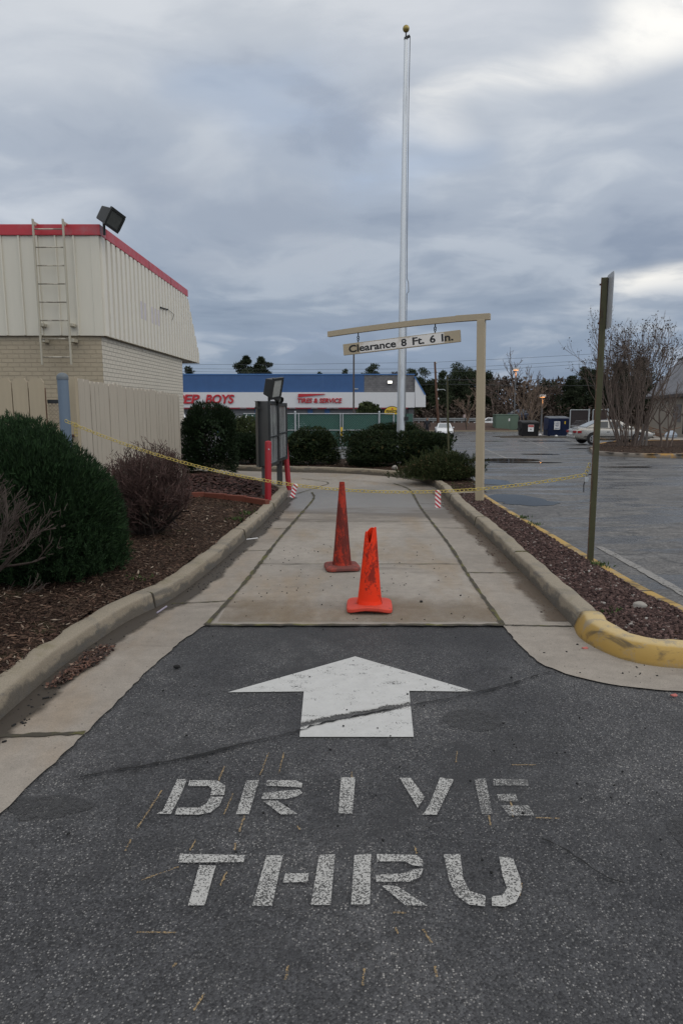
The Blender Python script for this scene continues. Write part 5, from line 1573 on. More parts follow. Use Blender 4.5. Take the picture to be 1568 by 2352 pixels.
bush('flowering_shrub', 'small loose shrub with pale flowers left of the menu board', 'bush', V(571, 975, 27)[0], 27, gz(27), .8, .7, 1.52, 5000, .09, .05, M_SHRUBL, 23, zmin=-.6, amp=.2)
fs = bpy.data.objects['flowering_shrub']; d_, r_ = lump_dirs(70, np.random.default_rng(4), -.2)
P = d_ * np.array([.8, .7, .78]) * 1.02 + np.array([0, 0, .72]); blades('blossom', P, unit(d_ + .3), .05, .05, M_WHITE, fs, np.random.default_rng(5))
# weeds in the beds
for (x, y, z, n, s) in ((306, 1335, .12, 60, .09), (1408, 1408, .09, 45, .07), (1372, 1298, .10, 70, .07), (540, 1195, .12, 60, .10), (1200, 1190, .1, 50, .08), (1225, 1205, .1, 40, .08), (570, 1180, .12, 50, .1), (480, 1115, .12, 40, .12)):
    X, Y = G(x, y, z); g2 = np.random.default_rng(int(x)); P = np.stack([g2.normal(X, s * .7, n), g2.normal(Y, s * .7, n), np.full(n, z)], 1); D = unit(np.stack([g2.normal(0, .7, n), g2.normal(0, .7, n), np.ones(n) * .7], 1))
    o = blades('weeds', P, D, s * .8 * g2.uniform(.4, 1, n), .014 * np.ones(n), M_WEED, None, g2, 'stuff')
g2 = np.random.default_rng(77); pts = np.array(scatter_pts([(q[0], q[1]) for q in mid_poly if q[0] > 1.2 or q[1] < 15], 350)); D = unit(np.stack([g2.normal(0, .8, 350), g2.normal(0, .8, 350), np.ones(350) * .7], 1))
blades('weeds', np.stack([pts[:, 0], pts[:, 1], np.full(350, .1)], 1), D, .07 * g2.uniform(.4, 1, 350), .016 * np.ones(350), M_WEED, None, g2, 'stuff')

# leaf litter and grit in the gutters, small scraps
lit = [G(x, y) for x, y in ((105, 1588), (150, 1545), (200, 1505), (245, 1487), (268, 1492), (240, 1520), (190, 1548), (140, 1580))]
chips('leaf_litter', scatter_pts(lit, 900), lambda x, y: .008, M_LEAFLITTER, .012, .04, wr=.5, lift=.03, tilt=.5)
gl = [(q.x + .01, q.y) for q in lks if 2 < q.y < 12] + [(q.x + .16, q.y) for q in reversed(lks) if 2 < q.y < 12]
rocks('grit', scatter_pts(gl, 330, lambda x, y: 1 if math.sin(y * 2.1) > -.2 else .15), lambda x, y: .004, M_CRACK, .004, .010)
gr_ = [(q.x - .01, q.y) for q in rks if 5 < q.y < 12] + [(q.x - .20, q.y) for q in reversed(rks) if 5 < q.y < 12]
rocks('grit', scatter_pts(gr_, 110, lambda x, y: .9 if math.sin(y * 1.7 + 1) > .1 else .2), lambda x, y: .004, M_LAVA, .004, .012)
rocks('grit', scatter_pts([(-1, 5.1), (1.2, 5.1), (1.2, 8), (-.8, 8)], 130) + scatter_pts([(-1.2, 2.2), (2.4, 2.2), (2.0, 4.9), (-1, 4.9)], 110) + scatter_pts([(1.3, 4.0), (2.6, 3.8), (2.4, 4.05), (1.7, 4.9)], 26), lambda x, y: .003, M_CRACK, .003, .008)
for (nm, lb, ct, x, y, z, sx, sy, sz, sd_) in (('stone', 'pale stone lying on the red rock strip', 'stone', 1468, 1397, .09, .055, .04, .035, 1), ('stone', 'small dark lump of asphalt left of the white arrow', 'stone', 408, 1534, 0, .022, .016, .012, 2), ('stone', 'small grey block on mulch below the wide hedge', 'stone', 905, 1077, .12, .07, .05, .06, 3), ('stone', 'dark pebble on the concrete right of the torn cone', 'stone', 967, 1384, 0, .013, .012, .010, 4)):
    X, Y = G(x, y, z); bm = bmesh.new(); bmesh.ops.create_icosphere(bm, subdivisions=3, radius=1); r_ = random.Random(sd_)
    ph = [Vector((r_.gauss(0, 1), r_.gauss(0, 1), r_.gauss(0, 1))) for _ in range(8)]
    for v in bm.verts:
        k = 1 + .10 * sum(math.sin(v.co.dot(p) * 2.2) for p in ph) / 2; v.co = Vector((v.co.x * sx * k, v.co.y * sy * k, v.co.z * sz * k + sz * .55))
    me = bpy.data.meshes.new(nm); bm.to_mesh(me); bm.free(); o = finish(nm, me, M_ROCK if sd_ in (1, 3) else M_CRACK, loc=(X, Y, z + .004)); tag(o, lb, ct)
for (nm, lb, ct, p0, p1, r_, m_) in (('drinking_straw', 'white drinking straw lying in the left gutter', 'litter', (566, 1241), (592, 1238), .006, M_WHITE), ('stick', 'pale mauve stick against the left kerb', 'litter', (361, 1411), (383, 1396), .007, plain('mauve plastic', (.30, .27, .33), .5)), ('twig', 'short black twig in the left gutter', 'litter', (98, 1609), (114, 1606), .005, M_CRACK)):
    a_, b_ = G(*p0), G(*p1); o = MB().tube([(*a_, .012), (*b_, .012)], r_, 8).build(nm, m_, loc=(a_[0], a_[1], .012)); tag(o, lb, ct)
for (x, y, s, lb) in ((1342, 1491, .024, 'coral plastic scrap on the concrete below the yellow kerb'), (1546, 1600, .022, 'red scrap on the asphalt at right edge')):
    X, Y = G(x, y); o = MB().loft([[(X + s * k * math.cos(a_ * .9), Y + s * .45 * k * math.sin(a_ * .9), .006 + dz_ + .004 * math.sin(a_ * 2)) for a_ in range(7)] for k, dz_ in ((1, 0), (1.02, .003), (.8, .007))]).build('plastic_scrap', M_PLASTIC, loc=(X, Y, .006)); tag(o, lb, 'litter')

# ------------------------------------------------------------------ store across the way
YS = 75.0
sv = lambda x, y, o=0.0: V(x, y, YS + o)
st = thing('auto_parts_store', 'low store with blue band, white fascia and red lettering', 'building', (sv(700, 900)[0], YS, gz(YS)))
xl = sv(300, 900)[0]; xr = sv(952, 900)[0]; zt_, zm_, zw_, zs_ = sv(700, 861)[2], sv(700, 901)[2], sv(700, 936)[2], sv(700, 939)[2]
zg = gz(YS) - .1
xg = sv(836, 880)[0]
MB().box((xl, YS + .6, zg), (xr, YS + 22, zt_ - .3)).build('wall', M_SHUTTER, st)
MB().box((xl, YS + .15, zm_), (xg, YS + .59, zt_)).build('blue_band', M_STBLUE, st)
MB().box((xg + .003, YS + .2, zm_), (xr - .02, YS + .59, zt_ - .03)).build('block_parapet', M_BLOCK, st)
MB().box((xl, YS + .10, zt_ + .003), (xr, YS + .8, zt_ + .12)).build('roof_edge', M_PILLAR, st)
MB().box((xl, YS - .25, zw_), (xr - .003, YS + .59, zm_ - .003)).build('white_fascia', M_STWHITE, st)
e1, e2, e3, e4 = sv(953, 864, -.3), sv(977, 906, -.3), sv(977, 935, -.3), sv(953, 935, -.3)
MB().prism([e1, e2, e3, e4], (0, 14, 0)).build('fascia_end', M_STWHITE, st)
d_ = (Vector(e2) - Vector(e1)).normalized(); n_ = Vector((d_.z, 0, -d_.x))
MB().prism([Vector(e1) + n_ * .004 - Vector((0, .05, 0)), Vector(e2) + n_ * .004 - Vector((0, .05, 0)), Vector(e2) + n_ * .13 - Vector((0, .05, 0)), Vector(e1) + n_ * .13 - Vector((0, .05, 0))], (0, 14, 0)).build('sloped_coping', M_PILLAR, st)
MB().box((xl, YS - .28, zs_), (sv(936, 900)[0], YS + .4, zw_ - .003)).build('red_stripe', M_STSTRIPE, st)
for px in (560, 597, 672, 722, 757, 770, 868):
    X = sv(px, 938)[0]; MB().box((X - .35, YS - .3, zs_ + .03), (X + .35, YS - .282, zw_ - .02)).build('door_placard', M_SHUTTER, st)
for px in (500, 590, 712, 751, 830):
    X = sv(px, 945)[0]; MB().box((X - .28, YS + .42, zg), (X + .28, YS + .598, zs_ - .003)).build('pillar', M_PILLAR, st)
for a_, b_ in ((505, 585), (595, 707), (756, 825)):
    X0, X1 = sv(a_, 945)[0], sv(b_, 945)[0]; dm = MB()
    for k in range(9):
        z_ = zg + .1 + k * (zs_ - .25 - zg) / 9; dm.box((X0 + .1, YS + .52, z_), (X1 - .1, YS + .585, z_ + (zs_ - .25 - zg) / 9 - .02))
    dm.build('roller_door', M_SHUTTER, st)
MB().box((sv(938, 945)[0], YS + .25, zg), (xr - .05, YS + .598, zw_ - .003)).box((sv(868, 945)[0], YS + .45, zg), (sv(937, 945)[0], YS + .596, zs_ - .003)).build('block_wall', M_BLOCK, st)
for px in (895,):
    X, _, Z = sv(px, 878); wp = MB().box((X - .26, YS - .02, Z - .14), (X + .26, YS + .198, Z + .17)).build('wall_lamp', M_DKMETAL, st)
    MB().box((X - .23, YS - .045, Z - .11), (X + .23, YS - .022, Z + .14)).build('lamp_lens', M_LAMPWHITE, wp, bevel=.03)
X, _, Z = sv(818, 893); MB().box((X - .2, YS + .05, Z - .05), (X + .2, YS + .148, Z + .05)).build('vent', M_GALV, st)


def store_text(s, x0, x1, y0, y1, shear, bold, m=M_STRED, name='lettering', th=.12, off=-.32, sp_=1.0):
    a_, b_ = sv(x0, y1, off), sv(x1, y0, off)
    return text_obj(name, s, m, b_[0] - a_[0], b_[2] - a_[2], th, Matrix.Translation((a_[0], YS + off, a_[2])), st, shear=shear, bold=bold, spacing=sp_)


store_text('PEP', 404, 459, 906, 927, .22, .03)
store_text('BOYS', 472, 538, 906, 927, .22, .03)
store_text('TIRES & SERVICE', 683, 785, 914.5, 925.5, .15, .028)
MB().prism([sv(685, 904.5, -.30), sv(746, 904.5, -.30), sv(746, 906, -.30), sv(684, 912.5, -.30)], (0, -.10, 0)).build('swoosh', M_STRED, st)
ov = MB(); X, _, Z = sv(900, 947, -.6)
ov.prism([(X + .82 * math.cos(k * .2618), YS - .60, Z + .60 * math.sin(k * .2618)) for k in range(24)], (0, -.08, 0))
so = ov.build('oval_sign', M_YSIGN, st)
MB().prism([(X + .89 * math.cos(k * .2618), YS - .52, Z + .66 * math.sin(k * .2618)) for k in range(24)], (0, -.075, 0)).build('sign_rim', M_BLACK, so)
text_obj('lettering', 'PENNZOIL', M_BLACK, 1.30, .30, .02, Matrix.Translation((X - .65, YS - .695, Z - .05)), so, bold=.02)
MB().prism([(X - .12, YS - .682, Z + .30), (X + .14, YS - .682, Z + .30), (X + .02, YS - .682, Z + .50)], (0, -.012, 0)).build('emblem', M_STRED, so)

# green screened chain-link fence
YG = 33.5
gf = thing('chain_link_fence', 'chain-link fence and double gate covered in dark green screen', 'fence', (V(735, 1000, YG)[0], YG, gz(YG)))
gz0 = gz(YG) + .06; gt_ = V(735, 951.5, YG)[2]
xa, xb = V(560, 1000, YG)[0], V(905, 1000, YG)[0]
SCR = MB().sheet([(xa, YG, gz0), (xb, YG, gz0), (xb, YG, gt_), (xa, YG, gt_)])
scr = SCR.build('green_screen', M_SCREEN, gf)
rm = MB()
for z_ in (gz0 + .02, gt_ + .03, V(735, 988, YG)[2]): rm.tube([(xa, YG - .03, z_), (xb, YG - .03, z_)], .022, 8)
rm.build('rail', M_GALV, gf)
for px, rr in ((620, .03), (656, .03), (678.5, .045), (686.5, .028), (781.5, .028), (787, .028), (870, .045), (903, .03)):
    X = V(px, 1000, YG)[0]; MB().lathe([(rr, 0), (rr, gt_ - gz(YG) + (.12 if rr > .04 else .03)), (rr * .5, gt_ - gz(YG) + (.16 if rr > .04 else .05))], (X, YG - .05, gz(YG)), 10).build('post', M_GALV, gf)
MB().box((V(782, 990, YG)[0], YG - .11, V(782, 1001, YG)[2]), (V(786.5, 990, YG)[0], YG - .08, V(782, 981, YG)[2])).build('latch', M_YSIGN, gf)
MB().sheet([(xb, YG, gz0), (xb + 1.2, YG + 3, gz0), (xb + 1.2, YG + 3, gt_), (xb, YG, gt_)]).build('side_screen', M_SCREEN, gf)

# white box truck glimpsed past the brick corner
def box_truck(loc, rz):
    t = thing('box_truck', 'white truck front with one headlamp between brick corner and yew', 'truck', loc, rz)
    MB().loft([[(-1.05, y_, z_) for y_, z_ in ((-.95, .5), (.95, .5), (.95, 1.15), (-.95, 1.15))], [(.0, y_, z_) for y_, z_ in ((-.98, .42), (.98, .42), (.98, 1.35), (-.98, 1.35))], [(.35, y_, z_) for y_, z_ in ((-.98, .42), (.98, .42), (.90, 2.0), (-.90, 2.0))], [(1.6, y_, z_) for y_, z_ in ((-.98, .42), (.98, .42), (.90, 2.05), (-.90, 2.05))]]).build('cab', M_CARWHITE, t, bevel=.05, world=False)
    MB().box((1.65, -1.05, .6), (5.5, 1.05, 2.4)).build('cargo_box', M_CARWHITE, t, world=False)
    MB().prism([(.04, -.82, 1.40), (.04, .82, 1.40), (.325, .76, 1.9), (.325, -.76, 1.9)], (-.03, 0, .01)).build('windscreen', M_GLASS, t, world=False)
    MB().box((-1.10, -.95, .36), (-1.052, .95, .62)).build('bumper', M_TRIMDK, t, world=False)
    MB().box((-1.075, -.55, .70), (-1.052, .55, 1.02)).build('grille', M_TRIMDK, t, world=False)
    for s in (-1, 1): MB().box((-1.085, s * .76 - .16, .72), (-1.053, s * .76 + .16, .96)).build('headlight', M_LENS, t, bevel=.01, world=False)
    for x_ in (-.45, 4.2):
        for s in (-1, 1):
            wh = MB().lathe([(.22, -.12), (.36, -.11), (.37, 0), (.36, .11), (.22, .12)], (x_, s * .88, .37), 18, (0, 1, 0)).build('wheel', M_TYRE, t, world=False)
            MB().lathe([(.20, 0), (.20, .02), (.05, .03)], (x_, s * .99, .37), 14, (0, s, 0)).build('rim', M_RIM, wh, world=False)
    return t


box_truck((-7.72, 31.6, gz(31)), R(150))

# light pole and leafy bush in front of the store
lp_ = thing('light_pole', 'thin brown light pole rising in front of the store fascia', 'pole', (V(812, 900, 50)[0], 50, gz(50)))
X = V(812, 900, 50)[0]; MB().tube([(X, 50, gz(50)), (X, 50, V(812, 806, 50)[2])], [.075, .06], 8).build('shaft', plain('brown pole', (.075, .06, .052), .6), lp_)
MB().box((X - .12, 49.85, V(812, 806, 50)[2]), (X + .12, 50.15, V(812, 803, 50)[2])).build('head', M_DKMETAL, lp_)
bush('leafy_shrub', 'loose green shrub behind the green screen left of the flagpole', 'bush', V(842, 940, 44)[0], 44, gz(44) , 1.0, .9, 2.62, 5000, .16, .06, M_SHRUBL, 31, zmin=-.6, amp=.22, depth=.4)

# green post standing in the wide hedge
hp_ = thing('hedge_post', 'thin green steel post with edge-on sign rising from the hedge', 'sign', (V(1029, 1000, 17.3)[0], 17.3, .05))
xA, xB = V(1031, 1040, 17.3)[0], V(1026, 865, 17.3)[0]
MB().tube([(xA, 17.3, .05), (xB, 17.3, V(1026, 864, 17.3)[2])], .032, 4).build('post', M_GPOST, hp_)
MB().prism([(xB - .03, 17.22, V(1026, 865, 17.3)[2]), (xB + .035, 17.5, V(1026, 865, 17.3)[2]), (xB + .045, 17.5, V(1026, 908, 17.3)[2]), (xB - .02, 17.22, V(1026, 908, 17.3)[2])], (.004, 0, 0)).build('sign_plate', M_DKMETAL, hp_)

# ------------------------------------------------------------------ cars
def car(name, label, loc, rz, body, glass=M_GLASS, L=4.76, W=1.78, Hh=1.42, group=None, suv=False, plate=True):
    t = thing(name, label, 'car', loc, rz, group); k = L / 4.8; hw = W / 2; q = Hh / 1.42
    st_ = [(-2.40, .42, .70, .72), (-2.36, .32, .90, .84), (-2.0, .24, .985, .97), (-1.5, .21, 1.0, 1.0), (-.4, .20, .97, 1.0), (.8, .20, .94, 1.0), (1.4, .21, .90, .99), (2.0, .25, .80, .94), (2.3, .32, .70, .84), (2.40, .42, .60, .70)]
    rings = []
    for x, zb, zt, f in st_:
        h_ = hw * f; zt *= q; rings.append([(x * k, y_, z_) for y_, z_ in ((-h_ * .90, zb), (-h_ * .99, zb + .12), (-h_, (zb + zt) / 2), (-h_ * .98, zt - .08), (-h_ * .86, zt), (h_ * .86, zt), (h_ * .98, zt - .08), (h_, (zb + zt) / 2), (h_ * .99, zb + .12), (h_ * .90, zb))])
    b = MB().loft(rings).build('body', body, t, world=False, smooth=True); b.modifiers.new('s', 'SUBSURF').render_levels = 2
    if suv: pf = [(-2.22, .93 * q), (-2.0, 1.40 * q), (.15, 1.42 * q), (1.0, .90 * q)]
    else: pf = [(-1.80, .95 * q), (-.92, 1.38 * q), (.22, 1.42 * q), (1.22, .89 * q)]
    bw, tw = hw * .88, hw * .67
    cab = [[(x * k, s * (bw if i in (0, 3) else tw), z) for i, (x, z) in enumerate(pf)] for s in (-1, 1)]
    c = MB().loft(cab).build('cabin', body, t, world=False, bevel=.07, seg=3, smooth='auto')
    lerp = lambda a, b_, f: a + (b_ - a) * f
    def side(s, u0, u1, v0, v1):
        out = []
        for u, v in ((u0, v0), (u1, v0), (u1, v1), (u0, v1)):
            x = lerp(lerp(pf[0][0], pf[3][0], u), lerp(pf[1][0], pf[2][0], u), v) * k; z = lerp(lerp(pf[0][1], pf[3][1], u), lerp(pf[1][1], pf[2][1], u), v)
            out.append((x, s * lerp(bw, tw, v) + s * .006, z))
        return out
    for s in (-1, 1):
        for u0, u1 in ((.12, .44), (.48, .82)):
            MB().prism(side(s, u0, u1, .14, .86), (0, s * .004, 0)).build('window', M_GLASS, c, world=False)
    def end(i0, i1, sg):
        out = []
        for (yy, v) in ((-.82, .12), (.82, .12), (.82, .88), (-.82, .88)):
            out.append((lerp(pf[i0][0], pf[i1][0], v) * k + sg * .012, yy * lerp(bw, tw, v), lerp(pf[i0][1], pf[i1][1], v) + .012))
        return out
    MB().prism(end(0, 1, -1), (-.004, 0, .004)).build('rear_window', glass, c, world=False)
    MB().prism(end(3, 2, 1), (.004, 0, .004)).build('windscreen', glass, c, world=False)
    for s in (-1, 1):
        MB().box((-2.425 * k, s * hw * .62 - .17, .66 * q), (-2.30 * k, s * hw * .62 + .17, .80 * q)).build('tail_light', M_TAIL, t, bevel=.02, world=False)
        MB().box((-2.3 * k, s * hw * .86 - .03, .66 * q), (-2.05 * k, s * (hw * .93) + .015 * s, .80 * q)).build('tail_light', M_TAIL, t, bevel=.01, world=False)
        MB().box((2.20 * k, s * hw * .58 - .20, .54 * q), (2.405 * k, s * hw * .58 + .20, .66 * q)).build('headlight', M_LENS, t, bevel=.02, world=False)
        MB().box((.86 * k, s * hw * .96 + s * .02 - .07, .93 * q), (1.02 * k, s * hw * .96 + s * .02 + .09, 1.03 * q)).build('mirror', body, t, bevel=.02, world=False)
        MB().box((-1.9 * k, s * hw * 1.0 - .012, .44), (1.7 * k, s * hw * 1.0 + .012, .49)).build('side_moulding', M_TRIMDK, t, world=False)
        MB().box((-.55 * k, s * hw * 1.0 - .01, .72), (-.40 * k, s * hw * 1.0 + .014, .755)).build('door_handle', M_TRIMDK, t, world=False)
    MB().box((-2.44 * k, -.26, .56 * q), (-2.39 * k, .26, .67 * q)).build('number_plate', M_WHITE, t, world=False)
    MB().box((-2.46 * k, -hw * .74, .34), (-2.33 * k, hw * .74, .50)).build('rear_bumper', body, t, bevel=.05, seg=3, world=False)
    MB().box((2.33 * k, -hw * .72, .34), (2.44 * k, hw * .72, .48)).build('front_bumper', body, t, bevel=.05, seg=3, world=False)
    if not suv: MB().box((-2.30 * k, -hw * .70, 1.03 * q), (-2.12 * k, hw * .70, 1.06 * q)).box((-2.26 * k, -hw * .66, .97 * q), (-2.2 * k, -hw * .6, 1.03 * q)).box((-2.26 * k, hw * .6, .97 * q), (-2.2 * k, hw * .66, 1.03 * q)).build('spoiler', body, t, bevel=.01, world=False)
    for x in (-1.36, 1.34):
        for s in (-1, 1):
            MB().lathe([(.385, -.02), (.385, .012)], (x * k, s * hw * .995, .345), 24, (0, s, 0)).build('wheel_arch', M_TRIMDK, t, world=False)
            wh = MB().lathe([(.21, -.10), (.30, -.10), (.325, -.07), (.325, .07), (.30, .095), (.21, .10)], (x * k, s * (hw - .065), .325), 26, (0, s, 0)).build('wheel', M_TYRE, t, world=False, smooth='auto')
            rm_ = MB().lathe([(.205, 0), (.215, .018), (.19, .02), (.18, .004)], (x * k, s * (hw + .02), .325), 24, (0, s, 0))
            for i in range(6):
                a_ = i * math.pi / 3; ca, sa = math.cos(a_), math.sin(a_)
                rm_.prism([(x * k + ca * r_ - sa * w__, s * (hw + .024), .325 + sa * r_ + ca * w__) for r_, w__ in ((.03, -.03), (.19, -.022), (.19, .022), (.03, .03))], (0, s * .012, 0))
            rm_.lathe([(.045, 0), (.04, .02)], (x * k, s * (hw + .022), .325), 12, (0, s, 0)); rm_.build('rim', M_RIM, wh, world=False)
    return t


cp = GG(1412, 1021)
car('silver_sedan', 'silver sedan parked behind the sign post and bare tree', (cp[0], cp[1] + .9, cp[2]), R(1.5), M_SILVER, glass=M_GLASSP)
c_ = V(1333, 984, 78); car('parked_car', 'white sedan facing the camera between the two dumpsters', (c_[0], 78, gz(78)), R(-112), M_CARWHITE, glass=M_GLASSP, group='cars parked far across the lot')
c_ = V(1019, 990, 70); car('parked_car', 'white car just above the right end of the hedge', (c_[0], 70, gz(70)), R(-96), M_CARWHITE, glass=M_GLASSP, group='cars parked far across the lot', Hh=1.32)
c_ = V(1122, 985, 96); car('parked_car', 'white car tail showing left of the green utility cabinet', (c_[0] - .6, 93, -1.48), R(160), M_CARWHITE, group='cars parked far across the lot', Hh=1.45)
c_ = V(1194, 968, 100); car('parked_car', 'dark blue car behind the green utility cabinet', (c_[0], 102, -.75), R(200), M_CARDARK, group='cars parked far across the lot', Hh=1.75, suv=True)

# ------------------------------------------------------------------ dumpsters, cabinet, screens
def dumpster(label, px0, px1, ytop, Y, m, tub):
    x0, x1 = V(px0, 990, Y)[0], V(px1, 990, Y)[0]; g0 = gz(Y); zt = V(px0, ytop, Y)[2]; dp = 1.5
    t = thing('dumpster', label, 'dumpster', ((x0 + x1) / 2, Y, g0), 0, 'dumpsters at the edge of the lot'); k = .12 if tub else 0.0
    r1 = [(x0 + k, Y - dp * .35, g0 + .1), (x1 - k, Y - dp * .35, g0 + .1), (x1 - k, Y + dp * .6, g0 + .1), (x0 + k, Y + dp * .6, g0 + .1)]
    r2 = [(x0, Y - dp * .5, zt - .12), (x1, Y - dp * .5, zt - .12), (x1, Y + dp * .6, zt - .02), (x0, Y + dp * .6, zt - .02)]
    bd = MB().loft([r1, r2]).build('bin', m, t)
    rb_ = MB().box((x0 - .04, Y - dp * .5 - .04, zt - .20), (x1 + .04, Y - dp * .5 + .02, zt - .10))
    for f in (.06, .94):
        X = x0 + (x1 - x0) * f; rb_.prism([(X - .05, Y - dp * .5 - .03, zt - .21), (X + .05, Y - dp * .5 - .03, zt - .21), (X + .05, Y - dp * .35 - .03, g0 + .1), (X - .05, Y - dp * .35 - .03, g0 + .1)], (0, .06, 0))
    rb_.build('rib', m, t, bevel=.01)
    lm_ = M_TRIMDK if tub else plain('grey lid', (.09, .10, .115), .6)
    for s in (0, 1):
        a_, b_ = x0 + (x1 - x0) * .5 * s + .02, x0 + (x1 - x0) * .5 * (s + 1) - .02
        MB().prism([(a_, Y - dp * .53, zt - .11), (b_, Y - dp * .53, zt - .11), (b_, Y + dp * .62, zt + .06), (a_, Y + dp * .62, zt + .06)], (0, 0, .05)).build('lid', lm_, t, bevel=.02)
    for s in (x0 + .2, x1 - .2): MB().lathe([(.09, -.05), (.09, .05)], (s, Y - dp * .25, g0 + .09), 12, (1, 0, 0)).build('caster', M_TYRE, t)
    for s, q in ((x0, -1), (x1, 1)): MB().box((min(s + .0, s + q * .14), Y - .5, g0 + .62), (max(s, s + q * .14), Y + .5, g0 + .80)).build('fork_pocket', m, t, bevel=.01)
    return t, bd, (x0, x1, g0, zt, Y - dp * .5)


t1, bd1, D1 = dumpster('black dumpster with white notice beside pale bare tree', 1296 - 103.5, 1297 - 64, 968, 66, M_DUMPBLACK, True)
t2, bd2, D2 = dumpster('larger navy blue dumpster with white lettered notice', 1253, 1302, 958.5, 67, M_DUMPBLUE, False)


def panel(t, D, fx0, fx1, fz0, fz1, m, off):
    x0, x1, g0, zt, Yf = D; X0, X1 = x0 + (x1 - x0) * fx0, x0 + (x1 - x0) * fx1; Z0, Z1 = g0 + (zt - g0) * fz0, g0 + (zt - g0) * fz1
    return MB().box((X0, Yf - off - .015, Z0), (X1, Yf - off, Z1)).build('notice', m, t), (X0, X1, Z0, Z1, Yf - off - .018)


p1, r1 = panel(t1, D1, .34, .66, .36, .80, M_WHITE, .05)
MB().box((r1[0] + .02, r1[4] - .004, r1[2] + (r1[3] - r1[2]) * .64), (r1[1] - .02, r1[4], r1[3] - .02)).build('red_header', plain('red header', (.42, .10, .09)), p1)
w_ = r1[1] - r1[0]; xm, zm = r1[0] + w_ * .5, r1[2] + (r1[3] - r1[2]) * .34
MB().prism([(xm + w_ * a_, r1[4], zm + w_ * b_) for a_, b_ in ((-.20, .10), (-.12, .10), (-.06, -.02), (0, .06), (.08, .02), (.20, .14), (.06, -.12), (0, -.04), (-.08, -.13))], (0, -.006, 0)).build('emblem', M_BLACK, p1)
p2, r2 = panel(t2, D2, .25, .52, .38, .80, M_WHITE, .05)
w_ = r2[1] - r2[0]; h_ = r2[3] - r2[2]
for s_, f0, f1, wd in (('COUNTY', .64, .88, .80), ('WASTE', .36, .60, .66)):
    text_obj('lettering', s_, plain('navy lettering', (.03, .05, .14)), w_ * wd, h_ * (f1 - f0), .006, Matrix.Translation((r2[0] + w_ * (1 - wd) / 2, r2[4], r2[2] + h_ * f0)), p2, bold=.015)
MB().box((r2[0] + w_ * .1, r2[4] - .004, r2[2] + h_ * .10), (r2[1] - w_ * .1, r2[4], r2[2] + h_ * .22)).build('small_print', plain('faded print', (.25, .28, .36)), p2)
MB().box((D2[0] + (D2[1] - D2[0]) * .72, D2[4] - .07, D2[3] - .62), (D2[0] + (D2[1] - D2[0]) * .77, D2[4] - .055, D2[3] - .36)).build('yellow_label', M_YSIGN, t2)

YU = 86
x0, x1 = V(1134, 970, YU)[0], V(1186, 970, YU)[0]; zt = V(1160, 953, YU)[2]
ut = thing('utility_cabinet', 'long green electrical utility cabinet at the edge of the lot', 'cabinet', ((x0 + x1) / 2, YU, -1.484))
MB().box((x0, YU - .8, -1.5), (x1, YU + .8, zt)).build('housing', M_TGREEN, ut, bevel=.03)
MB().box((x0 - .06, YU - .86, zt + .003), (x1 + .06, YU + .86, zt + .08)).build('top', M_TGREEN, ut, bevel=.02)
for a_, b_ in ((.03, .64), (.66, .97)): MB().box((x0 + (x1 - x0) * a_, YU - .83, -1.35), (x0 + (x1 - x0) * b_, YU - .803, zt - .08)).build('door', M_TGREEN, ut, bevel=.01)
MB().box((x0 + (x1 - x0) * .56, YU - .85, zt - .75), (x0 + (x1 - x0) * .62, YU - .832, zt - .42)).build('notice', M_WHITE, ut)
by = thing('yellow_post', 'short yellow post at the corner of the green cabinet', 'bollard', (x1 + .25, YU - 1.5, -1.48)); MB().lathe([(.09, 0), (.09, .95), (.05, 1.02)], (x1 + .25, YU - 1.5, -1.48), 10).build('pipe', M_YSIGN, by)

for nm, (pa, pb, ya, Y), lb in (('screen_panel', (1308, 1351, 941.5, 63), 'dark slatted chain-link panel behind the silver car'), ('screen_panel', (1360, 1394, 941, 66), 'brown slatted panel just right of the dark chain-link one')):
    x0, x1 = V(pa, 960, Y)[0], V(pb, 960, Y)[0]; zt = V(pa, ya, Y)[2]; g0 = gz(Y); t = thing(nm, lb, 'fence', ((x0 + x1) / 2, Y, g0)); m = MB()
    n = 26
    for i in range(n): X = x0 + (x1 - x0) * (i + .5) / n; m.box((X - (x1 - x0) / n * .42, Y - .01, g0 + .1), (X + (x1 - x0) / n * .42, Y + .01, zt - .03))
    m.build('slats', plain('dark slats', (.035, .027, .028), .8) if pa < 1350 else plain('brown slats', (.06, .042, .038), .8), t)
    f = MB().tube([(x0, Y - .03, g0), (x0, Y - .03, zt)], .05, 8).tube([(x1, Y - .03, g0), (x1, Y - .03, zt + .1)], .07, 8)
    for z_ in (zt, g0 + .12, g0 + (zt - g0) * .28): f.tube([(x0, Y - .03, z_), (x1, Y - .03, z_)], .035, 8)
    f.build('frame', M_GALV, t)

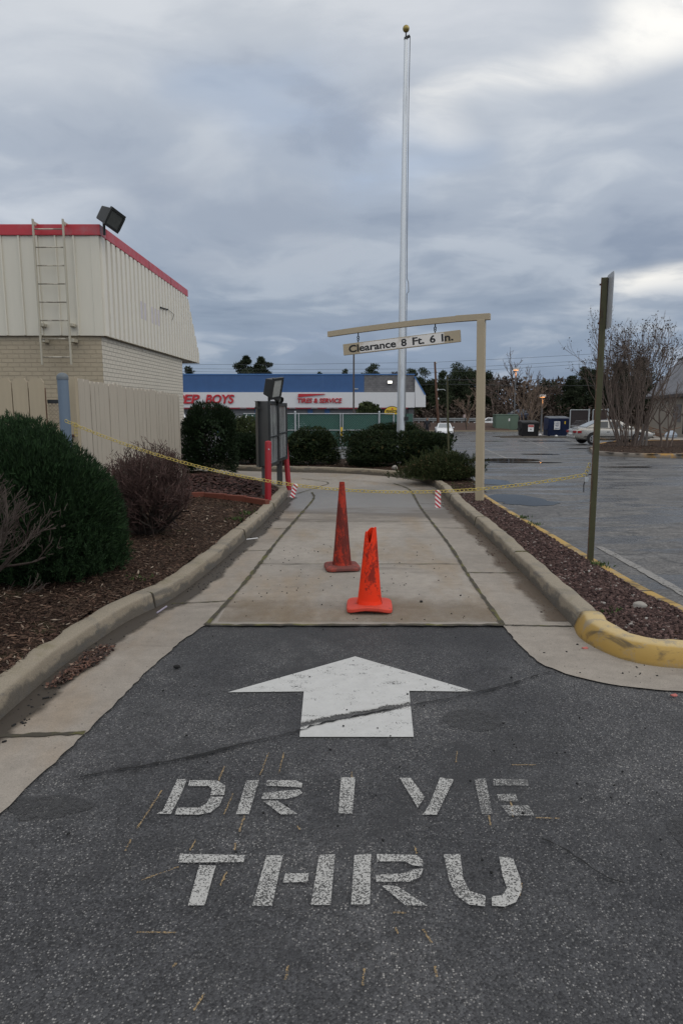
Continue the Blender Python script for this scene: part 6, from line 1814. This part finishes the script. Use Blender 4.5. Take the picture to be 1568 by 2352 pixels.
# ------------------------------------------------------------------ right-hand island and warehouse
isl_front = [GG(x, y)[:2] for x, y in ((1352, 1036), (1362, 1043), (1400, 1047), (1450, 1049.5), (1510, 1051), (1600, 1052), (1800, 1054))]
isl_back = [GG(x, y)[:2] for x, y in ((1352, 1034), (1372, 1024), (1420, 1017), (1480, 1016), (1570, 1015), (1800, 1014))]
isl = isl_front + isl_back[::-1]
kif = smooth_path([(x, y) for x, y in isl_front], .3)
kb = kerb('yellow_kerb', kif, +1, mat('half yellow kerb', lambda t, b, p: setb(t, b, col=t.mix(t.math('MULTIPLY', t.step(t.sep(p)[0], 10.6, 11.4), t.step(t.noise(p, 3, 5, .6), .62, .45)), (.20, .17, .14), (.40, .22, .05)), rough=.8)), prof=[(0, -.2), (0, .1), (.03, .14), (.14, .14), (.16, .1), (.16, -.2)], zf=gz)
kb2 = kerb('yellow_kerb', smooth_path([(x, y) for x, y in isl_back], .3), -1, mat('yellow kerb far side', lambda t, b, p: setb(t, b, col=t.mix(t.step(t.sep(p)[0], 13.8, 14.6), (.17, .15, .125), (.46, .24, .04)), rough=.8)), prof=[(0, -.2), (0, .1), (.03, .14), (.14, .14), (.16, .1), (.16, -.2)], zf=gz)
z_is = lambda x, y: gz(y) + .13
bed('mulch_bed', isl, M_MULCH, z_is, .3)
chips('bark_chips', scatter_pts(isl, 1500, lambda x, y: 1 if x < 16 else .1), z_is, M_CHIP, .05, .12)

cb = GG(1442, 1031)
t, tips = bare_tree('crape_myrtle', 'wide many-stemmed leafless tree with seed heads in the right island', cb[0], cb[1], z_is(*cb[:2]), 6.05, 42, depth=4, nb=3, m=M_TWIG_CRAPE, r0=.037, rmin=.0048, spread=.27, first=.46, stems=26, lean=.33, shrink=.60, base=.42)
g2 = np.random.default_rng(2); tp = np.array([q[0] for q in tips]); tp = tp[tp[:, 2] > 3.2]; tp = tp[g2.random(len(tp)) < .55]
tp3 = np.repeat(tp, 3, 0) + g2.normal(0, .06, (len(tp) * 3, 3)); blades('seed_heads', tp3, unit(g2.normal(size=tp3.shape)), .085, .06, M_BROWNLEAF, t, g2)
sb = GG(1527, 1032)
bare_tree('young_tree', 'slender bare young tree at the right end of the island', sb[0], sb[1], z_is(*sb[:2]), 3.5, 9, depth=4, nb=3, m=M_TWIG_CRAPE, r0=.05, rmin=.006, spread=.42, first=.42, stems=3, lean=.16, shrink=.64, base=.2)
for i, (px, yb, yt, lb) in enumerate(((1474, 1029, 975, 'left of two grey wooden stakes beside the bare tree'), (1482, 1030, 976, 'right of two grey wooden stakes beside the bare tree'))):
    a_ = GG(px, yb); s = MB().box((a_[0] - .05, a_[1] - .04, a_[2]), (a_[0] + .05, a_[1] + .04, V(px, yt, a_[1])[2])).build('wooden_stake', plain('grey stake', (.16, .14, .125), .9), loc=a_, bevel=.006); tag(s, lb, 'stake', 'wooden stakes in the right island')

# warehouse: long wall running away to the right, steep ribbed roof
wh_ = thing('warehouse', 'beige warehouse with steep grey ribbed metal roof at right edge', 'building', (29.4, 60, -1.3))
o_ = Vector((26.0, 49.0, 0)); dr = Vector((.300, .954, 0)).normalized(); pr = Vector((dr.y, -dr.x, 0))
eave, ridge = 2.65, 6.9; W3 = 3.4; Ln = 37.5
P = lambda s, q, z: tuple(o_ + dr * s + pr * q + Vector((0, 0, z)))
MB().prism([P(0, .5, -1.7), P(Ln, .5, -1.7), P(Ln, 12, -1.7), P(0, 12, -1.7)], (0, 0, 1.7 + eave)).build('wall', M_STUCCO, wh_)
rf = MB().prism([P(-.3, 0, eave), P(-.3, W3, ridge), P(-.3, W3 + 6, ridge + .3), P(-.3, W3 + 6, eave + .1)], dr * (Ln + .6))
n_ = Vector((pr.x * -(ridge - eave), pr.y * -(ridge - eave), W3)).normalized()
s = 0
while s < Ln:
    a_, b_ = Vector(P(s, .03, eave + .04)), Vector(P(s, W3 - .05, ridge - .05)); rf.prism([a_, a_ + dr * .12, b_ + dr * .12, b_], n_ * .09); s += .45
rf.build('roof', M_ROOF, wh_)
MB().prism([P(-.4, W3 - .15, ridge + .0), P(-.4, W3 + .3, ridge + .0), P(-.4, W3 + .3, ridge + .22), P(-.4, W3 - .15, ridge + .22)], dr * (Ln + .8)).build('ridge_cap', plain('dark ridge cap', (.06, .065, .075), .5), wh_)
MB().prism([P(-.3, -.05, eave - .30), P(-.3, .45, eave - .30), P(-.3, .45, eave - .003), P(-.3, -.05, eave - .003)], dr * (Ln + .6)).build('eave_trim', plain('brown eave shadow board', (.05, .038, .034), .8), wh_)
MB().prism([P(0, .35, -1.7), P(11.0, .35, -1.7), P(11.0, .495, -1.7), P(0, .495, -1.7)], (0, 0, 1.7 + eave - .32)).build('pale_cladding', M_PALEBLUE, wh_)
MB().prism([P(14.5, .44, .1), P(18.5, .44, .1), P(18.5, .496, .1), P(14.5, .496, .1)], (0, 0, 1.6)).build('grey_panel', plain('grey panel', (.14, .13, .125), .8), wh_)
MB().tube([P(12.4, .42, -.9), P(12.4, .42, .5), P(12.6, .40, .8), P(13.0, .42, .7)], .06, 6).build('pipe', M_DKMETAL, wh_)
# raised walk and clutter at its foot
wk = [(26.5, 53), (31.5, 69), (27.5, 69), (19.5, 49), (24, 45)]
MB().prism([(x, y, gz(y) - .05) for x, y in wk], (0, 0, .20)).build('pavement', M_CONC, kind='structure')
pa = thing('pallet_stack', 'heap of weathered pallets and boards against the warehouse wall', 'pallet stack', (V(1512, 985, 55)[0], 55, gz(55) + .15)); m = MB(); r_ = random.Random(3); X = V(1512, 985, 55)[0]
for i in range(22):
    L = r_.uniform(.5, 1.4); M_ = Matrix.Translation((X + r_.uniform(-.8, .9), 55 + r_.uniform(-.5, .5), gz(55) + .2 + r_.uniform(0, .75) * (1 - abs(i - 11) / 16))) @ Matrix.Rotation(r_.uniform(-.5, .5), 4, 'Z') @ Matrix.Rotation(r_.uniform(-.35, .35), 4, 'Y')
    m.box((-L / 2, -.05, -.02), (L / 2, .05, .02), M_)
m.build('boards', M_PALLET, pa)
bg = thing('rubbish_bag', 'pale blue tarpaulin bundle in front of the warehouse', 'bundle', (V(1541, 985, 52)[0], 52, gz(52) + .15)); X = V(1541, 985, 52)[0]
MB().lathe([(.1, 0), (.42, .05), (.46, .25), (.30, .45), (.12, .55), (.03, .56)], (X, 52, gz(52) + .15), 9).build('wrap', M_PALEBLUE, bg)
# scraps along the far kerb
MB().prism([(14.0, 60.5, gz(60.5)), (25, 60.5, gz(60.5)), (25, 60.7, gz(60.5)), (14.0, 60.7, gz(60.5))], (0, 0, .12)).build('kerb', M_KERB, kind='structure')
fm = GG(1190, 1003); MB().sheet(blob_poly(fm[0] + 1.2, fm[1], 3.6, 2.0, gz(fm[1]) - .003, seed=5)).build('mulch_patch', M_MULCH, kind='structure')
for i, (px, py) in enumerate(((1218, 1002), (1240, 1000), (1276, 1003))):
    a_ = GG(px, py); o = rocks('paper_scrap', [(a_[0], a_[1])], lambda x, y: gz(y), M_WHITE, .16, .2, None, np.random.default_rng(i)); tag(o, 'crumpled white paper in front of the dumpsters', 'litter', 'paper scraps in front of the dumpsters')

# ------------------------------------------------------------------ far verge, guardrail, poles
xa, xb = V(930, 970, 90)[0] - 8, V(1112, 970, 90)[0]
MB().add([(xa, 82.5, -1.47), (xb, 82.5, -1.47), (xb + 1, 90, -.72), (xa, 90, -.72), (xb + 1, 94, -.72), (xa, 94, -.72), (xb + 3, 94, -1.6), (xb + 2.5, 82.5, -1.6)], [(0, 1, 2, 3), (3, 2, 4, 5), (1, 7, 6, 4, 2)]).build('bank', M_BANK, kind='structure')
MB().add([(-80, 82.4, -1.476), (120, 82.4, -1.476), (120, 84.2, -1.40), (-80, 84.2, -1.40)], [(0, 1, 2, 3)]).build('verge', plain('dry grass verge', (.20, .145, .075), .95, dirt=(.10, .09, .04), dscale=.7), kind='structure')
MB().box((-80, 82.1, -1.5), (120, 82.38, -1.36)).build('kerb', plain('far kerb', (.26, .215, .15), .9), kind='structure')
gd = thing('guardrail', 'galvanised guardrail along the road behind the hedge', 'guardrail', (V(1020, 965, 92)[0], 92, -.72))
x0, x1 = V(945, 965, 92)[0], V(1093, 965, 92)[0]
zr = V(1020, 962, 92)[2]
rl = MB()
for z_ in (zr, zr - .22): rl.prism([(x0, 91.9, z_ - .1), (x0, 91.86, z_ - .05), (x0, 91.86, z_ + .05), (x0, 91.9, z_ + .1), (x0, 91.93, z_)], (x1 - x0, 0, 0))
for z_ in (zr - .62,): rl.prism([(x0, 91.9, z_ - .04), (x0, 91.86, z_), (x0, 91.9, z_ + .04)], (x1 - x0, 0, 0))
rl.build('rail', plain('weathered rail', (.22, .24, .25), .6), gd)
X = x0
while X < x1: MB().box((X - .07, 91.94, -.8), (X + .07, 92.1, zr + .12)).build('post', M_GALV, gd); X += .95
sgs = thing('far_sign', 'small pale sign on a leaning post in front of the guardrail', 'sign', (V(1070, 990, 84)[0], 84, -1.45))
a_, b_ = V(1071, 988, 84), V(1066.5, 956, 84); MB().tube([a_, b_], .04, 6).build('post', M_DKMETAL, sgs); q = V(1065.8, 956, 83.9); MB().box((q[0] - .13, 83.85, q[2] - .17), (q[0] + .13, 83.88, q[2] + .2)).build('plate', plain('pink grey plate', (.40, .32, .31)), sgs)

up = thing('utility_pole', 'leaning dark wooden utility pole right of the store', 'utility pole', (V(1006, 985, 88)[0], 88, -1.4))
a_, b_ = V(1006.5, 990, 88), V(998, 831, 88)
MB().tube([a_, tuple(Vector(a_).lerp(Vector(b_), .5)), b_], [.19, .16, .12], 10).build('shaft', M_WOODPOLE, up)
i_ = MB()
for f in (.985, .86, .72, .60, .47): c0 = Vector(a_).lerp(Vector(b_), f); i_.lathe([(.07, -.12), (.09, 0), (.05, .12)], c0 + Vector((.17, -.1, 0)), 8)
i_.build('insulator', M_GALV, up)
c0 = Vector(a_).lerp(Vector(b_), .60); MB().tube([c0, c0 + Vector((.9, -.3, .03)), c0 + Vector((1.1, -.35, -.12))], .04, 6).build('bracket', M_GALV, up)
g_l = 'overhead wires strung from the leaning utility pole'
for i, (yl, yp, yr_, yrr) in enumerate(((838, 832, 801, 792), (846, 847, 815, 806), (852, 856, 822, 815), (862, 872, 868, 866), (871, 882, 884, 884))):
    ptsL = [V(-200, yl + (6 if i > 2 else 8), 88), V(300, yl, 88), V(700, yl + (yp - yl) * .6 + 2, 88), V(999 + i * .8, yp, 88), V(1200, yp + (yr_ - yp) * .38 + 2, 88), V(1568, yr_, 88), V(1900, yrr, 88)]
    if i > 2: ptsL = ptsL[3:] if i == 3 else [V(950, 885, 88), V(1000.5, 882, 88), V(1250, 886, 88), V(1568, 884, 88)]
    o = MB().tube(ptsL, .022 if i < 3 else .03, 4).build('overhead_wire', M_WIRE, loc=ptsL[0])
    tag(o, ('highest wire from the top of the leaning pole', 'second wire down from the top of the leaning pole', 'third wire down from the top of the leaning pole', 'fourth wire down, crossing in front of dark trees', 'lowest wire, crossing in front of dark trees')[i], 'wire', g_l)


def lot_lamp(label, px, yt, Y, wd):
    X = V(px, yt, Y)[0]; g0 = gz(Y) if Y < 84 else -1.2; zt = V(px, yt, Y)[2]
    t = thing('parking_lamp', label, 'street lamp', (X, Y, g0), 0, 'lit orange lamps of the far lot')
    MB().tube([(X, Y, g0), (X, Y, zt)], .10, 8).build('pole', M_LAMPPOLE, t)
    h = MB().box((X - wd, Y - .25, zt), (X + wd, Y + .25, zt + .28)).build('head', plain('pale lamp head', (.55, .55, .53), .5), t, bevel=.03)
    MB().box((X - wd * .8, Y - .2, zt - .045), (X + wd * .8, Y + .2, zt - .003)).build('lens', M_LAMPON, t)
    l = bpy.data.lights.new('lamp', 'POINT'); l.energy = 22; l.color = (1, .38, .10); l.shadow_soft_size = .15
    lo = bpy.data.objects.new('lamp_light', l); C.objects.link(lo); lo.parent = t; lo.location = (0, -.30, zt - g0 - .5)


lot_lamp('taller lit orange parking lamp above the green cabinet', 1184, 850, 92, .36)
lot_lamp('shorter lit orange parking lamp above the navy dumpster', 1245, 912, 80, .32)
dp_ = bare_tree('pale_bare_tree', 'pale multi-trunked bare tree behind the black dumpster', V(1211, 965, 72)[0], 72, gz(72), 6.2, 17, depth=4, nb=3, m=M_TWIG_LT, r0=.10, rmin=.022, spread=.30, first=.42, stems=5, lean=.30, shrink=.66, base=.25)

# ------------------------------------------------------------------ standing person by the far car
pe = thing('person', 'distant person in dark clothing standing beyond the hedge', 'person', (V(980, 985, 58)[0], 58, gz(58)))
J = {'hip': (0, 0, .92), 'chest': (0, 0, 1.28), 'neck': (0, 0, 1.46), 'head': (0, .01, 1.58), 'top': (0, 0, 1.69), 'sl': (-.17, 0, 1.40), 'el': (-.24, .03, 1.12), 'wl': (-.22, -.06, .88), 'sr': (.17, 0, 1.40), 'er': (.25, .02, 1.12), 'wr': (.20, -.10, .92), 'hl': (-.09, 0, .86), 'kl': (-.10, -.03, .48), 'al': (-.10, .02, .08), 'fl': (-.11, -.13, .04), 'hr': (.09, 0, .86), 'kr': (.10, -.02, .48), 'ar': (.11, .02, .08), 'fr': (.13, -.13, .04)}
Ed = [('hip', 'chest'), ('chest', 'neck'), ('neck', 'head'), ('head', 'top'), ('chest', 'sl'), ('sl', 'el'), ('el', 'wl'), ('chest', 'sr'), ('sr', 'er'), ('er', 'wr'), ('hip', 'hl'), ('hl', 'kl'), ('kl', 'al'), ('al', 'fl'), ('hip', 'hr'), ('hr', 'kr'), ('kr', 'ar'), ('ar', 'fr')]
RA = {'hip': .14, 'chest': .15, 'neck': .055, 'head': .10, 'top': .06, 'sl': .07, 'sr': .07, 'el': .05, 'er': .05, 'wl': .035, 'wr': .035, 'hl': .09, 'hr': .09, 'kl': .06, 'kr': .06, 'al': .045, 'ar': .045, 'fl': .04, 'fr': .04}
ks = list(J); me = bpy.data.meshes.new('body'); me.from_pydata([J[k] for k in ks], [(ks.index(a_), ks.index(b_)) for a_, b_ in Ed], []); ob = finish('body', me, M_CLOTH, pe)
ob.modifiers.new('skin', 'SKIN')
for i, k in enumerate(ks): me.skin_vertices[0].data[i].radius = (RA[k], RA[k])
me.skin_vertices[0].data[0].use_root = True; ob.modifiers.new('sub', 'SUBSURF').render_levels = 1
MB().lathe([(.02, -.10), (.075, -.06), (.09, 0), (.08, .06), (.04, .095)], (0, -.035, 1.585), 12).build('face', M_SKIN, pe, world=False, smooth=True)
MB().lathe([(.10, 0), (.105, .03), (.085, .09), (.02, .125)], (0, .012, 1.60), 12).build('hair', M_BLACK, pe, world=False, smooth=True)

# ------------------------------------------------------------------ trees far behind
gT = 'trees standing behind the store and the lot'
def far_tree(px, ytop, hwpx, Y, n, seed, style, m, label, nm='evergreen_tree', z0=-1.0, leaf=.30, thin=1.0):
    n = int(n * 1.8)
    X = V(px, ytop, Y)[0]; h = V(px, ytop, Y)[2] - z0
    return conifer(nm, label, X, Y, z0, h, hwpx / 1568 * Y, n, m, seed, style, gT, .2, leaf, thin=thin)


far_tree(562, 822, 33, 98, 5200, 1, 'round', M_CEDAR, 'left of two dark cedars rising over the blue store roof', 'cedar_tree', leaf=.36, thin=.75)
far_tree(606, 821, 28, 99, 4300, 2, 'round', M_CEDAR, 'right of two dark cedars rising over the blue store roof', 'cedar_tree', leaf=.36, thin=.72)
far_tree(430, 846, 20, 97, 2400, 3, 'round', M_CEDAR, 'dark cedar top showing beside the building eave', 'cedar_tree', leaf=.36)
far_tree(733, 856, 11, 104, 900, 4, 'round', M_SHRUBL, 'small treetop just clearing the middle of the store roof', thin=.7)
far_tree(790, 852, 26, 104, 1800, 5, 'round', M_PINE, 'thin treetop above the store left of the light pole', thin=.7)
far_tree(858, 841, 26, 104, 3400, 6, 'round', M_PINE, 'rounded green treetop above the grey block parapet')
far_tree(944, 845, 20, 104, 2600, 7, 'round', M_PINE, 'green treetop directly right of the flagpole')
far_tree(902, 853, 20, 106, 1500, 71, 'round', M_BROWNLEAF, 'brownish treetop just left of the flagpole')
for i, (px, yt, hw_, Y, n, sty, m, lb) in enumerate((
        (975, 851, 26, 112, 4800, 'round', M_PINE, 'green pine beside the right end of the store'),
        (1012, 858, 24, 110, 4200, 'round', M_PINE, 'green pine behind the leaning utility pole'),
        (1052, 841, 36, 114, 8000, 'round', M_PINE, 'broadest green pine left of the clearance post'),
        (1085, 846, 26, 118, 5000, 'round', M_PINE, 'green pine peeking left of the clearance post top'),
        (1120, 855, 28, 116, 4600, 'round', M_CEDAR, 'dark evergreen just right of the clearance post'),
        (1312, 868, 30, 100, 8000, 'spire', M_CEDAR, 'dark pointed cedar above the slatted panel'),
        (1343, 846, 26, 108, 4800, 'round', M_PINE, 'pine with ragged top left of the sign post'),
        (1375, 852, 30, 106, 5600, 'round', M_CEDAR, 'dark evergreen behind the green sign post'),
        (1425, 836, 34, 104, 6400, 'round', M_CEDAR, 'dark evergreen behind the left half of the many-stemmed tree'),
        (1472, 822, 34, 104, 6400, 'round', M_CEDAR, 'tallest dark evergreen behind the many-stemmed tree'),
        (1255, 878, 34, 112, 4600, 'round', M_CEDAR, 'dark evergreen behind the shorter parking lamp'))):
    far_tree(px, yt, hw_, Y, n, 20 + i, sty, m, lb)
gB = 'leafless trees behind the lot'
for i, (px, yt, Y, dpt, m, sp__, lb) in enumerate(((1074, 872, 87, 5, M_TWIG_LT, .42, 'pale grey bare tree in front of the pines left of clearance post'), (1172, 806, 106, 5, M_TWIG_BR, .45, 'tallest bare tree behind the taller lamp'), (1222, 842, 108, 5, M_TWIG_BR, .45, 'bare tree between the two parking lamps'), (1270, 840, 110, 5, M_TWIG_BR, .45, 'bare tree right of the shorter parking lamp'), (1135, 842, 110, 5, M_TWIG_BR, .48, 'bare tree just right of the clearance post'), (1305, 848, 114, 4, M_TWIG_BR, .45, 'bare treetop behind the pointed cedar'))):
    X = V(px, yt, Y)[0]; z0 = -1.0
    bare_tree('bare_tree', lb, X, Y, z0, (V(px, yt, Y)[2] - z0), 60 + i, dpt, 3, m, r0=.20, rmin=.022, spread=sp__, first=.34, shrink=.72, group=gB)
# undivided wood behind them all
g2 = np.random.default_rng(99); n = 30000; X = g2.uniform(-20, 110, n); hx = 7.2 + 1.1 * np.sin(X * .31) + .8 * np.sin(X * .83 + 1)
hx = np.where(X < 14, 4.5, hx)
Z = -1.4 + hx * g2.random(n) ** .8; Yw = g2.uniform(117, 132, n); D = unit(g2.normal(size=(n, 3)) + np.array([0, 0, .4]))
blades('woods', np.stack([X, Yw, Z], 1), D, g2.uniform(.5, 1.2, n), g2.uniform(.25, .6, n), M_BROWNLEAF, None, g2, 'stuff')
n = 9000; X = g2.uniform(10, 100, n); Z = -1.5 + 3.2 * g2.random(n) ** 1.3; Yw = g2.uniform(97, 112, n); D = unit(g2.normal(size=(n, 3)) + np.array([0, 0, .5]))
blades('undergrowth', np.stack([X, Yw, Z], 1), D, g2.uniform(.4, .9, n), g2.uniform(.15, .35, n), M_BROWNLEAF, None, g2, 'stuff')
